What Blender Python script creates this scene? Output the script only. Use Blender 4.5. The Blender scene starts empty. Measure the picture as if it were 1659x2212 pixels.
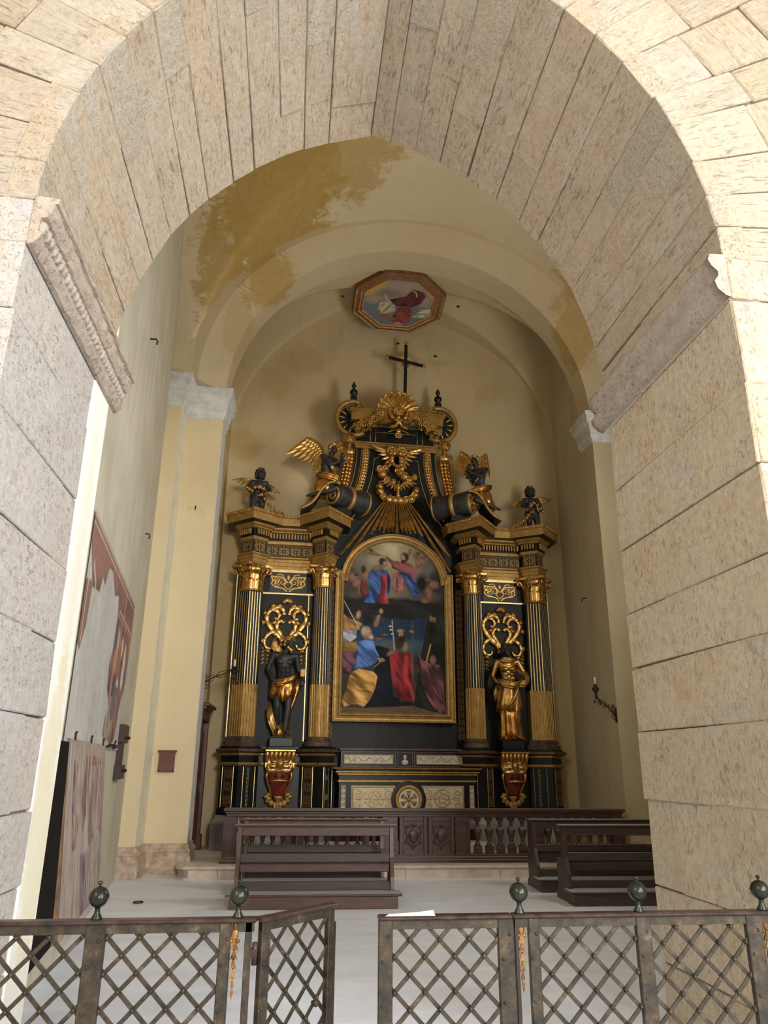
import bpy, math, random
import numpy as np
from mathutils import Vector, Matrix, Euler
R_ = random.Random(7)
PI = math.pi
sc = bpy.context.scene
COL = sc.collection

# ---------------------------------------------------------------- camera
def _cam():
    F = 1600.0; H = 1.55
    pitch = math.atan(547 / 1600); yaw = math.atan(194 / 1690); roll = -0.0077
    f = Vector((math.sin(yaw) * math.cos(pitch), math.cos(yaw) * math.cos(pitch), math.sin(pitch)))
    r = Vector((math.cos(yaw), -math.sin(yaw), 0)); u = r.cross(f)
    c, s = math.cos(roll), math.sin(roll)
    r2 = c * r - s * u; u2 = s * r + c * u
    cd = bpy.data.cameras.new('camera'); co = bpy.data.objects.new('camera', cd); COL.objects.link(co)
    m = Matrix((( r2.x, u2.x, -f.x, 0), (r2.y, u2.y, -f.y, 0), (r2.z, u2.z, -f.z, H), (0, 0, 0, 1)))
    co.matrix_world = m
    cd.sensor_fit = 'VERTICAL'; cd.sensor_height = 24.0; cd.lens = 24.0 * F / 2212
    cd.clip_start = 0.05; cd.clip_end = 200
    sc.camera = co
_cam()

# ---------------------------------------------------------------- world, lights, exposure
w = bpy.data.worlds.new('world'); sc.world = w; w.use_nodes = True
bg = w.node_tree.nodes['Background']
bg.inputs['Color'].default_value = (1.0, 0.965, 0.91, 1); bg.inputs['Strength'].default_value = 0.82

def area(name, loc, target, size, size_y, color, power, spread=180):
    ld = bpy.data.lights.new(name, 'AREA'); ld.shape = 'RECTANGLE'; ld.size = size; ld.size_y = size_y
    ld.color = color; ld.energy = power; ld.spread = math.radians(spread)
    o = bpy.data.objects.new(name, ld); COL.objects.link(o); o.location = loc
    d = Vector(target) - Vector(loc)
    o.rotation_euler = d.to_track_quat('-Z', 'Y').to_euler()
    return o
# daylight of the nave: cool from the windows on the right, warm bounce and lamp from the left and behind
area('nave_window_light', (6.2, -3.4, 4.6), (-1.5, 4.2, 2.4), 2.6, 4.0, (0.96, 0.98, 1.0), 900)
area('nave_lamp_light', (-4.5, -3.0, 6.5), (2.4, 3.6, 3.2), 2.0, 2.0, (1.0, 0.87, 0.66), 330)
area('nave_door_light', (2.6, -7.0, 4.2), (0.3, 12.0, 3.6), 1.6, 2.2, (1.0, 0.96, 0.88), 230, 80)
# window high in the chapel's right-hand wall
area('chapel_window_light', (5.95, 8.2, 5.6), (-1.5, 9.6, 7.6), 1.8, 2.9, (1.0, 0.97, 0.90), 270)

vs = sc.view_settings
vs.view_transform = 'Standard'; vs.look = 'None'; vs.exposure = 0.0; vs.gamma = 1.0; vs.use_curve_mapping = False
sc.cycles.max_bounces = 8; sc.cycles.diffuse_bounces = 5
sc.cycles.use_denoising = True

# ---------------------------------------------------------------- materials
def lin(c):
    return tuple(((v / 255) / 12.92 if v / 255 <= 0.04045 else ((v / 255 + 0.055) / 1.055) ** 2.4) for v in c)
class NT:
    def __init__(s, name):
        s.m = bpy.data.materials.new(name); s.m.use_nodes = True; s.t = s.m.node_tree
        s.b = s.t.nodes['Principled BSDF']
    def n(s, ty, **kw):
        nd = s.t.nodes.new(ty)
        for k, v in kw.items():
            if k.startswith('_'): setattr(nd, k[1:], v)
            else:
                key = int(k[1:]) if k[0] == 'i' and k[1:].isdigit() else k.replace('__', ' ')
                sk = nd.inputs[key]
                if hasattr(v, 'is_linked') or isinstance(v, bpy.types.NodeSocket): s.t.links.new(v, sk)
                else: sk.default_value = v
        return nd
    def put(s, name, v):
        if isinstance(v, bpy.types.NodeSocket): s.t.links.new(v, s.b.inputs[name])
        else: s.b.inputs[name].default_value = v
    def coords(s, kind='Object', scale=(1, 1, 1), rnd=0.0):
        tc = s.n('ShaderNodeTexCoord').outputs[kind]
        mp = s.n('ShaderNodeMapping', Vector=tc); mp.inputs['Scale'].default_value = scale
        if rnd:
            oi = s.n('ShaderNodeObjectInfo').outputs['Random']
            mu = s.n('ShaderNodeMath', _operation='MULTIPLY', i0=oi, i1=rnd).outputs[0]
            cb = s.n('ShaderNodeCombineXYZ', i0=mu, i1=mu, i2=mu).outputs[0]
            s.t.links.new(cb, mp.inputs['Location'])
        return mp.outputs[0]
    def noise(s, vec, scale, detail=6, rough=0.55, dist=0.0):
        return s.n('ShaderNodeTexNoise', Vector=vec, Scale=scale, Detail=detail, Roughness=rough, Distortion=dist).outputs['Fac']
    def ramp(s, fac, stops, inter='LINEAR'):
        r = s.n('ShaderNodeValToRGB', Fac=fac); cr = r.color_ramp; cr.interpolation = inter
        while len(cr.elements) > len(stops): cr.elements.remove(cr.elements[-1])
        while len(cr.elements) < len(stops): cr.elements.new(0.5)
        for e, (p, c) in zip(cr.elements, stops):
            e.position = p; e.color = (c[0], c[1], c[2], 1) if not isinstance(c, (int, float)) else (c, c, c, 1)
        return r.outputs[0]
    def mix(s, fac, a, b, mode='MIX'):
        nd = s.n('ShaderNodeMix', _data_type='RGBA', _blend_type=mode)
        for k, v in ((0, fac), (6, a), (7, b)):
            if isinstance(v, bpy.types.NodeSocket): s.t.links.new(v, nd.inputs[k])
            else: nd.inputs[k].default_value = v if isinstance(v, (int, float)) else (v[0], v[1], v[2], 1)
        return nd.outputs[2]
    def mth(s, op, a, b=0.0, clamp=False):
        nd = s.n('ShaderNodeMath', _operation=op, i0=a, i1=b); nd.use_clamp = clamp; return nd.outputs[0]
    def bump(s, h, strength=0.5, dist=0.01, normal=None):
        nd = s.n('ShaderNodeBump', Height=h, Strength=strength, Distance=dist)
        if normal is not None: s.t.links.new(normal, nd.inputs['Normal'])
        return nd.outputs[0]
    def blob(s, vec, c, rad, edge, nz):
        # 1 inside an ellipsoid (c, rad) with an edge broken up by noise nz
        sb = s.n('ShaderNodeVectorMath', _operation='SUBTRACT', i0=vec, i1=c).outputs[0]
        dv = s.n('ShaderNodeVectorMath', _operation='DIVIDE', i0=sb, i1=rad).outputs[0]
        ln = s.n('ShaderNodeVectorMath', _operation='LENGTH', i0=dv).outputs['Value']
        d = s.mth('ADD', ln, s.mth('MULTIPLY', s.mth('SUBTRACT', nz, 0.5), 3.2))
        mr = s.n('ShaderNodeMapRange', i0=d, i1=1.0 - edge, i2=1.0 + edge, i3=1.0, i4=0.0)
        return mr.outputs[0]

M = {}
def simple(name, col, rough=0.6, metal=0.0, var=0.15, scale=8, bumpv=0.0, bscale=30, spec=0.5):
    t = NT(name); v = t.coords('Object', rnd=13.0)
    nz = t.noise(v, scale)
    c2 = tuple(x * (1 - var * 1.8) for x in col); c3 = tuple(min(1, x * (1 + var)) for x in col)
    t.put('Base Color', t.ramp(nz, [(0.3, c2), (0.7, c3)])); t.put('Roughness', rough); t.put('Metallic', metal)
    t.put('Specular IOR Level', spec)
    if bumpv: t.put('Normal', t.bump(t.noise(v, bscale), bumpv, 0.01))
    M[name] = t.m; return t

def travertine(name, cA, cB, cC, stretch, white=0.0, relief=1.0):
    t = NT(name); v = t.coords('Object', rnd=37.0); vs_ = t.coords('Object', stretch, rnd=37.0)
    big = t.noise(v, 1.8, 5, 0.6); mid = t.noise(vs_, 6, 8, 0.68, 0.5)
    fine = t.noise(v, 85, 6, 0.75); grit = t.noise(v, 24, 8, 0.78)
    c = t.mix(t.ramp(big, [(0.38, 0.0), (0.64, 1.0)]), cA, cB)
    c = t.mix(t.ramp(mid, [(0.50, 0.0), (0.74, 0.7)]), c, cC)
    c = t.mix(t.ramp(t.noise(v, 3.1, 6, 0.7), [(0.58, 0.0), (0.74, 0.5)]), c, tuple(x * y for x, y in zip(cC, (1.05, 0.86, 0.74))))
    # pores drawn out along the bedding of the stone, in patches
    por = t.noise(vs_, 34, 6, 0.75, 0.6); gate = t.noise(v, 2.6, 4, 0.6)
    pit = t.mth('MULTIPLY', t.ramp(por, [(0.57, 0.0), (0.64, 1.0)]), t.ramp(gate, [(0.40, 0.15), (0.62, 1.0)]))
    vor = t.n('ShaderNodeTexVoronoi', Vector=vs_, Scale=30.0, Randomness=1.0).outputs['Distance']
    pit2 = t.mth('MULTIPLY', t.ramp(vor, [(0.08, 1.0), (0.2, 0.0)]), t.ramp(mid, [(0.52, 0.0), (0.60, 1.0)]))
    pits = t.mth('MAXIMUM', pit, pit2)
    c = t.mix(t.mth('MULTIPLY', pits, 0.42), c, (cC[0] * 0.55, cC[1] * 0.46, cC[2] * 0.38))
    if white:
        c = t.mix(t.mth('MULTIPLY', t.ramp(t.noise(v, 2.3, 7, 0.65), [(0.54, 0.0), (0.68, 1.0)]), white), c, (0.80, 0.79, 0.77))
    oi = t.n('ShaderNodeObjectInfo').outputs['Random']
    c = t.mix(1.0, c, t.ramp(oi, [(0.0, (0.93, 0.93, 0.935)), (0.5, (1, 1, 1)), (1.0, (1.0, 0.975, 0.935))]), 'MULTIPLY')
    c = t.mix(0.6, c, t.ramp(grit, [(0.34, (0.70, 0.63, 0.55)), (0.52, (1, 1, 1)), (0.72, (1.22, 1.2, 1.17))]), 'MULTIPLY')
    c = t.mix(0.25, c, t.ramp(fine, [(0.38, (0.70, 0.66, 0.62)), (0.55, (1, 1, 1))]), 'MULTIPLY')
    t.put('Base Color', c); t.put('Roughness', 0.92); t.put('Specular IOR Level', 0.15)
    ridg = t.noise(vs_, 10, 8, 0.72)
    h = t.mth('SUBTRACT', t.mth('ADD', t.mth('ADD', t.mth('MULTIPLY', ridg, 1.5), t.mth('MULTIPLY', grit, 1.2)), t.mth('MULTIPLY', fine, 0.5)), t.mth('MULTIPLY', pits, 0.9))
    t.put('Normal', t.bump(h, 0.85, 0.026 * relief))
    M[name] = t.m
# local x of every block runs along the bedding
travertine('stone_soffit', (0.72, 0.60, 0.46), (0.68, 0.56, 0.42), (0.56, 0.44, 0.31), (0.30, 1.5, 1.5), 0.35)
travertine('stone_front_edge', (0.72, 0.63, 0.50), (0.67, 0.57, 0.45), (0.58, 0.47, 0.35), (0.25, 1.8, 1.8), 0.2)
travertine('stone_front', (0.74, 0.63, 0.47), (0.69, 0.57, 0.42), (0.60, 0.46, 0.32), (0.20, 2.0, 2.0), 0.3, 1.3)
travertine('stone_jamb_left', (0.80, 0.76, 0.72), (0.76, 0.71, 0.67), (0.68, 0.60, 0.54), (0.7, 1.3, 1.3), 0.7)
travertine('stone_jamb_right', (0.82, 0.70, 0.53), (0.77, 0.64, 0.47), (0.67, 0.53, 0.39), (1.2, 1.2, 0.6), 0.4)
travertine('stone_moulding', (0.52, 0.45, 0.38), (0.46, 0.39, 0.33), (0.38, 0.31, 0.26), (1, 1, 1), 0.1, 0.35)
simple('mortar', (0.46, 0.37, 0.28), 0.95, var=0.3, scale=20, bumpv=0.6, bscale=60, spec=0.1)

def plaster(name, base, alt, stains, streak=0.4, grey=None, stain_col=None):
    t = NT(name); v = t.coords('Object'); st = t.coords('Object', (1.4, 1.4, 0.35))
    n1 = t.noise(v, 0.9, 6, 0.6); n2 = t.noise(st, 2.2, 7, 0.65, 0.5); n3 = t.noise(v, 7, 6, 0.7); nf = t.noise(v, 40, 4)
    c = t.mix(t.ramp(n1, [(0.35, 0.0), (0.7, 1.0)]), base, alt)
    c = t.mix(t.mth('MULTIPLY', t.ramp(n2, [(0.5, 0.0), (0.72, 1.0)]), streak), c, grey or tuple(x * 0.78 for x in base))
    nz = t.mth('ADD', t.mth('MULTIPLY', t.noise(v, 1.5, 10, 0.72, 0.6), 0.7), t.mth('MULTIPLY', t.noise(t.coords('Object', (1, 1, 2.5)), 9, 6, 0.7), 0.3))
    sc_ = stain_col or (0.44, 0.29, 0.085)
    for (cc, rad, amt) in stains:
        mk = t.blob(v, cc, rad, 0.13, nz)
        tone = t.mix(n3, tuple(x * 0.75 for x in sc_), tuple(x * 1.35 for x in sc_))
        c = t.mix(t.mth('MULTIPLY', mk, amt), c, tone)
    c = t.mix(0.18, c, t.ramp(nf, [(0.3, (0.8, 0.8, 0.8)), (0.7, (1, 1, 1))]), 'MULTIPLY')
    t.put('Base Color', c); t.put('Roughness', 0.88); t.put('Specular IOR Level', 0.25)
    t.put('Normal', t.bump(t.mth('ADD', n3, t.mth('MULTIPLY', nf, 0.3)), 0.25, 0.008))
    M[name] = t.m
plaster('plaster_vault', (0.70, 0.59, 0.40), (0.66, 0.55, 0.35), [((-0.7, 10.8, 10.9), (1.1, 2.2, 1.5), 0.95), ((-1.6, 11.0, 9.9), (0.6, 1.6, 1.0), 0.8), ((0.3, 9.8, 11.4), (1.3, 1.5, 1.0), 0.75), ((5.2, 11.4, 10.0), (0.6, 1.2, 1.4), 0.7)], 0.3)
plaster('plaster_arch', (0.60, 0.50, 0.33), (0.57, 0.46, 0.29), [((-0.8, 12.2, 10.3), (0.55, 0.6, 0.6), 0.8), ((5.2, 12.3, 9.9), (0.45, 0.6, 0.9), 0.7), ((-1.35, 12.4, 9.3), (0.3, 0.6, 0.6), 0.4)], 0.3)
plaster('plaster_back', (0.58, 0.46, 0.26), (0.60, 0.49, 0.30), [((-0.2, 14.7, 10.1), (0.5, 0.9, 0.35), 0.35), ((-0.7, 14.7, 9.5), (0.3, 0.9, 0.4), 0.28), ((4.1, 14.7, 9.6), (0.35, 0.9, 0.22), 0.3), ((2.6, 14.7, 10.3), (0.6, 0.9, 0.10), 0.3), ((-1.4, 14.7, 8.0), (0.45, 0.9, 0.35), 0.45), ((-1.4, 14.7, 6.0), (0.3, 0.5, 1.2), 0.4), ((-1.3, 14.7, 3.8), (0.4, 0.5, 1.2), 0.4)], 0.5)
plaster('plaster_left', (0.50, 0.46, 0.35), (0.62, 0.58, 0.47), [], 0.6, (0.38, 0.34, 0.24))
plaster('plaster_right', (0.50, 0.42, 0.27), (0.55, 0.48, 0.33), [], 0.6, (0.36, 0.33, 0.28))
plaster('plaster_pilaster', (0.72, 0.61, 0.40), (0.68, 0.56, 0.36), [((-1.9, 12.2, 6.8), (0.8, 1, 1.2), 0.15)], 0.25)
plaster('plaster_edge', (0.80, 0.80, 0.72), (0.86, 0.86, 0.82), [((-1.45, 4.9, 1.4), (0.3, 0.16, 0.8), 0.45), ((-1.45, 4.9, 2.9), (0.3, 0.10, 0.9), 0.2)], 0.5, (0.72, 0.68, 0.52), (0.66, 0.56, 0.30))
simple('plaster_white', (0.66, 0.65, 0.63), 0.8, var=0.12, scale=6, bumpv=0.2)
simple('arris_cream', (0.70, 0.65, 0.52), 0.85, var=0.06, scale=4)
simple('grey_plaster', (0.42, 0.39, 0.34), 0.9, var=0.12, scale=5, bumpv=0.2)

t = NT('marble_floor'); v = t.coords('Object', (0.5, 1.8, 1)); v1 = t.coords('Object')
c = t.ramp(t.noise(v, 1.6, 7, 0.6, 0.8), [(0.3, (0.68, 0.73, 0.82)), (0.7, (0.82, 0.87, 0.96))])
c = t.mix(t.ramp(t.noise(v1, 3.0, 6), [(0.5, 0.0), (0.75, 0.5)]), c, (0.72, 0.72, 0.74))
t.put('Base Color', c); t.put('Roughness', t.ramp(t.noise(v1, 5), [(0.3, 0.32), (0.7, 0.55)])); t.put('Specular IOR Level', 0.4)
t.put('Normal', t.bump(t.noise(v1, 14, 5), 0.12, 0.005)); M['marble_floor'] = t.m
simple('step_stone', (0.62, 0.51, 0.42), 0.6, var=0.16, scale=5, bumpv=0.25, bscale=25)
simple('step_top', (0.66, 0.60, 0.54), 0.5, var=0.12, scale=6, bumpv=0.2)
simple('grey_marble', (0.30, 0.31, 0.29), 0.5, var=0.25, scale=3)
simple('base_stone', (0.52, 0.40, 0.30), 0.8, var=0.25, scale=9, bumpv=0.5, bscale=40)

def wood(name, a, b, rough=0.42, dust_sheen=0.0):
    t = NT(name); v = t.coords('Object', (1.2, 9, 9), rnd=11.0)
    g = t.noise(v, 3.2, 8, 0.65, 0.5)
    c = t.ramp(g, [(0.32, a), (0.68, b)])
    if dust_sheen:
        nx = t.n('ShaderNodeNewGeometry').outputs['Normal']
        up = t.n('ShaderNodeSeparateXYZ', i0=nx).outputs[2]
        c = t.mix(t.mth('MULTIPLY', t.ramp(up, [(0.7, 0.0), (0.95, 1.0)]), dust_sheen), c, (0.50, 0.51, 0.55))  # bluish light reflected by upward faces, painted in together with dust
    t.put('Base Color', c); t.put('Roughness', rough); t.put('Normal', t.bump(g, 0.15, 0.005)); M[name] = t.m
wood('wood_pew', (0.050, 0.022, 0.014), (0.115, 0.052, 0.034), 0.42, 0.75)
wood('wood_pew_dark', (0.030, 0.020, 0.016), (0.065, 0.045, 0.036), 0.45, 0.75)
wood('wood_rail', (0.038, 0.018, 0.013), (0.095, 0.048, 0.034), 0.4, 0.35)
wood('wood_door', (0.040, 0.010, 0.006), (0.085, 0.024, 0.014), 0.35)
wood('wood_plaque', (0.10, 0.035, 0.018), (0.16, 0.06, 0.03), 0.45)

def gold(name, a, b, rough, metal=0.85, dark=(0.10, 0.045, 0.015)):
    t = NT(name); v = t.coords('Object', rnd=5.0)
    n = t.noise(v, 9, 6, 0.6); n2 = t.noise(v, 45, 4)
    c = t.ramp(n, [(0.3, a), (0.7, b)]); c = t.mix(t.ramp(n2, [(0.52, 0.0), (0.75, 0.6)]), c, dark)
    t.put('Base Color', c); t.put('Metallic', metal); t.put('Roughness', rough)
    t.put('Normal', t.bump(n2, 0.3, 0.004)); M[name] = t.m
gold('gold', (0.36, 0.19, 0.045), (0.80, 0.50, 0.17), 0.32)
gold('gold_flat', (0.33, 0.19, 0.05), (0.52, 0.32, 0.10), 0.48, 0.55)
gold('gold_pale', (0.62, 0.44, 0.19), (0.86, 0.66, 0.34), 0.38, 0.7)
gold('gold_red', (0.40, 0.15, 0.04), (0.78, 0.42, 0.11), 0.28, 0.9, (0.16, 0.03, 0.015))
simple('black_lacquer', (0.007, 0.009, 0.0085), 0.40, var=0.3, scale=3, spec=0.35)
simple('black_board', (0.009, 0.011, 0.011), 0.5, var=0.35, scale=2.5, spec=0.3)
simple('bronze_skin', (0.035, 0.035, 0.034), 0.5, 0.15, var=0.35, scale=8)
simple('brown_moulding', (0.10, 0.065, 0.045), 0.45, 0.1, var=0.3, scale=10)
simple('red_cartouche', (0.20, 0.035, 0.02), 0.35, 0.2, var=0.3, scale=8)
simple('cream_panel', (0.62, 0.56, 0.46), 0.5, var=0.08, scale=10)
t = NT('iron'); v = t.coords('Object', rnd=9.0); n = t.noise(v, 16, 8, 0.7)
c = t.ramp(n, [(0.30, (0.012, 0.010, 0.007)), (0.46, (0.034, 0.027, 0.018)), (0.58, (0.062, 0.042, 0.024)), (0.76, (0.15, 0.13, 0.10))])
t.put('Base Color', c); t.put('Metallic', 0.45); t.put('Roughness', 0.5); t.put('Normal', t.bump(t.noise(v, 90, 5), 0.5, 0.002)); M['iron'] = t.m
simple('iron_ball', (0.026, 0.030, 0.020), 0.30, 0.55, var=0.35, scale=12)
simple('iron_rail', (0.075, 0.045, 0.036), 0.34, 0.5, var=0.35, scale=14)
simple('gilt_iron', (0.25, 0.12, 0.035), 0.45, 0.6, var=0.45, scale=30)
simple('dark_iron', (0.03, 0.018, 0.015), 0.5, 0.4)
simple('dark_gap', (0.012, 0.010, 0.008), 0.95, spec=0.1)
simple('wood_edge', (0.20, 0.11, 0.06), 0.7, var=0.3)
simple('candle', (0.75, 0.68, 0.50), 0.5)
simple('paper', (0.85, 0.84, 0.80), 0.6, var=0.03)
def painted(name, rough=0.5, metal=True, bumpa=0.0):
    t = NT(name); a = t.n('ShaderNodeVertexColor', _layer_name='Col')
    t.put('Base Color', a.outputs['Color'])
    if metal: t.put('Metallic', t.mth('MULTIPLY', a.outputs['Alpha'], 0.6)); t.put('Roughness', t.mth('SUBTRACT', rough, t.mth('MULTIPLY', a.outputs['Alpha'], 0.08)))
    else: t.put('Roughness', rough)
    if bumpa: t.put('Normal', t.bump(a.outputs['Alpha'], bumpa, 0.01))
    M[name] = t.m
painted('inlay', 0.48, True, 0.8); painted('canvas_oil', 0.62, False); M['canvas_oil'].node_tree.nodes['Principled BSDF'].inputs['Specular IOR Level'].default_value = 0.12; painted('fresco_paint', 0.9, False)
# ---------------------------------------------------------------- mesh helpers
class MB:
    def __init__(s): s.v = []; s.f = []; s.m = []; s.sm = []
    def add(s, vs_, fs, mat=0, smooth=False, T=None):
        b = len(s.v)
        for p in vs_:
            p = Vector(p)
            if T is not None: p = T @ p
            s.v.append((p.x, p.y, p.z))
        for f in fs: s.f.append(tuple(i + b for i in f)); s.m.append(mat); s.sm.append(smooth)
        return s
    def box(s, x0, x1, y0, y1, z0, z1, mat=0, T=None, bev=0.0):
        if bev <= 0:
            v = [(x, y, z) for z in (z0, z1) for y in (y0, y1) for x in (x0, x1)]
            return s.add(v, [(0, 2, 3, 1), (4, 5, 7, 6), (0, 1, 5, 4), (2, 6, 7, 3), (0, 4, 6, 2), (1, 3, 7, 5)], mat, False, T)
        b = min(bev, (x1 - x0) * .45, (y1 - y0) * .45, (z1 - z0) * .45); v = []; idx = {}
        for ix, x in enumerate((x0, x1)):
            for iy, y in enumerate((y0, y1)):
                for iz, z in enumerate((z0, z1)):
                    sx, sy, sz = (1, -1)[ix], (1, -1)[iy], (1, -1)[iz]
                    idx[ix, iy, iz, 0] = len(v); v.append((x, y + sy * b, z + sz * b))
                    idx[ix, iy, iz, 1] = len(v); v.append((x + sx * b, y, z + sz * b))
                    idx[ix, iy, iz, 2] = len(v); v.append((x + sx * b, y + sy * b, z))
        f = []
        g = lambda a, bb, cc, k: idx[a, bb, cc, k]
        for i in (0, 1):
            q = [g(i, 0, 0, 0), g(i, 1, 0, 0), g(i, 1, 1, 0), g(i, 0, 1, 0)]; f.append(q if i else q[::-1])
            q = [g(0, i, 0, 1), g(1, i, 0, 1), g(1, i, 1, 1), g(0, i, 1, 1)]; f.append(q[::-1] if i else q)
            q = [g(0, 0, i, 2), g(1, 0, i, 2), g(1, 1, i, 2), g(0, 1, i, 2)]; f.append(q if i else q[::-1])
        for a in (0, 1):
            for c_ in (0, 1):
                f.append([g(a, c_, 0, 0), g(a, c_, 1, 0), g(a, c_, 1, 1), g(a, c_, 0, 1)])
                f.append([g(a, 0, c_, 0), g(a, 1, c_, 0), g(a, 1, c_, 2), g(a, 0, c_, 2)])
                f.append([g(0, a, c_, 1), g(1, a, c_, 1), g(1, a, c_, 2), g(0, a, c_, 2)])
                for d_ in (0, 1): f.append([g(a, c_, d_, 0), g(a, c_, d_, 1), g(a, c_, d_, 2)])
        return s.add(v, f, mat, False, T)
    def lathe(s, prof, n=16, mat=0, T=None, smooth=True, a0=0, a1=2 * PI, sq=None):
        full = abs(a1 - a0 - 2 * PI) < 1e-6; k = n if full else n + 1; v = []
        for (r, z) in prof:
            for i in range(k):
                a = a0 + (a1 - a0) * i / n
                rr = r * (sq(a) if sq else 1)
                v.append((rr * math.cos(a), rr * math.sin(a), z))
        f = []
        for j in range(len(prof) - 1):
            for i in range(n):
                i2 = (i + 1) % k
                f.append((j * k + i, j * k + i2, (j + 1) * k + i2, (j + 1) * k + i))
        if full:
            if prof[0][0] > 1e-5: f.append(tuple(range(k))[::-1])
            if prof[-1][0] > 1e-5: f.append(tuple((len(prof) - 1) * k + i for i in range(k)))
        return s.add(v, f, mat, smooth, T)
    def tube(s, pts, r, n=8, mat=0, flat=1.0, T=None, smooth=True, caps=True, up=None):
        pts = [Vector(p) for p in pts]; m = len(pts); v = []
        rr = r if isinstance(r, (list, tuple)) else [r] * m
        pn = None
        for i, p in enumerate(pts):
            d = (pts[min(i + 1, m - 1)] - pts[max(i - 1, 0)])
            if d.length < 1e-9: d = Vector((0, 0, 1))
            d.normalize()
            if up is not None: a = Vector(up)
            elif pn is not None: a = pn
            else: a = Vector((0, 1, 0)) if abs(d.y) < .9 else Vector((1, 0, 0))
            x = a - d * a.dot(d)
            if x.length < 1e-6: x = d.orthogonal()
            x.normalize(); pn = x; y = d.cross(x)
            for k in range(n):
                an = 2 * PI * k / n
                v.append(p + x * (math.cos(an) * rr[i] * flat) + y * (math.sin(an) * rr[i]))
        f = [(i * n + k, i * n + (k + 1) % n, (i + 1) * n + (k + 1) % n, (i + 1) * n + k) for i in range(m - 1) for k in range(n)]
        if caps: f.append(tuple(range(n))[::-1]); f.append(tuple((m - 1) * n + k for k in range(n)))
        return s.add(v, f, mat, smooth, T)
    def ball(s, c, r, n=10, mat=0, T=None, rot=None):
        rx, ry, rz = (r, r, r) if isinstance(r, (int, float)) else r
        v = []; k = max(4, n // 2 + 1); Rm = Euler(rot).to_matrix() if rot else None
        for j in range(k + 1):
            ph = PI * j / k
            for i in range(n):
                a = 2 * PI * i / n
                p = Vector((rx * math.sin(ph) * math.cos(a), ry * math.sin(ph) * math.sin(a), -rz * math.cos(ph)))
                if Rm: p = Rm @ p
                v.append(p + Vector(c))
        f = [(j * n + i, j * n + (i + 1) % n, (j + 1) * n + (i + 1) % n, (j + 1) * n + i) for j in range(k) for i in range(n)]
        return s.add(v, f, mat, True, T)
    def sweep(s, path, prof, mat=0, closed=False, cap=True, T=None, mats=None):
        # path: plan polyline; profile (offset to the right of travel, z); mitred corners
        n = len(path); nrm = []
        for i in range(n):
            def dirn(a, b):
                d = Vector((path[b][0] - path[a][0], path[b][1] - path[a][1])); d.normalize(); return d
            if closed: d0 = dirn((i - 1) % n, i); d1 = dirn(i, (i + 1) % n)
            else:
                d0 = dirn(max(i - 1, 0), max(i, 1)); d1 = dirn(min(i, n - 2), min(i + 1, n - 1))
            n0 = Vector((d0.y, -d0.x)); n1 = Vector((d1.y, -d1.x)); m = n0 + n1
            if m.length < 1e-6: m = n0.copy()
            m.normalize(); k = 1 / max(0.35, m.dot(n0)); nrm.append(m * k)
        v = [(path[i][0] + nrm[i].x * o, path[i][1] + nrm[i].y * o, z) for i in range(n) for (o, z) in prof]
        P = len(prof); b = len(s.v)
        seg = n if closed else n - 1
        for j in range(P - 1):
            fs = []
            for i in range(seg):
                i2 = (i + 1) % n
                fs.append((i * P + j, i2 * P + j, i2 * P + j + 1, i * P + j + 1))
            if j == 0: s.add(v, fs, mats[j] if mats else mat, False, T)
            else:
                for f in fs: s.f.append(tuple(q + b for q in f)); s.m.append(mats[j] if mats else mat); s.sm.append(False)
        if cap and not closed:
            for f in (tuple(range(P)), tuple((n - 1) * P + j for j in range(P))[::-1]):
                s.f.append(tuple(q + b for q in f)); s.m.append(mat); s.sm.append(False)
        return s
    def prism(s, poly, y0, y1, mat=0, T=None, axis='y', smooth=False):
        # polygon in xz extruded in y  (axis 'z': polygon in xy extruded in z)
        n = len(poly)
        if axis == 'y': v = [(x, y0, z) for x, z in poly] + [(x, y1, z) for x, z in poly]
        elif axis == 'z': v = [(x, z, y0) for x, z in poly] + [(x, z, y1) for x, z in poly]
        else: v = [(y0, x, z) for x, z in poly] + [(y1, x, z) for x, z in poly]
        f = [tuple(range(n)), tuple(range(2 * n - 1, n - 1, -1))] + [(i, (i + 1) % n, n + (i + 1) % n, n + i) for i in range(n)]
        return s.add(v, f, mat, smooth, T)
    def mesh(s, name, mats):
        me = bpy.data.meshes.new(name); me.from_pydata(s.v, [], s.f)
        for m_ in (mats if isinstance(mats, (list, tuple)) else [mats]): me.materials.append(M[m_] if isinstance(m_, str) else m_)
        me.polygons.foreach_set('material_index', s.m); me.polygons.foreach_set('use_smooth', s.sm)
        me.update(); return me

def link(o, parent=None, label=None, cat=None, group=None, kind=None):
    COL.objects.link(o)
    if parent is not None: o.parent = parent
    if label: o['label'] = label
    if cat: o['category'] = cat
    if group: o['group'] = group
    if kind: o['kind'] = kind
    return o
def ob(name, mb, mats, parent=None, loc=None, rot=None, **kw):
    me = mb.mesh(name, mats) if isinstance(mb, MB) else mb
    o = bpy.data.objects.new(name, me)
    if loc is not None: o.location = loc
    if rot is not None: o.rotation_euler = rot
    return link(o, parent, **kw)
def root(name, loc=(0, 0, 0), rot=(0, 0, 0), **kw):
    o = bpy.data.objects.new(name, None); o.location = loc; o.rotation_euler = rot; o.empty_display_size = 0.1
    return link(o, None, **kw)
def copy_tree(o, parent=None):
    c = o.copy(); COL.objects.link(c); c.parent = parent
    for ch in list(o.children): copy_tree(ch, c)
    return c
def TR(loc=(0, 0, 0), rot=(0, 0, 0), sc_=(1, 1, 1)):
    if isinstance(sc_, (int, float)): sc_ = (sc_,) * 3
    return Matrix.Translation(loc) @ Euler(rot).to_matrix().to_4x4() @ Matrix.Diagonal((*sc_, 1))

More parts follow.
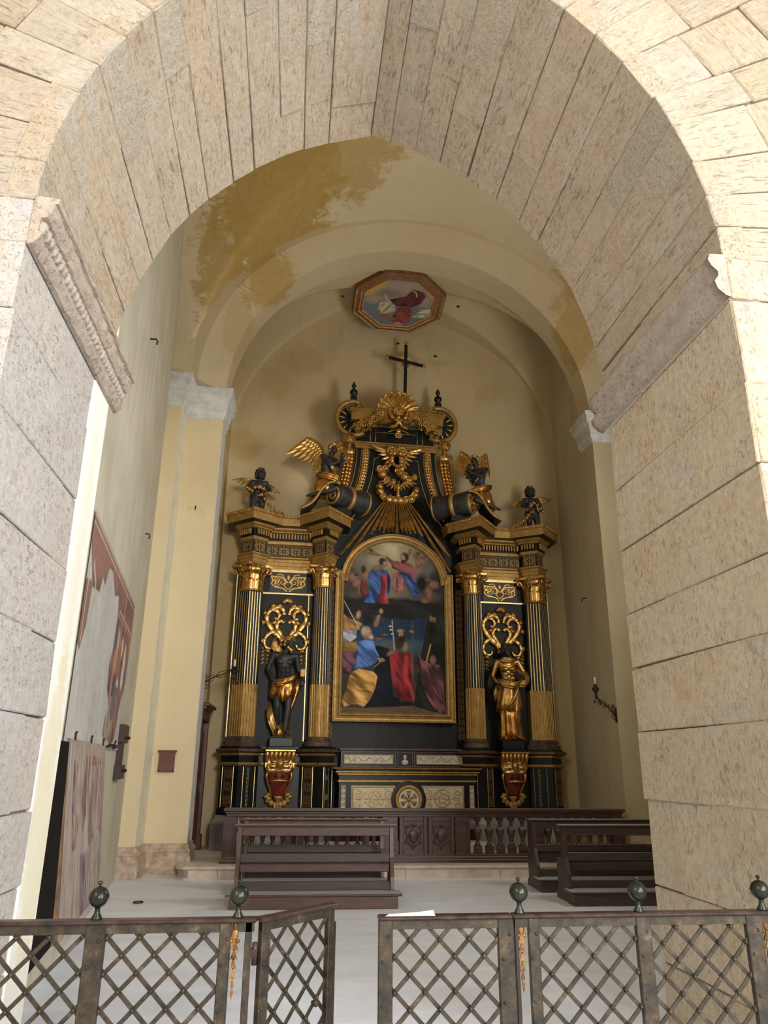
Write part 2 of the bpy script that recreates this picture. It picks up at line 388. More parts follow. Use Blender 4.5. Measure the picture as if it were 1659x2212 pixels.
# blended solids: tapered capsules and ellipsoids fused into one skin by a voxel remesh
def blend(name, shapes, voxel, mat, parent=None, smooth=2, **kw):
    mb = MB()
    for q in shapes:
        if q[0] == 'c':
            _, a, ra, b, rb = q; a = Vector(a); b = Vector(b)
            mb.tube([a, b], [ra, rb], 12); mb.ball(a, ra, 12); mb.ball(b, rb, 12)
        elif q[0] == 'e': mb.ball(q[1], q[2], 14, rot=q[3] if len(q) > 3 else None)
        elif q[0] == 'm': mb.add(q[1], q[2])
    me0 = mb.mesh(name + '_raw', mat); o0 = bpy.data.objects.new(name + '_raw', me0); COL.objects.link(o0)
    m1 = o0.modifiers.new('r', 'REMESH'); m1.mode = 'VOXEL'; m1.voxel_size = voxel; m1.use_smooth_shade = True
    if smooth: m2 = o0.modifiers.new('s', 'SMOOTH'); m2.iterations = smooth; m2.factor = 0.5
    dg = bpy.context.evaluated_depsgraph_get(); dg.update()
    me = bpy.data.meshes.new_from_object(o0.evaluated_get(dg)); me.name = name
    bpy.data.objects.remove(o0); bpy.data.meshes.remove(me0)
    me.materials.clear(); me.materials.append(M[mat])
    me.polygons.foreach_set('use_smooth', [True] * len(me.polygons))
    o = bpy.data.objects.new(name, me); return link(o, parent, **kw)

# ---------------------------------------------------------------- painter: colours laid on a fine grid of vertices
class Cv:
    def __init__(s, w, h, nx, bgc, seed=1):
        s.w, s.h = w, h; s.nx = nx; s.ny = max(2, int(round(nx * h / w)))
        s.X, s.Y = np.meshgrid(np.linspace(0, w, s.nx), np.linspace(0, h, s.ny))
        s.c = np.zeros((s.ny, s.nx, 4)); s.c[..., :3] = bgc; s.rs = np.random.RandomState(seed)
        s.k = 1.0
    def nz(s, cells, seed=0):
        rs = np.random.RandomState(seed + 11); gx = max(2, int(cells)); gy = max(2, int(cells * s.h / s.w) + 1)
        g = rs.rand(gy + 1, gx + 1); x = np.linspace(0, gx - 1e-6, s.nx); y = np.linspace(0, gy - 1e-6, s.ny)
        xi = x.astype(int); yi = y.astype(int); fx = x - xi; fy = (y - yi)[:, None]
        fx = fx * fx * (3 - 2 * fx); fy = fy * fy * (3 - 2 * fy)
        a = g[yi][:, xi]; b = g[yi][:, xi + 1]; c = g[yi + 1][:, xi]; d = g[yi + 1][:, xi + 1]
        return (a * (1 - fx) + b * fx) * (1 - fy) + (c * (1 - fx) + d * fx) * fy
    def aniso(s, ang, fu, fv, seed=0):
        u = (s.X * math.cos(ang) + s.Y * math.sin(ang)) * fu + 50.3; v = (-s.X * math.sin(ang) + s.Y * math.cos(ang)) * fv + 40.7
        u = u + .5 * np.sin(v * 1.9 + seed)
        g = np.random.RandomState(seed + 77).rand(97, 89); ui = np.floor(u).astype(int); vi = np.floor(v).astype(int); fx = u - ui; fy = v - vi
        fx = fx * fx * (3 - 2 * fx); fy = fy * fy * (3 - 2 * fy); G = lambda a, b: g[a % 97, b % 89]
        return (G(ui, vi) * (1 - fx) + G(ui + 1, vi) * fx) * (1 - fy) + (G(ui, vi + 1) * (1 - fx) + G(ui + 1, vi + 1) * fx) * fy
    def lay(s, m, col, a=0.0):
        m = np.clip(m, 0, 1)[..., None]; col = np.asarray(col, float)
        s.c[..., :3] = s.c[..., :3] * (1 - m) + col * m
        s.c[..., 3:] = s.c[..., 3:] * (1 - m) + a * m
    def blur(s, m, n):
        for _ in range(n):
            p = np.pad(m, 1, mode='edge'); m = (p[:-2, 1:-1] + p[2:, 1:-1] + p[1:-1, :-2] + p[1:-1, 2:] + 2 * m) / 6
        return m
    def pmask(s, pts, soft=1):
        m = np.zeros(s.X.shape, bool); n = len(pts)
        for i in range(n):
            x0, y0 = pts[i]; x1, y1 = pts[(i + 1) % n]
            if y0 == y1: continue
            c = ((s.Y >= min(y0, y1)) & (s.Y < max(y0, y1))); xx = x0 + (s.Y - y0) * (x1 - x0) / (y1 - y0)
            m ^= c & (s.X < xx)
        return s.blur(m.astype(float), soft)
    def poly(s, pts, col, soft=1, folds=None, a=0.0, seed=0):
        m = s.pmask(pts, soft); col = np.asarray(col, float)
        if folds:
            ang, per, amt = folds
            a1 = s.aniso(ang, 2.4 / per, .55 / per, seed); a2 = s.aniso(ang + .25, 5.2 / per, 1.1 / per, seed + 5)
            b = s.blur(m, 14); gy, gx = np.gradient(b); sh = np.clip((-gx * .8 + gy * -.5) * -9, -1, 1)
            g_ = (a1 - .5) * 2.2 + (a2 - .5) * 1.1; f = 1 + amt * 1.7 * np.tanh(g_ * 1.6) - sh * .30; f = np.clip(f * (.50 + .50 * b), .08, 2.0); s.lay(m, col * f[..., None], a)
        else: s.lay(m, col, a)
    def ell(s, x, y, rx, ry, col, soft=0.25, a=0.0, rot=0.0):
        dx = s.X - x; dy = s.Y - y; u = dx * math.cos(rot) + dy * math.sin(rot); v = -dx * math.sin(rot) + dy * math.cos(rot)
        d = np.sqrt((u / rx) ** 2 + (v / ry) ** 2); s.lay(np.clip((1 + soft - d) / (2 * soft), 0, 1), col, a)
    def line(s, pts, wd, col, a=0.0, soft=None):
        dm = np.full(s.X.shape, 1e9); soft = soft or s.w / s.nx
        wl = wd if isinstance(wd, (list, tuple)) else [wd] * len(pts)
        for i in range(len(pts) - 1):
            (x0, y0), (x1, y1) = pts[i], pts[i + 1]; L = (x1 - x0) ** 2 + (y1 - y0) ** 2 + 1e-12
            t_ = np.clip(((s.X - x0) * (x1 - x0) + (s.Y - y0) * (y1 - y0)) / L, 0, 1)
            d = np.hypot(s.X - x0 - t_ * (x1 - x0), s.Y - y0 - t_ * (y1 - y0)) - (wl[i] + (wl[i + 1] - wl[i]) * t_) / 2
            dm = np.minimum(dm, d)
        s.lay(np.clip(0.5 - dm / soft, 0, 1), col, a)
    def mesh(s, name, mat, fn=None, mask=None):
        fn = fn or (lambda x, y: (x, 0 * x, y))
        P = np.stack(fn(s.X, s.Y), -1).reshape(-1, 3)
        idx = np.arange(s.nx * s.ny).reshape(s.ny, s.nx)
        q = np.stack([idx[:-1, :-1], idx[:-1, 1:], idx[1:, 1:], idx[1:, :-1]], -1)
        if mask is not None:
            k = mask(s.X, s.Y); q = q[k[:-1, :-1] & k[:-1, 1:] & k[1:, 1:] & k[1:, :-1]]
        q = q.reshape(-1, 4)
        me = bpy.data.meshes.new(name); me.vertices.add(len(P)); me.vertices.foreach_set('co', P.ravel())
        me.loops.add(len(q) * 4); me.loops.foreach_set('vertex_index', q.ravel().astype('i'))
        me.polygons.add(len(q)); me.polygons.foreach_set('loop_start', (np.arange(len(q)) * 4).astype('i'))
        me.polygons.foreach_set('loop_total', np.full(len(q), 4, 'i'))
        ca = me.color_attributes.new('Col', 'FLOAT_COLOR', 'POINT'); cc = np.clip(s.c, 0, 1).reshape(-1, 4)
        ca.data.foreach_set('color', cc.astype('f').ravel()); me.materials.append(M[mat]); me.update(); me.validate()
        return me

def spiral(cx, cy, r0, r1, a0, turns, n=22):
    return [(cx + (r0 + (r1 - r0) * i / n) * math.cos(a0 + turns * 2 * PI * i / n), cy + (r0 + (r1 - r0) * i / n) * math.sin(a0 + turns * 2 * PI * i / n)) for i in range(n + 1)]
GOLDI = (0.52, 0.33, 0.11)
def arabesque(w, h, kind='frieze', bgc=(0.022, 0.016, 0.013), gc=GOLDI, res=0.006, border=True, ga=1.0):
    cv = Cv(w, h, int(w / res) + 1, bgc)
    k = min(w, h)
    if border:
        b = k * 0.05
        cv.line([(b, b), (w - b, b), (w - b, h - b), (b, h - b), (b, b)], k * 0.035, gc, ga)
    lw = k * 0.055
    def unit(cx, cy, s, flip=1, rot=0):
        def P(pts): return [(cx + (x * math.cos(rot) - y * math.sin(rot)) * s * 1.0, cy + (x * math.sin(rot) + y * math.cos(rot)) * s) for x, y in pts]
        for sx in (1, -1):
            cv.line(P([(sx * x, y * flip) for x, y in spiral(0.24, 0.20, 0.19, 0.02, -PI / 2, 1.25)]), [lw] * 23, gc, ga)
            cv.line(P([(sx * x, y * flip) for x, y in spiral(0.24, -0.20, 0.17, 0.02, PI / 2, -1.2)]), lw, gc, ga)
            for (x, y, r) in ((0.25, 0.20, .05), (0.25, -0.20, .05), (0.42, 0.0, .05), (.40, .38, .04), (.40, -.38, .04)):
                q = P([(sx * x, y * flip)])[0]; cv.ell(q[0], q[1], r * s, r * s, gc, 0.3, ga)
            cv.line(P([(sx * .24, .0), (sx * .46, .12 * flip)]), lw * .7, gc, ga)
        cv.line(P([(0, -.42), (0, .42)]), lw * .8, gc, ga)
        for y in (-.3, 0, .3):
            q = P([(0, y)])[0]; cv.ell(q[0], q[1], .07 * s, .05 * s, gc, .3, ga)
    if w >= h:
        n = max(1, int(round(w / (h * 0.95))))
        for i in range(n): unit((i + .5) * w / n, h / 2, min(h, w / n) * 0.95, 1 if i % 2 == 0 else -1)
    else:
        n = max(1, int(round(h / (w * 1.0))))
        for i in range(n): unit(w / 2, (i + .5) * h / n, min(w, h / n) * 0.92, 1 if i % 2 == 0 else -1)
    return cv
def place_panel(name, cv, mat, p0, p1, z0, parent, lift=0.006, **kw):
    # vertical panel from plan point p0 to p1 (facing right of travel) with its foot at z0
    p0 = Vector(p0); p1 = Vector(p1); d = (p1 - p0).normalized(); nn = Vector((d.y, -d.x)) * lift
    me = cv.mesh(name, mat, lambda x, y: (p0.x + nn.x + d.x * x, p0.y + nn.y + d.y * x, z0 + y))
    return ob(name, me, None, parent, **kw)
# ================================================================ SETTING
XL, XR, YF, YB, ZS = -1.45, 2.33, 3.29, 5.02, 4.31
XC = (XL + XR) / 2; RA = 2.47; CXL = XL + RA; CXR = XR - RA
TH = math.acos((XC - CXL) / RA)            # angle at the crown
def arch(s, r=0.0):
    # s in 0..2: up the left arc, down the right one; r outwards
    if s <= 1: a = PI - (PI - TH) * s; c = CXL
    else: a = (PI - TH) * (2 - s); c = CXR
    return Vector((c + (RA + r) * math.cos(a), 0, ZS + (RA + r) * math.sin(a)))

# floor
mb = MB(); mb.box(-9, 10, -9, 15.4, -0.2, 0.0); ob('floor', mb, 'marble_floor', kind='structure')
# step before the altar with a rounded nosing
st = MB(); P_ = [(-1.62, 12.45), (-1.52, 11.86), (-1.45, 11.80), (5.9, 11.66), (5.9, 15.2)]
st.sweep([(-1.62, 12.6), (-1.55, 11.90), (-1.45, 11.80), (5.9, 11.66)], [(0, 0), (0, 0.125), (0.025, 0.13), (0.035, 0.15), (0.025, 0.17), (-0.0, 0.175)], 0, cap=False)
so = ob('altar_step', st, 'step_stone', kind='structure')
st = MB(); st.prism([(-1.62, 12.6), (-1.55, 11.90), (-1.45, 11.80), (5.9, 11.66), (5.9, 15.2), (-1.62, 15.2)], 0.02, 0.175, 0, axis='z')
ob('tread', st, 'step_top', so)
for x0, x1 in ((-1.40, -0.98), (-0.98, 0.3), (0.3, 1.7), (1.7, 3.1), (3.1, 4.5), (4.5, 5.8)):
    m_ = MB(); y = lambda x: 11.80 - 0.019 * (x + 1.45)
    d = Vector((x1 - x0, y(x1) - y(x0))).normalized()
    m_.prism([(x0 + .004, y(x0) - .012), (x1 - .004, y(x1) - .012), (x1 - .004, y(x1) + .05), (x0 + .004, y(x0) + .05)], 0.0, 0.123, 0, axis='z')
    ob('riser_block', m_, 'step_stone', so)

# nave wall: mortar core, stones as parts
core = MB(); N = 52; o = 0.03
inner = [Vector((XL - o, 0, -0.1))] + [arch(2 * i / N, o) for i in range(N + 1)] + [Vector((XR + o, 0, -0.1))]
outer = []
for p in inner:
    if p.z < ZS: outer.append(Vector((-9 if p.x < XC else 10, 0, p.z)))
    else:
        d = Vector((p.x - XC, 0, p.z - ZS)); k = min(abs((9 if d.x > 0 else 9) / d.x) if abs(d.x) > 1e-6 else 99, 9 / max(d.z, 1e-6)); outer.append(Vector((XC, 0, ZS)) + d * k)
n = len(inner)
for y, mt in ((YF + .035, 0), (5.005, 1)):
    v = [(p.x, y, p.z) for p in inner] + [(p.x, y, p.z) for p in outer]
    core.add(v, [(i, i + 1, n + i + 1, n + i) for i in range(n - 1)], mt)
for (ya, yb, mt) in ((YF + .035, 5.005, 0),):
    oo = 0 if mt == 0 else -0.02
    v = [(p.x, ya, p.z) for p in inner] + [(p.x, yb, p.z) for p in inner]
    core.add(v, [(i, i + 1, n + i + 1, n + i) for i in range(n - 1)], mt)
wall_nave = ob('wall_nave', core, ['mortar', 'plaster_right', 'plaster_edge'], kind='structure')
# corners above: close the top behind the rectangle edges
mb = MB(); mb.box(-9, 10, 3.4, 5.0, 12.9, 13.6); mb.box(-9, -8.6, 3.4, 5.0, 0, 13); mb.box(9.6, 10, 3.4, 5.0, 0, 13); ob('core', mb, 'mortar', wall_nave)

def stone(c8, mat, bed, parent=wall_nave, gap=0.005, bev=0.005, jit=0.007, name='stone', gy=0.010):
    # c8: corners [ (u0v0w0),(u1v0w0),(u0v1w0),(u1v1w0),(u0v0w1)...]; joints are left open by half a gap each side
    c8 = [Vector(c) + Vector((R_.uniform(-jit, jit), R_.uniform(-jit, jit), R_.uniform(-jit, jit))) for c in c8]
    L = ((c8[1] - c8[0]).length, (c8[2] - c8[0]).length, (c8[4] - c8[0]).length)
    mb = MB(); g = gap / 2
    mb.box(gy / 2, L[0] - gy / 2, g, L[1] - g, g, L[2] - g, 0, bev=bev)
    c = sum(c8, Vector()) / 8
    ex = Vector(bed).normalized(); ey = (c8[2] - c8[0]) - ex * (c8[2] - c8[0]).dot(ex)
    if ey.length < 1e-4: ey = ex.orthogonal()
    ey.normalize(); ez = ex.cross(ey); B = Matrix((ex, ey, ez)).transposed(); Bi = B.transposed()
    out = []
    for x, y, z in mb.v:
        u, v_, w_ = x / L[0], y / L[1], z / L[2]
        p = sum((c8[i] * ((u if i & 1 else 1 - u) * (v_ if i & 2 else 1 - v_) * (w_ if i & 4 else 1 - w_)) for i in range(8)), Vector())
        q = Bi @ (p - c); out.append((q.x, q.y, q.z))
    mb.v = out
    o_ = bpy.data.objects.new(name, mb.mesh(name, mat)); COL.objects.link(o_); o_.parent = parent
    o_.matrix_world = Matrix.Translation(c) @ B.to_4x4()
    return o_

def splits(a, b, lo, hi):
    out = [a]
    while out[-1] < b:
        nx_ = out[-1] + R_.uniform(lo, hi)
        if b - nx_ < lo * 0.75: nx_ = b
        out.append(nx_)
    return out
# soffit courses and the three rings of the front
nc = 26; ss = [0.0]
for i in range(nc): ss.append(ss[-1] + R_.uniform(0.8, 1.2))
ss = [2 * s / ss[-1] for s in ss]; ss[nc // 2] = 1.0
for i in range(nc):
    a, b = ss[i], ss[i + 1]; pr = R_.uniform(-0.004, 0.004)
    ys = splits(YF, YB, 0.38, 0.85)
    for k in range(len(ys) - 1):
        r1 = R_.uniform(0.48, 0.66) if k == 0 else 0.16
        q = R_.uniform(-0.004, 0.004)
        A0, B0, A1, B1 = arch(a, q + pr), arch(b, q + pr), arch(a, r1), arch(b, r1)
        ya = YF + (R_.uniform(-.006, .006) if k == 0 else 0)
        c8 = [Vector((P.x, y, P.z)) for P in (A0, B0, A1, B1) for y in (ya, ys[k + 1])]
        mid = arch((a + b) / 2); 
        bed = (0, 1, 0) if k else (mid - Vector((CXL if (a + b) / 2 < 1 else CXR, 0, ZS))).normalized()
        stone(c8, 'stone_soffit' if k else 'stone_front_edge', bed)
        if k == 0:
            r = r1
            for ring in range(2):
                r2 = r + R_.uniform(0.5, 0.75)
                A0, B0, A1, B1 = arch(a, r), arch(b, r), arch(a, r2), arch(b, r2)
                c8 = [Vector((P.x, y, P.z)) for P in (A0, B0, A1, B1) for y in (YF + R_.uniform(-.012, .012), YF + .14)]
                bd = bed if R_.random() < .75 else Vector((-bed[2], 0, bed[0]))
                stone(c8, 'stone_front', bd, gap=0.008, bev=0.012, gy=0)
                r = r2
# jambs: quoin blocks turn the corner, then the reveal stones; front stones beside them
ZI = 4.04
for side in (-1, 1):
    X0 = XL if side < 0 else XR; yend = 4.70 if side < 0 else YB
    zs_ = splits(0, ZI, 0.36, 0.52)
    zs_[-1] = ZI; zs_ = zs_ + [ZS]
    for j in range(len(zs_) - 1):
        za, zb = zs_[j], zs_[j + 1]
        top = zb == ZS
        ys = splits(YF, YB if top else yend, 0.34, 0.72)
        for k in range(len(ys) - 1):
            dp = R_.uniform(0.35, 0.7) if k == 0 else 0.18
            q = R_.uniform(-0.008, 0.008)
            xa, xb = X0 + side * q, X0 + side * dp
            if side < 0: xa, xb = xb, xa
            ya = YF + (R_.uniform(-.006, .006) if k == 0 else 0)
            c8 = [Vector((x, y, z)) for z in (za, zb) for x in (xa, xb) for y in (ya, ys[k + 1])]
            stone(c8, 'stone_jamb_left' if side < 0 else 'stone_jamb_right', (0, 1, 0), gap=0.005, bev=0.006, gy=0.013)
            if k == 0:
                x = X0 + side * dp; e = X0 + side * 2.3
                while abs(x - X0) < 2.2:
                    x2 = x + side * R_.uniform(0.4, 0.8)
                    xa, xb = (x, x2) if side > 0 else (x2, x)
                    c8 = [Vector((xx, y, z)) for z in (za, zb) for xx in (xa, xb) for y in (YF + R_.uniform(-.01, .01), YF + .14)]
                    stone(c8, 'stone_front', (1, 0, 0), gap=0.008, bev=0.012); x = x2
# carved impost mouldings at the springing
for side in (-1, 1):
    X0 = XL if side < 0 else XR; y1 = 5.22 if side < 0 else 5.12
    mb = MB()
    if side < 0:
        path = [(X0, YF - 0.0), (X0, y1)]; pf = [(0.0, 4.03), (0.025, 4.035), (0.055, 4.07), (0.06, 4.10), (0.045, 4.112), (0.045, 4.19), (0.075, 4.20), (0.10, 4.235), (0.105, 4.285), (0.125, 4.29), (0.125, 4.315), (0.0, 4.33)]
        ya, yb = YF, y1; prof = pf
    else:
        path = [(X0, y1), (X0, YF)]; prof = [(0.0, 4.05), (0.03, 4.06), (0.075, 4.10), (0.085, 4.15), (0.06, 4.19), (0.055, 4.215), (0.09, 4.25), (0.105, 4.29), (0.095, 4.33), (0.0, 4.335)]
    # the long run is cut into short lengths with worn, uneven edges
    ny = 26; pts = []
    for i in range(ny + 1):
        y = path[0][1] + (path[1][1] - path[0][1]) * i / ny; pts.append((X0, y))
    b0 = len(mb.v)
    for i, (x, y) in enumerate(pts):
        for j, (o_, z) in enumerate(prof):
            wv = R_.uniform(-0.006, 0.006) if 0 < j < len(prof) - 1 else 0
            mb.v.append((x - side * (o_ + (wv if o_ > 0 else 0)), y, z + wv * .6))
    P = len(prof)
    for i in range(ny):
        for j in range(P - 1):
            mb.f.append((i * P + j, (i + 1) * P + j, (i + 1) * P + j + 1, i * P + j + 1)); mb.m.append(0); mb.sm.append(side > 0)
    for f in (tuple(range(P)), tuple(ny * P + j for j in range(P))): mb.f.append(f); mb.m.append(0); mb.sm.append(False)
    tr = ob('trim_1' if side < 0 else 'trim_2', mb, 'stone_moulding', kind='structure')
    if side < 0:
        egg = MB(); egg.ball((0, 0, 0), (0.036, 0.0235, 0.040), 8); ring = None
        em = egg.mesh('bead', 'stone_moulding')
        for i in range(33):
            y = YF + 0.03 + i * (y1 - YF - 0.05) / 32
            e_ = bpy.data.objects.new('bead', em); e_.location = (X0 + 0.048, y, 4.150 + R_.uniform(-.002, .002)); e_.rotation_euler = (R_.uniform(-.1, .1), 0, 0); e_.scale = (1, 1, R_.uniform(.92, 1.05)); link(e_, tr)
# plastered end of the left reveal
mb = MB(); mb.box(-1.75, -1.452, 4.705, 5.09, 0, 4.9, bev=0.01); ob('trim_3', mb, 'plaster_edge', kind='structure')

# chapel walls
def wx(y): return -2.12 - 0.114 * (y - 9.31)
mb = MB(); mb.prism([(wx(5.0), 5.0), (wx(12.3), 12.3), (wx(12.3) - .4, 12.3), (wx(5.0) - .4, 5.0)], -0.05, 12.8, 0, axis='z'); wall_left = ob('wall_left', mb, 'plaster_left', kind='structure')
# right wall with the high window that lights the chapel
mb = MB(); X = 6.05
mb.box(X, X + .5, 5.0, 7.2, 0, 12.8); mb.box(X, X + .5, 9.2, 12.3, 0, 12.8); mb.box(X, X + .5, 7.2, 9.2, 0, 4.0); mb.box(X, X + .5, 7.2, 9.2, 7.2, 12.8)
wall_right = ob('wall_right', mb, 'plaster_right', kind='structure')
mb = MB(); mb.box(X + .1, X + .16, 7.2, 7.28, 4.0, 7.2); mb.box(X + .1, X + .16, 9.12, 9.2, 4.0, 7.2); mb.box(X + .1, X + .16, 7.2, 9.2, 4.0, 4.08); mb.box(X + .1, X + .16, 7.2, 9.2, 7.12, 7.2); mb.box(X + .1, X + .16, 8.17, 8.23, 4.0, 7.2); mb.box(X + .1, X + .16, 7.2, 9.2, 5.57, 5.63)
ob('window_1', mb, 'wood_rail', kind='structure')
mb = MB(); mb.box(-2.4, 6.4, 14.75, 15.2, 0, 12.8); ob('wall_back', mb, 'plaster_back', kind='structure')
mb = MB(); mb.box(-2.1, -1.62, 12.94, 14.8, 0, 12.6); ob('wall_left', mb, 'plaster_back', kind='structure')
mb = MB(); mb.box(5.52, 6.1, 12.94, 14.8, 0, 12.6); ob('wall_right', mb, 'plaster_right', kind='structure')

def grid_surface(name, xs, ys, fz, mat, kind='structure'):
    mb = MB(); v = [(x, y, fz(x, y)) for y in ys for x in xs]; nx_ = len(xs)
    mb.add(v, [(j * nx_ + i, j * nx_ + i + 1, (j + 1) * nx_ + i + 1, (j + 1) * nx_ + i) for j in range(len(ys) - 1) for i in range(nx_ - 1)], 0, True)
    return ob(name, mb, mat, kind=kind)
CXC = 1.95
def lins(a, b, n): return [a + (b - a) * i / n for i in range(n + 1)]
def cosl(a, b, n): return [(a + b) / 2 - (b - a) / 2 * math.cos(PI * i / n) for i in range(n + 1)]
def fz1(x, y):
    hx = 8 + 3.86 * math.sqrt(max(0, 1 - ((x - CXC) / 4.14) ** 2)); hy = 8 + 3.98 * math.sqrt(max(0, 1 - ((y - 8.52) / 3.5) ** 2))
    return max(hx, hy)
grid_surface('ceiling', cosl(-2.52, 6.08, 134), cosl(5.03, 12.01, 110), fz1, 'plaster_vault')
def fz2(x, y):
    hx = 8 + 3.42 * math.sqrt(max(0, 1 - ((x - CXC) / 3.6) ** 2)); hy = 8 + 3.50 * math.sqrt(max(0, 1 - ((y - 13.85) / 0.92) ** 2))
    return max(hx, hy) if abs(y - 13.85) < .92 else hx
grid_surface('ceiling', cosl(-1.645, 5.54, 110), cosl(12.93, 14.77, 60), fz2, 'plaster_back')
mb = MB(); mb.box(-4, 9, 5.0, 15.4, 13.0, 13.4); mb.box(-4, -3.9, 5, 15.4, 0, 13.2); mb.box(8.9, 9, 5, 15.4, 0, 13.2); mb.box(-4, 9, 15.3, 15.4, 0, 13.2); ob('roof', mb, 'mortar', kind='structure')

# transverse arch: splayed outer order, soffit, rear face
ar = MB(); n = 64
def ring(r, y, zr=1.0): return [(CXC - r * math.cos(PI * i / n), y, 8.0 + zr * r * math.sin(PI * i / n)) for i in range(n + 1)]
rows = [(4.14, 11.98, 3.86 / 4.14), (3.93, 12.0, 0.965), (3.46, 12.40, 0.993), (3.46, 12.95, 0.975), (4.3, 12.95, 1.0)]
vv = []; 
for (r, y, zr) in rows: vv += ring(r, y, zr)
for k in range(len(rows) - 1):
    b = k * (n + 1); ar.f += [(b + i, b + i + 1, b + n + 2 + i, b + n + 1 + i) for i in range(n)]; ar.m += [0 if k < 2 else 1] * n; ar.sm += [False] * n
ar.v = vv
for s_ in (-1, 1):
    f = lambda x: x if s_ < 0 else 2 * CXC - x
    ar.prism([(f(-2.2), 11.98), (f(-1.97), 11.98), (f(-1.49), 12.41), (f(-2.2), 12.41)], 8.015, 8.05, 0, axis='z')
# above the springing the haunches are filled out to the walls
ob('trim_4', ar, ['plaster_arch', 'plaster_arch'], kind='structure')
mb = MB()
for s_ in (-1, 1):
    f = lambda x: CXC + s_ * (x)
    xs_ = sorted([f(4.05), f(4.6)]); mb.box(xs_[0], xs_[1], 11.95, 12.5, 8.0, 12.8)
ob('haunch', mb, 'plaster_vault', bpy.data.objects['trim_4'])

# piers with their capitals and bases
def pier(side):
    f = lambda x: x if side < 0 else 2 * CXC - x
    x0 = -2.45 if side < 0 else -2.3
    plan = [(f(x0), 11.90), (f(-2.18), 11.90), (f(-2.15), 12.38), (f(-1.52), 12.40), (f(-1.52), 12.95), (f(-1.70), 12.95)]
    pl = plan + [(f(-2.6), 12.95), (f(-2.6), 11.9)]
    mb = MB(); mb.prism(pl, 0, 8.0, 0, axis='z')
    # soft white arris strips left by the whitewash
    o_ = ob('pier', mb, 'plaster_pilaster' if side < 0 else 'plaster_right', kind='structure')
    if side < 0:
        for (a, b, mt_) in (((-2.182, 11.90), (-2.152, 12.38), 'arris_cream'), ((-1.519, 12.40), (-1.519, 12.94), 'plaster_white')):
            m2 = MB(); d = Vector((b[0] - a[0], b[1] - a[1])); nn = Vector((d.y, -d.x)).normalized() * 0.004
            m2.prism([(a[0], a[1]), (b[0], b[1]), (b[0] + nn.x, b[1] + nn.y), (a[0] + nn.x, a[1] + nn.y)], 0.42, 7.45, 0, axis='z'); ob('arris', m2, mt_, o_)
    path = plan if side < 0 else plan[::-1]
    cap = MB(); cap.sweep(path, [(0, 7.42), (0.02, 7.43), (0.02, 7.49), (0.035, 7.50), (0.055, 7.56), (0.055, 7.66), (0.075, 7.68), (0.075, 7.75), (0.115, 7.80), (0.135, 7.86), (0.135, 7.94), (0.155, 7.955), (0.155, 8.01), (0, 8.02)], 0, cap=True)
    ob('capital', cap, 'plaster_white', o_)
    bs = MB(); bs.sweep(path, [(0.075, 0), (0.075, 0.24), (0.055, 0.26), (0.055, 0.29), (0.065, 0.31), (0.05, 0.345), (0.03, 0.36), (0.025, 0.40), (0, 0.42)], 0, cap=True)
    ob('base', bs, 'base_stone', o_)
    # pilaster strip rising above the capital to the vault
    m3 = MB(); xs_ = sorted([f(-2.45), f(-2.2)]); m3.box(xs_[0], xs_[1], 11.93, 12.3, 8.0, 12.0); ob('strip', m3, 'plaster_pilaster', o_)
pier(-1); pier(1)
mb = MB()
d_ = Vector((wx(11.9) - wx(5.1), 6.8)).normalized()
mb.sweep([(wx(9.6), 9.6), (wx(11.9), 11.9)], [(0.0, 0), (0.0, 0.0)], 0)

# small iron hooks left in the walls and the vault
def hook(p, nrm, s=0.1):
    p = Vector(p); nrm = Vector(nrm).normalized(); mb = MB()
    dn = Vector((0, 0, -1)); pts = [p - nrm * 0.02, p + nrm * s * .5, p + nrm * s * .7 + dn * s * .3, p + nrm * s * .6 + dn * s * .7]
    mb.tube(pts, 0.010, 6); return mb
hooks = [((-1.87, 7.9, 6.3), (1, 0, 0), 'high on the left chapel wall'), ((wx(10.6), 10.6, 4.7), (1, 0, 0), 'halfway up the left chapel wall near the pilaster'),
         ((-1.85, 12.39, 5.75), (0, -1, 0), 'on the face of the left pilaster'), ((5.42, 13.4, 4.6), (-1, 0, 0), 'on the right chapel wall above the candle arm')]
for i, (p, nn, wh) in enumerate(hooks):
    ob('iron_hook', hook(p, nn), 'dark_iron', label='small dark iron hook ' + wh, cat='hook')

# long settlement crack in the left wall's plaster
ck = [(5.62, 5.2), (5.66, 4.85), (5.78, 4.55), (5.84, 4.2), (5.98, 3.9), (6.05, 3.6), (6.14, 3.42)]
mb = MB(); pts = []
for i in range(len(ck) - 1):
    for k in range(5):
        t = k / 5; y = ck[i][0] + (ck[i+1][0] - ck[i][0]) * t + R_.uniform(-.012, .012); pts.append((wx(y) + .002, y, ck[i][1] + (ck[i+1][1] - ck[i][1]) * t))
mb.tube(pts, [R_.uniform(.002, .0045) for _ in pts], 4); ob('crack', mb, 'dark_gap', wall_left)
# ================================================================ THE ALTARPIECE
AL = Vector((1.90, 14.15, 0)); AR = 0.047
def A2W(x, y, z=0):
    return Vector((AL.x + x * math.cos(AR) - y * math.sin(AR), AL.y + x * math.sin(AR) + y * math.cos(AR), z))
alt = root('altarpiece', AL, (0, 0, AR), label='huge black and gold carved altarpiece filling the back wall of the chapel', cat='altarpiece')
def mirror_path(p): return [(-x, y) for x, y in reversed(p)]
coreL = [(-3.05, .42), (-3.05, .02), (-2.83, -.20), (-2.60, -.03), (-2.60, .12), (-1.66, .12), (-1.66, -.16), (-1.47, -.40), (-1.28, -.16), (-1.28, .42)]
coreR = mirror_path(coreL)
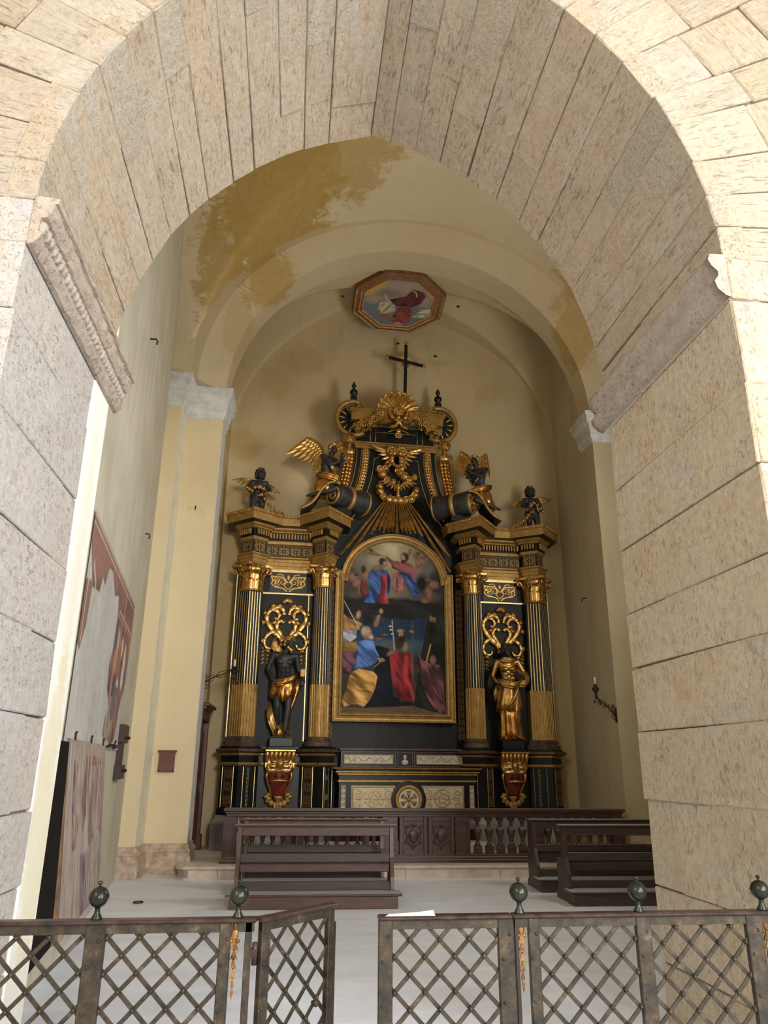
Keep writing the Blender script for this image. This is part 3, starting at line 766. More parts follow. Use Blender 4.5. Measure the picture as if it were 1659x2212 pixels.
# back body
mb = MB(); mb.box(-3.02, -1.2, .13, .5, .7, 6.1); mb.box(1.2, 3.02, .13, .5, .7, 6.1); mb.box(-1.25, 1.25, .22, .5, .7, 6.2)
ob('back_board', mb, 'black_board', alt)
mb = MB(); mb.box(-1.24, 1.22, .12, .3, 1.72, 2.32); ob('predella_board', mb, 'black_board', alt)
# marble plinth and pedestals
for sd, path in (('L', coreL), ('R', coreR)):
    mb = MB(); mb.sweep(path, [(.2, .175), (.2, .60), (.17, .65), (.14, .67), (.14, .72), (0, .73)], 0); ob('plinth', mb, 'grey_marble', alt)
    mb = MB(); mb.sweep(path, [(.12, .70), (.12, .80), (.10, .83), (.10, 1.52), (.15, 1.55), (.15, 1.575), (.10, 1.585), (.10, 1.69), (.13, 1.71), (.13, 1.735), (.20, 1.76), (.20, 1.80), (.13, 1.815), (.13, 1.845), (-.1, 1.85)], 0, mats=[0, 0, 0, 1, 1, 1, 0, 1, 1, 0, 2, 2, 0, 0])
    ob('pedestal', mb, ['black_lacquer', 'gold_flat', 'brown_moulding'], alt)
# inlaid panels on the pedestals
def off(p0, p1, o):
    p0 = Vector(p0); p1 = Vector(p1); d = (p1 - p0).normalized(); return p0 + Vector((d.y, -d.x)) * o, p1 + Vector((d.y, -d.x)) * o
CHAIN = {}
def face_panel(name, pa, pb, z0, z1, offs, inset0, inset1, kind, parent=alt, res=0.007, **k):
    a, b = off(pa, pb, offs); d = (b - a); L = d.length; d.normalize()
    a2 = a + d * inset0; b2 = b - d * inset1; w_ = (b2 - a2).length
    key = (round(w_, 2), round(z1 - z0, 2), kind)
    if kind == 'black': cv = arabesque(w_, z1 - z0, res=res)
    elif kind == 'tall': cv = arabesque(w_, z1 - z0, bgc=(.03, .018, .012), gc=(.30, .17, .06), res=res)
    elif kind == 'chain':
        cv = Cv(w_, z1 - z0, int(w_ / .005) + 1, (.02, .02, .018)); h = z1 - z0; g = (.55, .42, .22)
        cv.line([(w_ * .08, 0), (w_ * .08, h)], w_ * .07, g, 1); cv.line([(w_ * .92, 0), (w_ * .92, h)], w_ * .07, g, 1)
        nn = int(h / (w_ * 1.5))
        for i in range(nn):
            y = (i + .5) * h / nn; r = w_ * .26
            if i % 2: cv.line([(w_ * .22, y - r), (w_ * .78, y + r)], w_ * .1, g, 1); cv.line([(w_ * .78, y - r), (w_ * .22, y + r)], w_ * .1, g, 1); cv.ell(w_ / 2, y, r * .4, r * .4, g, .2, 1)
            else: cv.line([(w_ / 2 + r * math.cos(t), y + r * math.sin(t)) for t in [k * PI / 6 for k in range(13)]], w_ * .1, g, 1); cv.ell(w_ / 2, y, r * .35, r * .35, g, .2, 1)
    return place_panel(name, cv, 'inlay', a2, b2, z0, parent, 0.004, **k)
for s_ in (-1, 1):
    F_ = (lambda p, q: (p, q)) if s_ < 0 else (lambda p, q: ((-q[0], q[1]), (-p[0], p[1])))
    a, b = F_((-3.05, .02), (-2.83, -.20)); face_panel('inlaid_panel', a, b, .86, 1.5, .10, .06, .05, 'tall')
    a, b = F_((-2.83, -.20), (-2.60, -.03)); face_panel('inlaid_panel', a, b, .86, 1.5, .10, .10, .14, 'chain')
    a, b = F_((-1.66, -.16), (-1.47, -.40)); face_panel('inlaid_panel', a, b, .86, 1.5, .10, .05, .04, 'tall')
    a, b = F_((-1.47, -.40), (-1.28, -.16)); face_panel('inlaid_panel', a, b, .86, 1.5, .10, .06, .10, 'chain')
# thin gold lines that frame the pedestal faces
def gold_line_frames():
    for s_ in (-1, 1):
        mb = MB()
        for (p, q) in (((-3.05, .02), (-2.83, -.20)), ((-2.83, -.20), (-2.60, -.03)), ((-1.66, -.16), (-1.47, -.40)), ((-1.47, -.40), (-1.28, -.16))):
            if s_ > 0: p, q = (-q[0], q[1]), (-p[0], p[1])
            a, b = off(p, q, .106); d = (b - a).normalized()
            for e in (a + d * .02, b - d * .02): mb = MB(); mb.box(-.004, .004, -.004, .004, .85, 1.51, T=TR((e.x, e.y, 0))); ob('gold_fillet', mb, 'gold_pale', alt)
gold_line_frames()

def curve(pts, n=6):
    # Catmull-Rom through 2D points
    out = []; P = [pts[0]] + list(pts) + [pts[-1]]
    for i in range(1, len(P) - 2):
        for k in range(n):
            t = k / n; out.append(tuple(.5 * ((2 * P[i][d]) + (-P[i-1][d] + P[i+1][d]) * t + (2 * P[i-1][d] - 5 * P[i][d] + 4 * P[i+1][d] - P[i+2][d]) * t * t + (-P[i-1][d] + 3 * P[i][d] - 3 * P[i+1][d] + P[i+2][d]) * t ** 3) for d in range(2)))
    out.append(tuple(pts[-1])); return out
# fluted supports
def flute_section_round(r, n=22):
    pts = []; mats = []
    for i in range(n):
        a = 2 * PI * i / n; st_ = 2 * PI / n
        for (f, rr, m) in ((0.0, 1.0, 0), (0.26, 1.0, 1), (0.45, 0.93, 1), (0.81, 0.93, 1)):
            pts.append((r * rr * math.cos(a + f * st_), r * rr * math.sin(a + f * st_))); mats.append(m)
    return pts, mats
def flute_section_bent(hw, back, nf=5):
    # prism with a folded front, fluted on both faces
    pts = []; mats = []
    L = Vector((-hw, 0)); Fd = Vector((-.02, -.17)); Rr = Vector((hw, -.03))
    for (a, b) in ((L, Fd), (Fd, Rr)):
        d = b - a; nn = Vector((d.y, -d.x)).normalized()
        for i in range(nf):
            for (f, o_, m) in ((0, 0, 0), (.3, 0, 1), (.42, -.012, 1), (.88, -.012, 1)):
                q = a + d * ((i + f) / nf) + nn * o_; pts.append((q.x, q.y)); mats.append(m)
    pts.append((Rr.x, Rr.y)); mats.append(2); pts.append((hw, back)); mats.append(2); pts.append((-hw, back)); mats.append(2)
    return pts, mats
def extrude(sec, mats, z0, z1, s0, s1, mb, over=None, smooth=False):
    n = len(sec); b = len(mb.v)
    mb.v += [(x * s0, y * s0, z0) for x, y in sec] + [(x * s1, y * s1, z1) for x, y in sec]
    for i in range(n): mb.f.append((b + i, b + (i + 1) % n, b + n + (i + 1) % n, b + n + i)); mb.m.append(mats[i] if over is None else over); mb.sm.append(smooth)
    mb.f.append(tuple(b + n + i for i in range(n))); mb.m.append(0); mb.sm.append(False)
def leaf(T, h, w_, curl, mb, mat=0):
    # acanthus leaf: rises along the bell, tip rolls outward; ribbed
    n = 6; v = []
    for i in range(n + 1):
        t = i / n; z = h * math.sin(min(1, t * 1.12) * PI / 2) - (h * .22 * max(0, t - .75) / .25 if t > .75 else 0)
        o_ = curl * (t ** 3) ; hw = w_ * (.55 + .45 * math.sin(PI * min(1, t * .85 + .1))) * (1 - .55 * max(0, t - .6) / .4)
        v += [(-hw, o_ * .8, z), (-hw * .5, o_ - .012 + (.01 if i % 2 else 0), z), (0, o_ + .016, z), (hw * .5, o_ - .012 + (.01 if i % 2 else 0), z), (hw, o_ * .8, z)]
    f = [(i * 5 + k, i * 5 + k + 1, (i + 1) * 5 + k + 1, (i + 1) * 5 + k) for i in range(n) for k in range(4)]
    mb.add(v, f, mat, True, T)
def capital(r, z0, z1, parent, loc, square=False, rotz=0):
    H = z1 - z0; mb = MB(); q = (lambda a: 1 + .12 * abs(math.cos(2 * a + PI / 2 * 0))) if square else None
    mb.lathe([(r * 1.02, 0), (r * 1.16, .012), (r * 1.16, .035), (r * 1.0, .045), (r * 1.0, H * .5), (r * 1.12, H * .75), (r * 1.45, H * .88)], 24)
    for row, (nb, hh, cu, ph) in enumerate(((8, .40, .07, 0), (8, .68, .10, PI / 8))):
        for k in range(nb):
            a = ph + 2 * PI * k / nb
            leaf(Matrix.Rotation(a - PI / 2, 4, 'Z') @ TR((0, r * 1.03 + .012 * row, .04)), H * hh, r * .36, cu, mb)
    for k in range(4):
        a = PI / 4 + k * PI / 2; c = Vector((math.cos(a), math.sin(a), 0))
        pts = []
        for i in range(20):
            t = i / 19
            if t < .45: pts.append(c * (r * (1.02 + .55 * (t / .45) ** 1.5)) + Vector((0, 0, H * (.45 + .42 * t / .45))))
            else:
                u = (t - .45) / .55; an = PI / 2 - u * 2.7 * PI; rr = .055 * (1 - .75 * u)
                cc = c * (r * 1.57 ) + Vector((0, 0, H * .87 - .055)); pts.append(cc + c * (rr * math.cos(an)) + Vector((0, 0, rr * math.sin(an))))
        mb.tube(pts, [.018] * 12 + [.016] * 8, 6, up=(-c.y, c.x, 0), flat=1.6)
        # inner helices and rosette in the middle of each side
        a2 = k * PI / 2; c2 = Vector((math.cos(a2), math.sin(a2), 0)); mb.ball(c2 * (r * 1.42) + Vector((0, 0, H * .90)), (.035, .035, .04), 7)
        for s in (-1, 1):
            tt = Vector((-c2.y, c2.x, 0)) * s
            mb.tube([c2 * (r * 1.15) + tt * .01 + Vector((0, 0, H * .55)), c2 * (r * 1.3) + tt * .045 + Vector((0, 0, H * .76)), c2 * (r * 1.34) + tt * .03 + Vector((0, 0, H * .80)), c2 * (r * 1.33) + tt * .018 + Vector((0, 0, H * .74))], .011, 5)
    ab = []
    R2 = r * 1.92
    for k in range(4):
        a = PI / 4 + k * PI / 2; an = a + PI / 2
        for t in (-.10, .10): ab.append((R2 * math.cos(a + t * .7), R2 * math.sin(a + t * .7)))
        for t in (.3, .5, .7): 
            p0 = Vector((R2 * math.cos(a), R2 * math.sin(a))); p1 = Vector((R2 * math.cos(an), R2 * math.sin(an))); p = p0.lerp(p1, t); dd = .10 * r * 4 * t * (1 - t) * 1.0
            p = p * (1 - dd / p.length); ab.append((p.x, p.y))
    mb.prism(ab, H * .91, H, 0, axis='z')
    return ob('capital', mb, 'gold', parent, (loc[0], loc[1], z0), (0, 0, rotz))
def att_base(mb, r, z0, z1, sec=None):
    H = z1 - z0
    if sec is None: mb.lathe([(r * 1.34, z0), (r * 1.34, z0 + H * .22), (r * 1.30, z0 + H * .25), (r * 1.33, z0 + H * .36), (r * 1.28, z0 + H * .48), (r * 1.16, z0 + H * .55), (r * 1.14, z0 + H * .66), (r * 1.22, z0 + H * .74), (r * 1.20, z0 + H * .86), (r * 1.06, z0 + H * .94), (r * 1.04, z1)], 28)
    else:
        prev = None
        for (s0, a, s1, b) in ((1.30, 0, 1.30, .25), (1.36, .25, 1.22, .5), (1.14, .5, 1.12, .7), (1.2, .7, 1.04, 1.0)): extrude(sec, [0] * len(sec), z0 + H * a, z0 + H * b, s0, s1, mb)
for sgn in (-1, 1):
    # inner round column
    r = .185; sec, mt = flute_section_round(r)
    mb = MB(); att_base(mb, r, 1.85, 2.02); ob('column_base', mb, 'brown_moulding', alt, (sgn * 1.47, -.15, 0))
    mb = MB(); extrude(sec, mt, 2.02, 2.93, 1.0, .985, mb, over=0); ob('reeded_sleeve', mb, ['gold_flat', 'gold_flat'], alt, (sgn * 1.47, -.15, 0))
    mb = MB(); extrude(sec, mt, 2.93, 4.74, .985, .88, mb); ob('fluted_shaft', mb, ['gold_pale', 'black_lacquer'], alt, (sgn * 1.47, -.15, 0))
    capital(r * .9, 4.72, 5.16, alt, (sgn * 1.47, -.15), rotz=.3 * sgn)
    # outer folded pilaster
    sec, mt = flute_section_bent(.235, .25)
    if sgn > 0: sec = [(-x, y) for x, y in sec][::-1]; mt = (mt[::-1])[1:] + [mt[-1]] ; mt = [m for m in mt]
    mb = MB(); att_base(mb, .2, 1.85, 2.02, [(p[0], p[1]) for p in ([(-.25, .2), (-.25, 0), (-.02 * -sgn * -1, -.18), (.25, -.02), (.25, .2)])]); ob('column_base', mb, 'brown_moulding', alt, (sgn * 2.83, -.0, 0))
    mb = MB(); extrude(sec, mt, 2.02, 2.93, 1.0, .99, mb, over=0); ob('reeded_sleeve', mb, ['gold_flat'] * 2, alt, (sgn * 2.83, 0, 0))
    mb = MB(); extrude(sec, mt, 2.93, 4.66, .99, .94, mb); ob('fluted_shaft', mb, ['gold_pale', 'black_lacquer', 'black_lacquer'], alt, (sgn * 2.83, 0, 0))
    capital(.205, 4.64, 5.16, alt, (sgn * 2.83, .03), True, PI / 4 + .1 * sgn)
    # flat pilasters behind
    mb = MB(); x0, x1 = sorted((sgn * 3.12, sgn * 3.0)); mb.box(x0, x1, .05, .4, 1.85, 5.1)
    ob('side_board', mb, 'black_board', alt)
    mb = MB(); xg = sgn * 3.10; mb.box(xg - .008, xg + .008, .035, .05, 1.95, 5.0); ob('gold_fillet', mb, 'gold_pale', alt)
    mb = MB(); mb.box(sgn * 1.72 - .008, sgn * 1.72 + .008, .10, .12, 1.95, 4.65); ob('gold_fillet', mb, 'gold_pale', alt)
    # strip of leaves beside the picture
    x0, x1 = sorted((sgn * 1.20, sgn * 1.33))
    cv = arabesque(x1 - x0, 2.9, bgc=(.05, .028, .012), gc=(.34, .19, .06), res=.008); place_panel('leaf_strip', cv, 'inlay', (x0, .115), (x1, .115), 2.0, alt)
# entablature
for sd, path in (('L', coreL), ('R', coreR)):
    mb = MB()
    mb.sweep(path, [(0, 5.13), (.02, 5.13), (.02, 5.2), (.035, 5.205), (.035, 5.27), (.05, 5.275), (.05, 5.33), (.085, 5.345), (.085, 5.37), (0, 5.375)], 0); ob('architrave', mb, 'gold_flat', alt)
    mb = MB(); mb.sweep(path, [(0, 5.37), (0, 5.64)], 0); ob('frieze', mb, 'black_lacquer', alt)
    mb = MB(); mb.sweep(path, [(0, 5.63), (.03, 5.645), (.04, 5.675), (.05, 5.70), (.05, 5.85), (.10, 5.86), (.10, 5.88), (.15, 5.91), (.15, 5.945), (0, 5.95)], 0, mats=[0, 0, 0, 1, 0, 0, 0, 0, 0]); bed = ob('bed_moulding', mb, ['gold_flat', 'black_lacquer'], alt)
    mb = MB(); mb.sweep(path, [(.12, 5.945), (.30, 5.95), (.30, 6.09), (.315, 6.10), (.335, 6.14), (.335, 6.155), (-.3, 6.17)], 0, mats=[1, 0, 0, 0, 0, 2]); ob('cornice', mb, ['gold_flat', 'black_lacquer', 'black_board'], alt)
    # dentils one by one, and the beaded upper edge
    dm = MB(); dm.box(-.016, .016, -.03, .012, 0, .105, bev=.004); dme = dm.mesh('dentil', 'gold_flat')
    egg = MB()
    for i in range(1, len(path) - 2):
        a, b = Vector(path[i]), Vector(path[i + 1]); d = (b - a); L = d.length; d.normalize(); nn = Vector((d.y, -d.x)); a_ = a + nn * .08; n_ = int(L / .062)
        for k in range(n_ + 1):
            p = a_ + d * (L * (k + .5) / (n_ + 1)); o_ = bpy.data.objects.new('dentil', dme); o_.location = (p.x, p.y, 5.735); o_.rotation_euler = (0, 0, math.atan2(d.y, d.x)); link(o_, bed)
        e0 = a + nn * .33 - d * .16; e1 = b + nn * .33 + d * .16
        if i in (4, ): e0 = a + nn * .33 + d * .3; e1 = b + nn * .33 - d * .3
        LL = (e1 - e0).length; m_ = max(2, int(LL / .045)); v_ = (e1 - e0)
        for k in range(m_): 
            p = e0 + v_ * ((k + .5) / m_); egg.ball((p.x, p.y, 6.125), (.017, .017, .028), 5)
    ob('leaf_edge', egg, 'gold', alt, kind='stuff')
    idx = [1, 2, 4, 6, 7] if sd == 'L' else [1, 2, 4, 6, 7]
    for i in range(1, len(path) - 2):
        a, b = path[i], path[i + 1]
        if (Vector(b) - Vector(a)).length > .2: face_panel('frieze_panel', a, b, 5.385, 5.63, 0, .012, .012, 'black', res=.006 if (Vector(b) - Vector(a)).length > .6 else .005)

# panels between the supports: cartouche under the architrave, carved scrollwork, consoles
def scroll_relief(mb, cx, z0, s, y):
    # heart of acanthus scrolls, drawn by its stems (units: s = half width)
    def st(pts, w0, w1, fl=.4):
        pts = curve(pts, 4)
        n_ = len(pts); rr = [(w0 + (w1 - w0) * i / (n_ - 1)) * s * (1.75 + .35 * math.sin(i * 1.4)) for i in range(n_)]
        mb.tube([(cx + p[0] * s, y, z0 + p[1] * s) for p in pts], rr, 7, up=(0, 1, 0), flat=fl)
    for sx in (1, -1):
        F = lambda pts: [(sx * x, z) for x, z in pts]
        st(F([(.10, -.95), (.30, -.75), (.62, -.45), (.88, -.05), (.90, .25), (.72, .48), (.45, .45), (.33, .25), (.42, .08), (.55, .12)]), .10, .05)
        st(F([(.08, -.95), (.25, -.62), (.42, -.35), (.40, -.12), (.22, .0), (.10, -.12)]), .09, .05)
        st(F([(.55, -.5), (.75, -.62), (.92, -.82), (.95, -1.08), (.80, -1.28), (.58, -1.26), (.50, -1.1)]), .08, .04)
        st(F([(.72, .48), (.55, .60), (.30, .62), (.15, .45), (.12, .25)]), .09, .05)
        for (x, z, a) in ((.92, .30, .4), (.60, .60, 1.2), (.95, -.95, 0), (.35, .60, 1.9), (.97, -.1, -.2), (.75, -1.3, -1.3), (.2, -1.02, -1.8), (.5, -.18, 1.0)):
            for k in (-.5, 0, .5):
                c = (x + .11 * math.cos(a + k), z + .11 * math.sin(a + k))
                mb.ball((cx + sx * c[0] * s, y, z0 + c[1] * s), (.14 * s, .025, .05 * s), 7, rot=(0, -(a + k) if sx > 0 else (a + k), 0))
    for k in range(7):
        a = PI / 2 + (k - 3) * .36; c = (0 + .2 * math.cos(a), .78 + .2 * math.sin(a))
        mb.ball((cx + c[0] * s, y, z0 + c[1] * s), (.15 * s, .025, .045 * s), 8, rot=(0, -a, 0))
    mb.ball((cx, y, z0 - 1.12 * s), (.10 * s, .03, .16 * s), 8)
for sgn in (-1, 1):
    cx = sgn * 2.13
    mb = MB(); mb.box(cx - .5, cx + .5, .085, .12, 4.645, 4.675); mb.box(cx - .5, cx + .5, .08, .12, 5.08, 5.13); ob('gold_band', mb, 'gold_pale', alt)
    cv = Cv(.72, .40, 130, (.022, .026, .026)); g = (.55, .33, .10)
    for sx in (1, -1):
        X_ = lambda pts: [(.36 + sx * x, z) for x, z in pts]
        cv.line(X_([(0.03, .02), (.06, .06), (.14, .09), (.25, .10), (.32, .16), (.30, .24), (.24, .22), (.26, .17)]), .030, g, 1)
        cv.line(X_([(.02, .2), (.10, .30), (.20, .30), (.33, .31), (.29, .22)]), .035, g, 1)
        cv.line(X_(spiral(.12, .20, .08, .01, 0, 1.3)), .022, g, 1); cv.line(X_(spiral(.21, .24, .06, .01, 1, -1.3)), .02, g, 1); cv.line(X_(spiral(.22, .15, .05, .01, 2, 1.3)), .018, g, 1)
        cv.line(X_([(.0, .06), (.08, .13), (.03, .22)]), .022, g, 1); cv.line(X_([(.1, .33), (.16, .36), (.22, .34)]), .025, g, 1)
    cv.ell(.36, .30, .03, .05, g, .3, 1)
    me = cv.mesh('cartouche', 'inlay', lambda x, y: (cx - .36 + x, .105 + 0 * x, 4.69 + y)); ob('cartouche', me, None, alt)
    mb = MB(); scroll_relief(mb, cx, 4.14, .41, .10); ob('acanthus_scrollwork', mb, 'gold', alt)
    # painted sprays below the scrolls
    mb = MB()
    for sx in (-1, 1):
        for k in range(5):
            for q in (-1, 1): mb.ball((cx + sx * .36 + q * .045, .115, 3.62 - k * .07), (.055, .008, .02), 6, rot=(0, .7 * q, 0))
    ob('leaf_spray', mb, 'gold_flat', alt)
    # console carrying the statue
    cs = root('console', (cx, -.02, 0)); cs.parent = alt; cs.name = 'console'
    mb = MB(); mb.box(-.21, .21, -.30, .1, 1.84, 2.0, bev=.012); mb.box(-.24, .24, -.33, .1, 1.80, 1.845, bev=.01); ob('block', mb, 'black_lacquer', cs)
    mb = MB(); mb.box(-.265, .265, -.36, .1, 1.765, 1.80, bev=.008)
    prof = [(1.765, -.33), (1.74, -.345), (1.68, -.34), (1.62, -.29), (1.58, -.25), (1.55, -.22)]
    for k in range(7):
        x = -.225 + .075 * k; mb.tube([(x, y_ + .02, z_) for z_, y_ in prof], .036, 8)
    mb.box(-.25, .25, -.27, .1, 1.5, 1.74); ob('fluted_crown', mb, 'gold', cs)
    sh = []
    for a_, b_, rr in (((-.14, -.27, 1.52), (.14, -.27, 1.52), .045), ((-.16, -.26, 1.44), (.16, -.26, 1.44), .04)): sh.append(('c', a_, rr, b_, rr))
    sh += [('e', (0, -.30, 1.55), (.065, .06, .085)), ('e', (0, -.355, 1.54), (.014, .02, .02)), ('e', (-.19, -.24, 1.50), (.06, .06, .09)), ('e', (.19, -.24, 1.50), (.06, .06, .09)), ('e', (0, -.27, 1.45), (.1, .05, .05)), ('e', (-.1, -.27, 1.6), (.06, .04, .035)), ('e', (.1, -.27, 1.6), (.06, .04, .035))]
    blend('mask_and_drapery', sh, .012, 'gold', cs)
    mb = MB(); n_ = 8; v = []
    for i in range(n_ + 1):
        t = i / n_; z = 1.44 - .40 * t; hw = .185 - .075 * t; y_ = -.235 + .12 * t - .03 * math.sin(PI * t)
        for k in range(7): x = -hw + 2 * hw * k / 6; v.append((x, y_ - .05 * math.cos(x / hw * PI / 2), z))
    mb.add(v, [(i * 7 + k, i * 7 + k + 1, (i + 1) * 7 + k + 1, (i + 1) * 7 + k) for i in range(n_) for k in range(6)], 0, True)
    for x, z in ((-.06, 1.36), (.06, 1.36)): mb.ball((x, -.295, z), (.03, .012, .03), 8, mat=1)
    ob('red_belly', mb, ['red_cartouche', 'black_lacquer'], cs)
    mb = MB()
    for sx in (-1, 1): mb.tube([(sx * .20, -.22, 1.46), (sx * .215, -.23, 1.36), (sx * .19, -.20, 1.24), (sx * .14, -.16, 1.12), (sx * .115, -.14, 1.02)], [.026, .028, .024, .02, .016], 7)
    mb.tube([(-.17, -.27, 1.27), (-.09, -.305, 1.285), (0, -.315, 1.29), (.09, -.305, 1.285), (.17, -.27, 1.27)], .020, 7, flat=1.2); ob('gold_straps', mb, 'gold', cs)
    mb = MB()
    for k in range(15):
        a = PI + (k - 1) * PI / 12; rx = .20 if k % 2 else .17
        mb.ball((rx * math.cos(a), -.12 - .02 * math.sin(k), 1.02 + .13 * math.sin(a)), (.06, .03, .035), 7, rot=(0, -a, 0))
    for k in (-1, 0, 1): mb.ball((k * .05, -.13, .84 + .02 * abs(k)), (.03, .025, .07), 7, rot=(0, k * .5, 0))
    mb.lathe([(.02, .84), (.05, .88), (.03, .93), (.07, .98), (.10, 1.03)], 10, T=TR((0, -.10, 0))); ob('leaf_pendant', mb, 'gold_flat', cs)

# ---- attic
hw_ = curve([(1.55, 5.9), (1.32, 6.25), (1.08, 6.65), (.93, 7.1), (.86, 7.5), (.84, 7.86)])
side = hw_
mb = MB(); mb.prism([(x, z) for x, z in side] + [(-x, z) for x, z in reversed(side)], .16, .45); ob('attic_board', mb, 'black_board', alt)
mb = MB(); mb.prism([(-1.3, 4.9), (1.3, 4.9), (1.5, 6.1), (-1.5, 6.1)], .17, .45); ob('spandrel_board', mb, 'black_board', alt)
mb = MB()
for sx in (-1, 1):
    mb.tube([(sx * (x - .10), .15, z) for x, z in side if z > 6.1], .007, 5); mb.tube([(sx * (x - .26), .15, z) for x, z in side if z > 6.3] , .007, 5)
    mb.tube([(sx * (x - .005), .15, z) for x, z in side], .008, 5)
    mb.tube([(sx * (x - .38), .15, z) for x, z in side if 6.1 < z < 7.7] + [(sx * .35, .15, 7.68)], .008, 5)
ob('gold_fillet', mb, 'gold_pale', alt)
for sx in (-1, 1):
    mb = MB()
    sd_ = [(x - .18, z) for x, z in side if 6.15 < z < 7.84]
    for i in range(len(sd_) * 1):
        x, z = sd_[i]; 
        for q in (-1, 0, 1):
            mb.ball((sx * x + q * .035, .13 - .015 * (q == 0), z), (.032, .02, .055), 6, rot=(0, -.5 * q, 0))
            mb.ball((sx * x + q * .03, .12, z + .035), (.02, .02, .03), 5)
    ob('leaf_garland', mb, 'gold', alt)
    # herm on the attic flank: gold cherub bust on a scaled tapering sheath
    T0 = TR((sx * 1.02, .05, 0))
    P = lambda x, y, z: (sx * 1.02 + sx * x, .05 + y, z)
    blend('herm_bust', [('e', P(0, -.06, 7.96), (.10, .10, .12)), ('e', P(-.01, -.155, 7.94), (.018, .02, .022)), ('e', P(.03, -.12, 7.90), (.05, .05, .045)), ('e', P(-.035, -.13, 7.99), (.03, .02, .012)), ('e', P(.035, -.13, 7.99), (.03, .02, .012)), ('c', P(0, -.02, 7.86), .05, P(0, 0, 7.72), .06), ('e', P(0, -.01, 7.70), (.14, .09, .1)), ('e', P(.13, .0, 7.74), (.06, .05, .06))] + [('e', P(.1 * math.cos(a), -.03, 7.99 + .1 * math.sin(a)), (.042, .05, .042)) for a in [k * PI / 6 for k in range(-1, 8)]], .012, 'gold', alt)
    mb = MB()
    for i in range(14):
        t = i / 13; z = 7.66 - 1.05 * t; ww = .12 - .055 * math.sin(PI * t * .6) + .06 * t; xx = 1.02 + .02 * math.sin(t * 3) + .18 * t * t
        for q in (-1, 0, 1): mb.ball((sx * (xx + q * ww * .6), .07 - .03 * (q == 0), z), (.05, .03, .06), 6)
    ob('scaled_sheath', mb, 'gold_red', alt)
# rail, upper panel, small entablature
mb = MB(); mb.sweep([(-.86, .45), (-.86, .12), (.86, .12), (.86, .45)], [(0, 7.84), (.02, 7.85), (.02, 7.89), (.045, 7.90), (.045, 7.93), (.075, 7.945), (.075, 7.97), (0, 7.98)], 0); ob('gold_rail', mb, 'gold_flat', alt)
mb = MB(); mb.box(-.80, .80, .14, .45, 7.95, 8.5); ob('upper_board', mb, 'black_board', alt)
mb = MB()
for sx in (-1, 1): mb.tube([(sx * .45, .13, 7.98), (sx * .45, .13, 8.33)], .006, 5); mb.tube([(sx * .56, .13, 7.98), (sx * .56, .13, 8.33)], .006, 5)
mb.tube([(-.45, .13, 8.24), (.45, .13, 8.24)], .006, 5); ob('gold_fillet', mb, 'gold_pale', alt)
mb = MB(); mb.sweep([(-.88, .45), (-.88, .08), (.88, .08), (.88, .45)], [(0, 8.34), (.02, 8.35), (.02, 8.37), (.04, 8.375), (.04, 8.40), (.06, 8.41), (.06, 8.42), (.11, 8.43), (.11, 8.60), (.14, 8.61), (.14, 8.635), (.17, 8.65), (.17, 8.67), (-.3, 8.68)], 0, mats=[0] + [1, 0] * 2 + [1, 0, 0, 0, 0, 0, 0, 0]); ob('small_entablature', mb, ['gold_flat', 'black_lacquer'], alt)
# flanking C scrolls with their finials
for sx in (-1, 1):
    cx, cz, r = sx * .93, 8.50, .36
    g_ = root('scroll_wing'); g_.parent = alt
    mb = MB(); mb.lathe([(0.001, -.03), (r * .86, -.03), (r * .86, .10), (0.001, .10)], 28, T=TR((cx, .22, cz), (PI / 2, 0, 0)), smooth=False); ob('disc', mb, 'black_lacquer', g_)
    mb = MB(); pts = []
    for i in range(34):
        a = (PI * .42) + i * (PI * 1.28) / 33; pts.append((cx - sx * -1 * r * math.cos(a) * -1, cz + r * 1.06 * math.sin(a)))
    ring_ = [(cx + sx * -r * math.cos(a), cz + 1.08 * r * math.sin(a)) for a in [PI * .40 + i * PI * 1.30 / 33 for i in range(34)]]
    ring_ = [(cx + sx * (r * -math.cos(a)), z) for (x, z), a in zip(ring_, [PI * .40 + i * PI * 1.30 / 33 for i in range(34)])]
    mb.tube([(x, .10, z) for x, z in ring_], .055, 8, flat=1.4, up=(0, 1, 0))
    for (px, pz, a0, tn) in ((cx - sx * r * .38, cz + r * .72, PI / 2, 1.6), (cx - sx * r * .30, cz - r * .72, -PI / 2, -1.6)):
        sp = [(px + sx * x_, pz + z_) for x_, z_ in spiral(0, 0, .115, .015, a0, tn * (1 if sx > 0 else 1), 26)]
        mb.tube([(x, .09, z) for x, z in sp], [.032 - .012 * i / 26 for i in range(27)], 7, flat=1.4, up=(0, 1, 0))
    ob('rim', mb, 'gold_flat', g_)
    for k in range(7):
        a = PI * .52 + k * PI * 0.9 / 6; m2 = MB()
        m2.tube([(cx - sx * .50 * r * math.cos(a) , .12, cz + .48 * r * math.sin(a)), (cx - sx * .86 * r * math.cos(a), .11, cz + .88 * r * math.sin(a))], [.012, .020], 6); ob('spoke', m2, 'gold_pale', g_)
    mb = MB(); mb.box(cx - .065, cx + .065, .10, .23, cz + r * 1.12, cz + r * 1.12 + .13, bev=.01); b_ = ob('finial', mb, 'black_lacquer', g_)
    mb = MB(); zt = cz + r * 1.12 + .13
    mb.lathe([(.075, 0), (.075, .012), (.035, .03), (.035, .045), (.075, .075), (.088, .12), (.075, .165), (.035, .195), (.022, .22), (.045, .25), (.055, .275), (.03, .33), (.008, .375), (.001, .385)], 16, T=TR((cx, .165, zt))); ob('turned_knob', mb, 'iron_ball', g_)
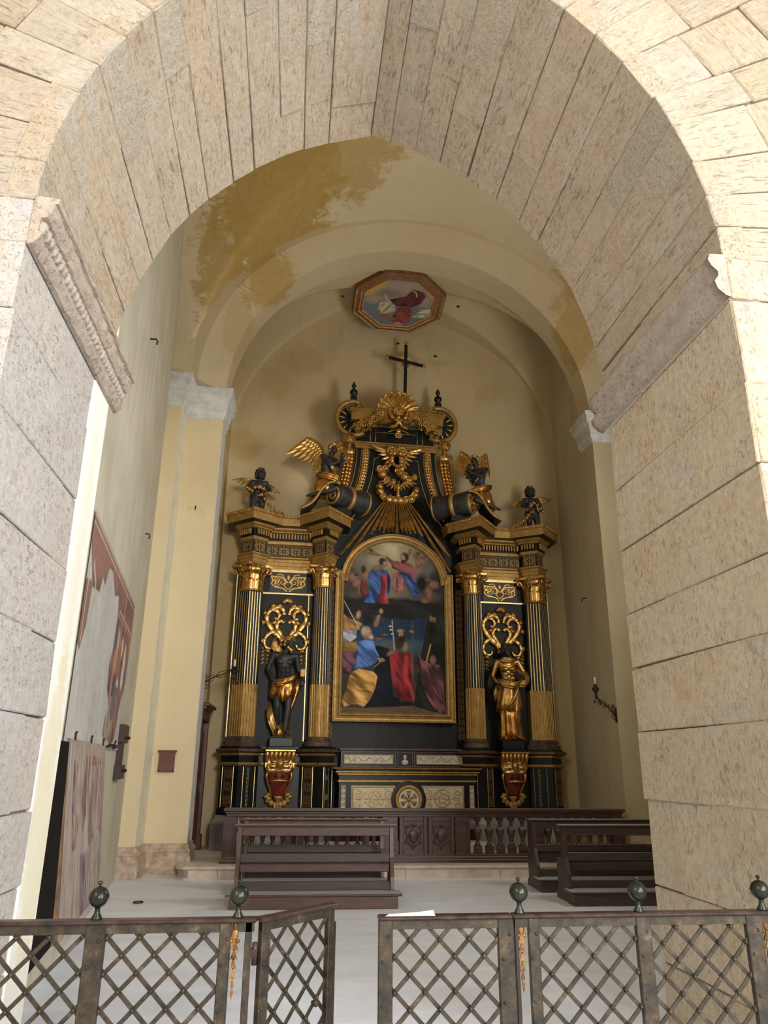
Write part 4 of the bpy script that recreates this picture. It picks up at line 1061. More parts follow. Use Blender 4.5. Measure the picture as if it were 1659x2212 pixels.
# shell crest
mb = MB(); cz = 8.62; n_ = 12
v = []; f = []
NR, NA = 7, 132
for i in range(NR + 1):
    t = i / NR
    for k in range(NA + 1):
        a = -.28 + (PI + .56) * k / NA; fl = math.cos((k / NA) * n_ * 2 * PI); r = t * (.44 + .02 * fl)
        v.append((r * math.cos(a), .02 - .10 * math.sin(t * PI / 2) - .022 * fl * t + .05 * t * t, cz + .06 + r * math.sin(a) * 1.02))
f = [(i * (NA + 1) + k, i * (NA + 1) + k + 1, (i + 1) * (NA + 1) + k + 1, (i + 1) * (NA + 1) + k) for i in range(NR) for k in range(NA)]
mb.add(v, f, 0, True); b0 = len(v)
v2 = [(x, y + .05, z) for x, y, z in v]; mb.add(v2, [q[::-1] for q in f], 0, True)
rim = [v[NR * (NA + 1) + k] for k in range(NA + 1)]; mb.tube([(x, y + .01, z) for x, y, z in rim], .022, 6); ob('scallop_shell', mb, 'gold', alt)
def cherub(name, c, s, parent, mat='gold', tw=0):
    c = Vector(c); Q = lambda x, y, z: tuple(c + Vector((x, y, z)) * s)
    sh = [('e', Q(0, 0, 0), (.095 * s, .10 * s, .115 * s)), ('e', Q(tw * .03, -.105, -.01), (.017 * s, .022 * s, .022 * s)), ('e', Q(.045, -.075, -.035), (.035 * s,) * 3), ('e', Q(-.045, -.075, -.035), (.035 * s,) * 3), ('e', Q(0, -.085, -.07), (.03 * s, .03 * s, .022 * s)), ('e', Q(0, -.092, -.045), (.028 * s, .018 * s, .009 * s)),
          ('e', Q(.04, -.088, .035), (.028 * s, .016 * s, .009 * s)), ('e', Q(-.04, -.088, .035), (.028 * s, .016 * s, .009 * s)), ('c', Q(0, 0, -.08), .05 * s, Q(0, .02, -.16), .06 * s)]
    for k in range(-1, 8):
        a = k * PI / 6; sh.append(('e', Q(.095 * math.cos(a), -.02, .03 + .09 * math.sin(a)), (.038 * s, .05 * s, .038 * s)))
    return blend(name, sh, .008 * s + .002, mat, parent)
def wing(mb, root_, d, up, nrm, L, n1=9, mat=0, a0=-1.9, a1=-.35):
    # feathers fan from the leading edge: coverts near the shoulder, long primaries at the tip
    root_ = Vector(root_); d = Vector(d).normalized(); up = Vector(up); up = (up - d * up.dot(d)).normalized(); nn = d.cross(up).normalized()
    if nn.dot(Vector(nrm)) < 0: nn = -nn
    lead = []
    for i in range(13):
        t = i / 12; lead.append(root_ + d * (L * .62 * t) + up * (L * .20 * math.sin(PI * t * .8)))
    mb.tube(lead, [L * .055 * (1 - .5 * i / 12) for i in range(13)], 7, mat=mat)
    def feather(p, dr, ln, wd, lift):
        dr = dr.normalized(); sd = dr.cross(nn).normalized(); v = []; K = 5
        for i in range(K + 1):
            t = i / K; w2 = wd * (math.sin(PI * min(1, t * .8 + .18)) ** .7) * (1 if t < .8 else (1 - (t - .8) / .22))
            q = p + dr * (ln * t) + nn * (lift + .015 * L * math.sin(PI * t)); v += [q - sd * w2 + nn * -.006, q + nn * .008, q + sd * w2 + nn * -.006]
        b_ = len(v); v += [x - nn * .012 for x in v]
        f = []
        for o_ in (0, b_):
            for i in range(K):
                for k in (0, 1): q = (o_ + i * 3 + k, o_ + i * 3 + k + 1, o_ + (i + 1) * 3 + k + 1, o_ + (i + 1) * 3 + k); f.append(q if o_ == 0 else q[::-1])
        for i in range(K): f.append((i * 3, (i + 1) * 3, b_ + (i + 1) * 3, b_ + i * 3)); f.append((i * 3 + 2, b_ + i * 3 + 2, b_ + (i + 1) * 3 + 2, (i + 1) * 3 + 2))
        mb.add(v, f, mat, False)
    for row, (ln, cnt, lift) in enumerate(((1.0, n1, -.01), (.62, n1, .01), (.36, n1 + 1, .03), (.2, n1 + 2, .045))):
        for i in range(cnt):
            t = (i + .5) / cnt; p = root_ + d * (L * .62 * t) + up * (L * .20 * math.sin(PI * t * .8))
            ang = a0 + (a1 - a0) * t
            dr = d * math.cos(ang) + up * math.sin(ang)
            ln2 = L * ln * (.34 + .30 * t)
            feather(p, dr, ln2, L * (.062 if row < 2 else .05), lift * L * .8)
crest = cherub('crest_cherub', (0.0, -.10, 8.60), 1.0, alt)
for sx in (-1, 1):
    mb = MB(); mb.tube([(sx * .05, -.10, 8.42), (sx * .14, -.13, 8.50), (sx * .20, -.13, 8.62), (sx * .17, -.12, 8.70), (sx * .12, -.12, 8.66)], [.04, .05, .05, .04, .02], 8)
    mb.tube([(sx * .14, -.12, 8.50), (0, -.15, 8.38), (-sx * .10, -.13, 8.28)], [.045, .04, .02], 8)
    for k in range(5): mb.ball((-sx * (.06 + .03 * k), -.13, 8.30 - .01 * k), (.055, .02, .015), 6, rot=(0, .3 * k * sx, 0))
    ob('crossed_wing', mb, 'gold', alt)
mb = MB()
for k in range(8): a = k * PI / 4; mb.ball((.055 * math.cos(a), -.10, 8.10 + .05 * math.sin(a)), (.035, .025, .03), 6)
mb.ball((0, -.12, 8.10), (.03, .02, .03), 6); mb.ball((0, -.10, 8.20), (.07, .03, .05), 7)
for sx in (-1, 1):
    for k in range(3): mb.ball((sx * (.10 + .045 * k), -.08, 8.22 - .02 * k), (.05, .012, .012), 6, rot=(0, sx * .5, 0))
ob('rosette_drop', mb, 'gold', alt)
rf = random.Random(3)
for sx in (-1, 1):
    mb = MB()
    ctl = [(.22, 8.58), (.34, 8.60), (.45, 8.52), (.55, 8.42), (.68, 8.34), (.80, 8.30), (.90, 8.24)]
    for (x, z) in curve(ctl, 4):
        for k in range(3):
            px, pz = x + rf.uniform(-.05, .05), z + rf.uniform(-.07, .06)
            r = rf.uniform(.028, .045); y = -.08 + rf.uniform(-.03, .02)
            for j in range(5): a = j * 2 * PI / 5 + rf.random(); mb.ball((sx * (px + r * .8 * math.cos(a)), y, pz + r * .8 * math.sin(a)), (r * .55, .018, r * .45), 5)
            mb.ball((sx * px, y - .02, pz), r * .35, 5)
    for (x, z) in ((.50, 8.30), (.62, 8.22), (.30, 8.42), (.72, 8.18), (.84, 8.12)):
        for k in (-1, 0, 1): mb.ball((sx * (x + .03 * k), -.07, z), (.012, .012, .055), 5, rot=(0, .5 * k, 0))
    ob('flower_festoon', mb, 'gold', alt)
# glory: twin cherubs, clouds, dove, and the sunburst falling on the picture
for sx in (-1, 1):
    cherub('twin_cherub', (sx * .10 - .02, .0, 7.72), 1.05, alt, tw=-sx)
    mb = MB(); wing(mb, (sx * .10, .04, 7.52), (sx * .75, -.1, .75), (sx * -.2, 0, 1), (0, -1, 0), .52, 6); ob('cherub_wing', mb, 'gold', alt)
mb = MB()
for k in range(9): a = PI * (k + .5) / 9 + PI; mb.ball((.09 * math.cos(a) - .0, .02, 7.52 + .07 * math.sin(a)), (.05, .03, .02), 6, rot=(0, -a, 0))
ob('ruffled_feathers', mb, 'gold', alt)
def cloud(name, pts, parent=alt):
    mb = MB(); rr = random.Random(len(pts) * 7 + 1)
    for (x, z, r) in pts:
        mb.ball((x, .10, z), (r, .11, r * .9), 12)
        # each puff is a rolled lobe: a spiral ridge on its face
        sp = spiral(x, z, r * .85, r * .15, rr.uniform(0, 6), rr.choice((-1, 1)) * 1.1, 16)
        mb.tube([(a, .10 - .10 * math.sqrt(max(0, 1 - min(1, math.hypot(a - x, b - z) / r) ** 2)) - .01, b) for a, b in sp], .012, 5)
    return ob(name, mb, 'gold', parent)
cloud('cloud_bank', [(-.36, 7.38, .10), (-.30, 7.26, .11), (-.20, 7.14, .10), (-.09, 7.10, .085), (-.24, 7.40, .09), (.06, 7.32, .10), (.16, 7.24, .11), (.26, 7.18, .10), (.36, 7.24, .08), (.10, 7.40, .07), (.0, 7.36, .06)])
cloud('cloud_arc', [(-.36, 6.98, .09), (-.35, 6.88, .09), (-.28, 6.78, .10), (-.17, 6.72, .11), (-.05, 6.70, .10), (.06, 6.71, .10), (.18, 6.72, .11), (.29, 6.76, .11), (.38, 6.84, .10), (.40, 6.94, .08)])
blend('dove', [('e', (0.02, .02, 6.98), (.045, .06, .09)), ('e', (0.02, -.03, 7.07), (.03, .035, .035)), ('c', (0.02, -.05, 7.06), .014, (0.02, -.085, 7.045), .006), ('c', (0.02, .03, 6.90), .035, (0.02, .05, 6.80), .05)], .009, 'gold', alt)
for sx in (-1, 1):
    mb = MB(); wing(mb, (.02 + sx * .04, .03, 7.0), (sx * 1, 0, .35), (0, 0, 1), (0, -1, 0), .36, 5); ob('dove_wing', mb, 'gold', alt)
oc = Vector((0, 0, 7.05))
rays = [(-36, 1.95), (-31, 2.10), (-25.5, 1.25), (-20, 1.10), (-15, 1.12), (-10.5, 1.06), (-6, 1.04), (0, 1.12), (6, 1.04), (10.5, 1.08), (15, 1.10), (20, 1.12), (25.5, 1.22), (31, 2.12), (36, 1.85)]
for (dg_, ln) in rays:
    a = math.radians(dg_); d = Vector((math.sin(a), 0, -math.cos(a))); s_ = Vector((d.z, 0, -d.x)) * -1; mb = MB()
    l0 = .40
    for (o0, w_, l2) in ((-.019, .0125, ln * .93), (0, .016, ln), (.019, .0125, ln * .90)):
        p0 = oc + d * l0 + s_ * (o0 * .35); p1 = oc + d * l2 + s_ * (o0 * 1.25)
        mb.tube([(p0.x, .10 - .02 * (o0 == 0), p0.z), (p1.x, (.10 - .02 * (o0 == 0)) - .06, p1.z)], [w_ * .55, w_ * 1.25], 4, flat=.9, smooth=False)
    ob('sun_ray', mb, 'gold', alt)
# great rolled scrolls over the inner columns
for sx in (-1, 1):
    g_ = root('rolled_volute'); g_.parent = alt
    ax = Vector((sx * -.62, .42, -.02)) if True else None
    c0 = Vector((sx * 1.36, -.62, 6.50)); axn = ax.normalized(); L = .74; r = .25
    rot = axn.to_track_quat('Z', 'Y').to_matrix().to_4x4(); T = Matrix.Translation(c0) @ rot
    mb = MB(); mb.lathe([(r * .2, .0), (r * .97, .0), (r, .03), (r * .90, .18), (r * .84, .34), (r * .88, .5), (r * 1.0, L - .03), (r, L), (0.001, L)], 26, T=T); ob('roll', mb, 'bronze_skin', g_)
    mb = MB(); mb.lathe([(r * .86, .30), (r * .98, .31), (r * 1.0, .345), (r * .98, .38), (r * .86, .39)], 26, T=T); mb.lathe([(r * .93, L - .02), (r * 1.05, L - .01), (r * 1.05, L + .02), (r * .93, L + .03)], 26, T=T)
    e = []
    for x_, y_ in spiral(0, 0, r * .98, .02, PI * .75, 2.3 * sx, 46): e.append(T @ Vector((x_, y_, -.012)))
    mb.tube(e, [.034 - .014 * i / 46 for i in range(47)], 7)
    ob('gold_bands', mb, 'gold_flat', g_)
    # the tail of the scroll runs down and outwards over the cornice
    mb = MB(); tail = curve([(1.31, 6.76), (1.46, 6.74), (1.60, 6.60), (1.70, 6.42), (1.82, 6.28), (1.98, 6.19)], 5)
    for (off_, mt_) in ((0.0, 0),):
        n_ = len(tail); v = []
        for i, (x, z) in enumerate(tail):
            yy = -.62 + .0 * i; v += [(sx * x, yy - .03, z), (sx * x, yy + .42, z), (sx * x, yy + .42, z - .05), (sx * x, yy - .03, z - .05)]
        mb.add(v, [(i * 4 + k, i * 4 + (k + 1) % 4, (i + 1) * 4 + (k + 1) % 4, (i + 1) * 4 + k) for i in range(n_ - 1) for k in range(4)] + [(0, 1, 2, 3), tuple((n_ - 1) * 4 + k for k in (3, 2, 1, 0))], 0, False)
    mb.tube([(sx * x, -.66, z - .02) for x, z in tail], .028, 6, mat=1); ob('scroll_tail', mb, ['bronze_skin', 'gold_flat'], g_)
    mb = MB(); mb.box(sx * 1.2 - .2, sx * 1.2 + .2, -.5, .1, 6.16, 6.42); ob('scroll_block', mb, 'black_lacquer', g_)

# ================================================================ PICTURE
pic = root('framed_painting', A2W(-.05, .02), (0, 0, AR), label='tall arched oil painting of robed saints in a broad gilt frame at the altar centre', cat='painting')
def outline(hw, z0, zsh, rx, cz, rz, n=30):
    pts = [(-hw, z0), (-hw, zsh), (-rx, zsh)] + [(-rx * math.cos(PI * i / n), cz + rz * math.sin(PI * i / n)) for i in range(n + 1)] + [(rx, zsh), (hw, zsh), (hw, z0)]
    return pts
ko = outline(1.175, 2.30, 5.16, 1.075, 4.97, .98); ki = outline(.995, 2.47, 5.02, .925, 4.93, .86)
mb = MB(); steps = [(0, .10, 0), (0, -.02, 0), (.04, -.055, 1), (.12, -.06, 0), (.22, -.02, 0), (.40, -.015, 0), (.62, -.03, 0), (.72, -.055, 1), (.85, -.035, 0), (1.0, -.005, 0), (1.0, .03, 0)]
n_ = len(ko)
for t, y, _ in steps: mb.v += [(a[0] + (b[0] - a[0]) * t, y, a[1] + (b[1] - a[1]) * t) for a, b in zip(ko, ki)]
for k in range(len(steps) - 1):
    for i in range(n_): mb.f.append((k * n_ + i, k * n_ + (i + 1) % n_, (k + 1) * n_ + (i + 1) % n_, (k + 1) * n_ + i)); mb.m.append(steps[k][2]); mb.sm.append(False)
ob('gilt_frame', mb, ['gold_flat', 'gold_pale'], pic)
egg = MB()
for t, y, sp in ((.17, -.045, .05), ):
    pts = [(a[0] + (b[0] - a[0]) * t, a[1] + (b[1] - a[1]) * t) for a, b in zip(ko, ki)] ; pts.append(pts[0])
    acc = 0
    for i in range(len(pts) - 1):
        a, b = Vector(pts[i]), Vector(pts[i + 1]); L = (b - a).length; d = (b - a).normalized()
        while acc < L: p = a + d * acc; egg.ball((p.x, y, p.y), (.012, .01, .012), 4); acc += sp
        acc -= L
ob('beading', egg, 'gold_pale', pic, kind='stuff')

# the painted image, laid out in coordinates of a view of it and mapped to the canvas
def paint_saints():
    W, H = 2.02, 3.36; cv = Cv(W, H, 330, (0.045, 0.045, 0.04), 5)
    def m(x, y):
        v = (1930 - y) / (1930 - 185.0); xl = 165 + 40 * min(1, v / .78); xr = 1255 - 30 * min(1, v / .78)
        return ((x - xl) / (xr - xl) * W, v * H)
    def MP(pts): return [m(*p) for p in pts]
    G = 1.08
    def c(r, g, b):
        q = [x * G for x in lin((r, g, b))]; m_ = sum(q) / 3; return tuple(min(.9, m_ + (x - m_) * .80) for x in q)
    S = W / 1090
    def E(x, y, rx, ry, col, soft=.25, rot=0):
        p = m(x, y); cv.ell(p[0], p[1], rx * S, ry * S * 1.04, tuple(q * (.62 if sum(col) > .25 and rx < 80 else 1) for q in col), soft, 0, -rot)
        if sum(col) > .25 and rx < 80: p = m(x - rx * .12 + 0, y - ry * .15); cv.ell(p[0], p[1], rx * S * .72, ry * S * .75, tuple(q * 1.12 for q in col), .5, 0, -rot)
    def PL(pts, col, folds=None, seed=0, soft=1): cv.poly(MP(pts), col, soft, folds, 0, seed)
    def LN(pts, wd, col): cv.line(MP(pts), wd * S, col)
    n1, n2 = cv.nz(6, 1), cv.nz(14, 2)
    E(700, 360, 420, 420, c(120, 112, 92), .6); E(690, 330, 270, 260, c(160, 146, 106), .5); E(680, 270, 120, 130, c(176, 162, 120), .6)
    for (x, y, rx, ry, cc) in ((300, 420, 130, 100, (100, 95, 84)), (1090, 420, 110, 120, (92, 90, 84)), (1030, 300, 100, 60, (110, 102, 86)), (360, 330, 90, 60, (118, 108, 88)), (250, 560, 80, 90, (70, 66, 60)), (1150, 600, 80, 130, (50, 48, 46))): E(x, y, rx, ry, c(*cc), .4)
    for (x, y, rx, ry) in ((700, 1140, 560, 190), (600, 1230, 420, 120), (1000, 1110, 260, 120)): E(x, y, rx, ry, c(30, 54, 82), .5)
    E(720, 1270, 330, 60, c(72, 96, 112), .6)
    PL([(160, 700), (330, 640), (480, 760), (640, 800), (760, 760), (900, 800), (1010, 800), (1260, 740), (1260, 1010), (1040, 980), (860, 1000), (640, 990), (480, 960), (160, 1050)], c(42, 42, 40), (1.4, .5, .18), 3, 3)
    E(300, 690, 150, 70, c(70, 66, 58), .4); E(760, 730, 130, 55, c(120, 108, 88), .4); E(310, 760, 90, 40, c(84, 76, 64), .5); E(1090, 760, 110, 50, c(92, 82, 66), .4)
    sk = c(168, 128, 96); sk2 = c(140, 98, 74)
    # figures in the clouds at both sides
    for (x, y, rx, ry, ro) in ((300, 590, 60, 50, .3), (345, 650, 60, 38, -.6), (375, 705, 30, 60, .2), (430, 560, 34, 50, 0), (455, 300, 70, 30, .4), (520, 330, 60, 16, .2), (395, 495, 30, 26, 0), (250, 530, 30, 36, 0)): E(x, y, rx, ry, sk2, .3, ro)
    for (x, y, rx, ry, ro) in ((1120, 630, 60, 44, .2), (1060, 700, 40, 50, -.6), (1075, 750, 34, 60, .3), (1030, 800, 44, 26, 0), (985, 330, 70, 44, -.5), (930, 320, 30, 26, 0), (960, 400, 34, 60, .2), (870, 290, 18, 40, .3), (1050, 590, 40, 26, 0), (1000, 380, 60, 26, .7)): E(x, y, rx, ry, sk2, .3, ro)
    PL([(380, 600), (430, 620), (450, 740), (400, 790), (360, 720)], c(120, 60, 44), (.3, .12, .2)); E(400, 500, 24, 40, c(60, 36, 28), .3)
    # kneeling figure in blue over red
    PL([(470, 500), (540, 470), (640, 500), (672, 560), (668, 700), (640, 790), (560, 850), (405, 840), (440, 760), (470, 690), (448, 600)], c(46, 84, 150), (.5, .16, .35), 4)
    PL([(575, 545), (638, 540), (640, 640), (628, 760), (665, 850), (530, 850), (560, 770), (580, 650)], c(165, 34, 34), (.15, .12, .3), 2)
    PL([(640, 520), (675, 580), (668, 710), (640, 760), (642, 600)], c(26, 44, 84)); E(545, 480, 60, 34, c(112, 108, 84), .3, -.2)
    E(605, 420, 34, 44, sk, .2, .2); E(592, 405, 40, 40, c(64, 44, 34), .3); E(618, 430, 22, 30, sk, .2)
    # seated figure in rose and blue
    PL([(675, 390), (760, 395), (800, 400), (880, 400), (930, 480), (960, 545), (900, 580), (850, 540), (770, 500), (690, 470)], c(140, 72, 80), (.9, .18, .3), 6)
    PL([(600, 350), (640, 345), (700, 395), (700, 450), (650, 400)], c(120, 62, 70)); E(610, 355, 34, 16, sk, .2, .2)
    PL([(700, 530), (770, 500), (820, 520), (840, 620), (800, 700), (730, 730), (692, 650)], c(158, 92, 92), (.2, .12, .3), 7)
    PL([(760, 500), (850, 520), (930, 590), (965, 680), (960, 770), (900, 760), (860, 690), (820, 610)], c(50, 80, 140), (.8, .14, .4), 8); E(990, 620, 60, 90, c(26, 32, 40), .4)
    E(808, 360, 34, 46, sk, .2); E(820, 348, 44, 50, c(54, 38, 28), .25); E(802, 358, 28, 38, sk, .2); E(805, 395, 24, 18, c(60, 42, 30), .3)
    # angel with a sword
    PL([(180, 1130), (260, 1080), (330, 1100), (330, 1200), (250, 1260), (180, 1230)], c(150, 155, 168), (.9, .12, .3), 9); PL([(190, 950), (250, 1010), (330, 1030), (400, 1060), (330, 1130), (200, 1130)], c(150, 105, 46), (.6, .15, .3), 10)
    PL([(180, 1290), (320, 1300), (330, 1420), (250, 1560), (180, 1540)], c(104, 60, 84), (.6, .12, .45), 11); PL([(190, 1250), (330, 1240), (340, 1340), (190, 1350)], c(126, 98, 30), (1.0, .15, .3), 12)
    E(345, 965, 34, 46, sk, .2); E(322, 945, 40, 44, c(50, 34, 24), .3); E(352, 970, 24, 34, sk, .2); LN([(205, 830), (270, 950), (345, 1085)], 7, c(180, 180, 176))
    PL([(500, 1050), (545, 960), (575, 960), (545, 1080), (510, 1090)], sk2); E(580, 925, 22, 26, sk, .2); E(345, 1100, 22, 28, sk, .2); E(440, 1010, 60, 60, c(34, 32, 34), .5)
    # old saint in blue with ochre mantle
    PL([(520, 1270), (600, 1280), (660, 1300), (680, 1500), (700, 1760), (900, 1820), (900, 1870), (380, 1870), (500, 1600)], c(24, 28, 38), (.3, .25, .2), 13)
    PL([(350, 1240), (420, 1215), (500, 1230), (520, 1300), (560, 1375), (530, 1440), (450, 1480), (300, 1510), (330, 1400), (330, 1300)], c(66, 110, 190), (.7, .17, .3), 14)
    PL([(270, 1540), (360, 1500), (500, 1530), (540, 1570), (520, 1680), (470, 1790), (400, 1868), (330, 1840), (200, 1868), (178, 1800), (215, 1720), (240, 1620)], c(186, 136, 44), (.9, .19, .42), 15)
    E(438, 1150, 46, 62, sk, .2); E(412, 1140, 36, 54, c(150, 140, 120), .3); E(450, 1150, 32, 46, sk, .2); E(478, 1190, 26, 26, c(170, 160, 140), .35); PL([(540, 1390), (600, 1395), (620, 1420), (560, 1440)], sk); LN([(600, 1410), (510, 1480)], 12, c(150, 110, 50))
    # middle saint in crimson
    PL([(650, 1310), (720, 1300), (800, 1340), (885, 1330), (905, 1420), (905, 1600), (920, 1800), (780, 1810), (690, 1650), (668, 1450)], c(150, 26, 34), (.2, .17, .4), 16)
    E(820, 1280, 40, 48, c(150, 128, 88), .3); E(765, 1240, 50, 60, c(66, 46, 34), .3); E(785, 1165, 42, 54, c(58, 44, 34), .3); E(780, 1150, 26, 34, sk, .2); E(790, 1200, 30, 34, c(48, 34, 26), .3); E(775, 1118, 40, 18, c(150, 130, 86), .4)
    E(690, 1340, 60, 22, sk2, .3, -.4); LN([(690, 1015), (700, 1150), (714, 1310)], 9, c(190, 180, 150)); 
    for (x, y) in ((680, 1110), (695, 1150), (672, 1075)): E(x, y, 16, 9, c(200, 196, 180), .4)
    E(655, 1260, 24, 34, c(110, 70, 60), .4); E(560, 1205, 44, 12, c(120, 90, 54), .5); E(625, 1160, 34, 10, c(120, 90, 54), .5)
    LN([(900, 1030), (902, 1300), (905, 1580)], 13, c(72, 84, 98)); LN([(838, 1126), (968, 1130)], 9, c(56, 56, 60)); E(890, 1120, 26, 14, c(160, 110, 70), .3)
    # dark bearded saint with rose mantle
    PL([(1020, 1200), (1050, 1020), (1080, 935), (1150, 930), (1190, 1020), (1250, 1250), (1250, 1900), (1040, 1900), (920, 1850), (960, 1500)], c(34, 40, 32), (.2, .3, .25), 17)
    E(1108, 985, 34, 48, sk, .2); E(1105, 1080, 44, 90, c(30, 26, 22), .4); E(1120, 945, 40, 26, c(40, 32, 26), .4)
    PL([(960, 1330), (1000, 1400), (1090, 1440), (1175, 1440), (1215, 1560), (1235, 1840), (1248, 1925), (1140, 1890), (1060, 1780), (1000, 1650), (955, 1500), (945, 1400)], c(120, 66, 78), (.35, .16, .45), 18)
    LN([(1042, 1420), (1085, 1245)], 17, c(184, 144, 66)); E(1110, 1400, 34, 46, sk2, .3)
    PL([(165, 1935), (165, 1868), (400, 1875), (900, 1845), (1100, 1900), (1260, 1920), (1260, 1950)], c(104, 82, 56), (1.4, .2, .12), 19, 3)
    dk = c(44, 28, 20)
    for (x, y, w_, fx) in ((808, 362, 30, -8), (618, 430, 24, 10), (352, 968, 26, 8), (455, 1152, 34, 10), (782, 1152, 28, -4), (1106, 985, 34, -6)):
        for q in (-.28, .28): cv.ell(*m(x + fx + q * w_, y - 6), 4.2 * S, 2.6 * S, dk, .5)
        cv.line([m(x + fx, y - 4), m(x + fx + fx * .4, y + 10)], 2.6 * S, c(120, 82, 60)); cv.line([m(x + fx - 6, y + 19), m(x + fx + 6, y + 19)], 3 * S, c(96, 40, 34))
    for (x, y) in ((330, 560), (1060, 600), (470, 290), (960, 300), (395, 490)):
        cv.ell(*m(x, y), 20 * S, 14 * S, c(70, 48, 34), .5)
    cv.c[..., :3] *= (0.80 + .34 * n2 * n1 * 2)[..., None]
    cv.c[..., :3] = np.clip(cv.c[..., :3], 0.008, .9)
    def mask(X, Y):
        z = 2.45 + Y; x = X - W / 2
        return (z < 5.03) | (((x / .95) ** 2 + (np.maximum(z - 4.93, 0) / .885) ** 2 < 1))
    return cv.mesh('canvas', 'canvas_oil', lambda X, Y: (X - W / 2, 0 * X + .02, 2.45 + Y), mask)
ob('canvas', paint_saints(), None, pic)

# ================================================================ ALTAR TABLE
tb = root('altar_table', A2W(.12, -.32), (0, 0, AR), label='black altar table with white and gold scroll panels and round cross medallion', cat='altar')
mb = MB(); mb.box(-1.22, 1.22, -.12, .3, .72, 1.3); mb.box(-1.30, 1.30, -.2, .3, .175, .5); ob('body', mb, 'black_lacquer', tb)
mb = MB(); mb.sweep([(-1.22, .3), (-1.22, -.12), (1.22, -.12), (1.22, .3)], [(0, 1.27), (.02, 1.275), (.02, 1.30), (.005, 1.305), (.005, 1.38), (.03, 1.39), (.03, 1.41), (.07, 1.43), (.07, 1.445), (.05, 1.45), (.05, 1.47), (.10, 1.485), (.11, 1.51), (-.2, 1.515)], 0, mats=[1, 1, 1, 0, 1, 1, 1, 1, 0, 0, 1, 1, 2]); ob('mensa', mb, ['black_lacquer', 'gold_flat', 'brown_moulding'], tb)
def white_scroll(w_, h, seed, gold_c=(.50, .36, .14), bgc=(.60, .54, .44)):
    cv = Cv(w_, h, int(w_ / .0065) + 1, bgc)
    b = .012; cv.line([(b, b), (w_ - b, b), (w_ - b, h - b), (b, h - b), (b, b)], .012, (.45, .3, .1), 1)
    rs = random.Random(seed); r = min(h * .40, w_ * .3)
    cx = w_ * .5
    cv.line(spiral(cx, h * .5, r, r * .12, rs.uniform(0, 6), 2.1, 44), [.036 - .02 * i / 44 for i in range(45)], gold_c, .7)
    for k in range(16):
        a = k * 2.4; rr = r * (1.05 - .05 * k); x, y = cx + rr * math.cos(a), h * .5 + rr * math.sin(a) * .95
        cv.line([(x, y), (x + .05 * math.cos(a + 1), y + .05 * math.sin(a + 1))], [.03, .006], gold_c, .7)
    for sx in (-1, 1):
        x0 = cx + sx * (r + .09)
        cv.line(spiral(x0, h * .66, .08, .01, 0, 1.4 * sx), .022, gold_c, .7); cv.line(spiral(x0, h * .28, .08, .01, 2, -1.4 * sx), .022, gold_c, .7); cv.line([(x0 - .05, h * .9), (x0 + .05, h * .8), (x0, h * .1)], .016, gold_c, .7)
    cv.line([(0, h * .5), (w_, h * .5)], .005, (.18, .15, .12)); return cv
for sx in (-1, 1):
    w_ = .74; x0 = sx * .62 - w_ / 2
    cv = white_scroll(w_, .42, 3 + sx); k_ = place_panel('scroll_panel', cv, 'inlay', (x0, -.135), (x0 + w_, -.135), .78, tb)
    mb = MB(); mb.box(x0 - .015, x0 + w_ + .015, -.134, -.115, .765, 1.215); ob('panel_backing', mb, 'gold_flat', tb)
    cv = arabesque(.085, .44, bgc=(.60, .54, .44), gc=(.48, .33, .12), res=.005); x0 = sx * 1.145 - .0425; place_panel('end_strip', cv, 'inlay', (x0, -.13), (x0 + .085, -.13), .78, tb)
mb = MB(); mb.lathe([(.001, 0), (.31, 0), (.31, .012), (.27, .014)], 40, T=TR((0, -.142, .985), (PI / 2, 0, 0)), smooth=False); ob('dark_roundel', mb, 'black_lacquer', tb)
mb = MB(); mb.lathe([(.175, .0), (.235, .0), (.245, .025), (.22, .04), (.20, .035), (.18, .03), (.175, .005)], 40, T=TR((0, -.15, .985), (PI / 2, 0, 0))); ob('gold_ring', mb, 'gold_flat', tb)
mb = MB(); mb.lathe([(.001, .012), (.178, .012), (.178, 0)], 36, T=TR((0, -.16, .985), (PI / 2, 0, 0)), smooth=False); ob('white_disc', mb, 'cream_panel', tb)
mb = MB()
for k in range(6):
    a = PI / 6 + k * PI / 3 + PI / 6 * 0
    for j in (-1, 0, 1): b = a + j * .22; mb.tube([(.02 * math.cos(a), -.178, .985 + .02 * math.sin(a)), (.09 * math.cos(b * .5 + a * .5), -.185, .985 + .09 * math.sin(b * .5 + a * .5)), (.145 * math.cos(b), -.178, .985 + .145 * math.sin(b))], [.008, .013, .014], 6)
mb.ball((0, -.185, .985), (.03, .015, .03), 8); ob('petal_cross', mb, 'gold_flat', tb)
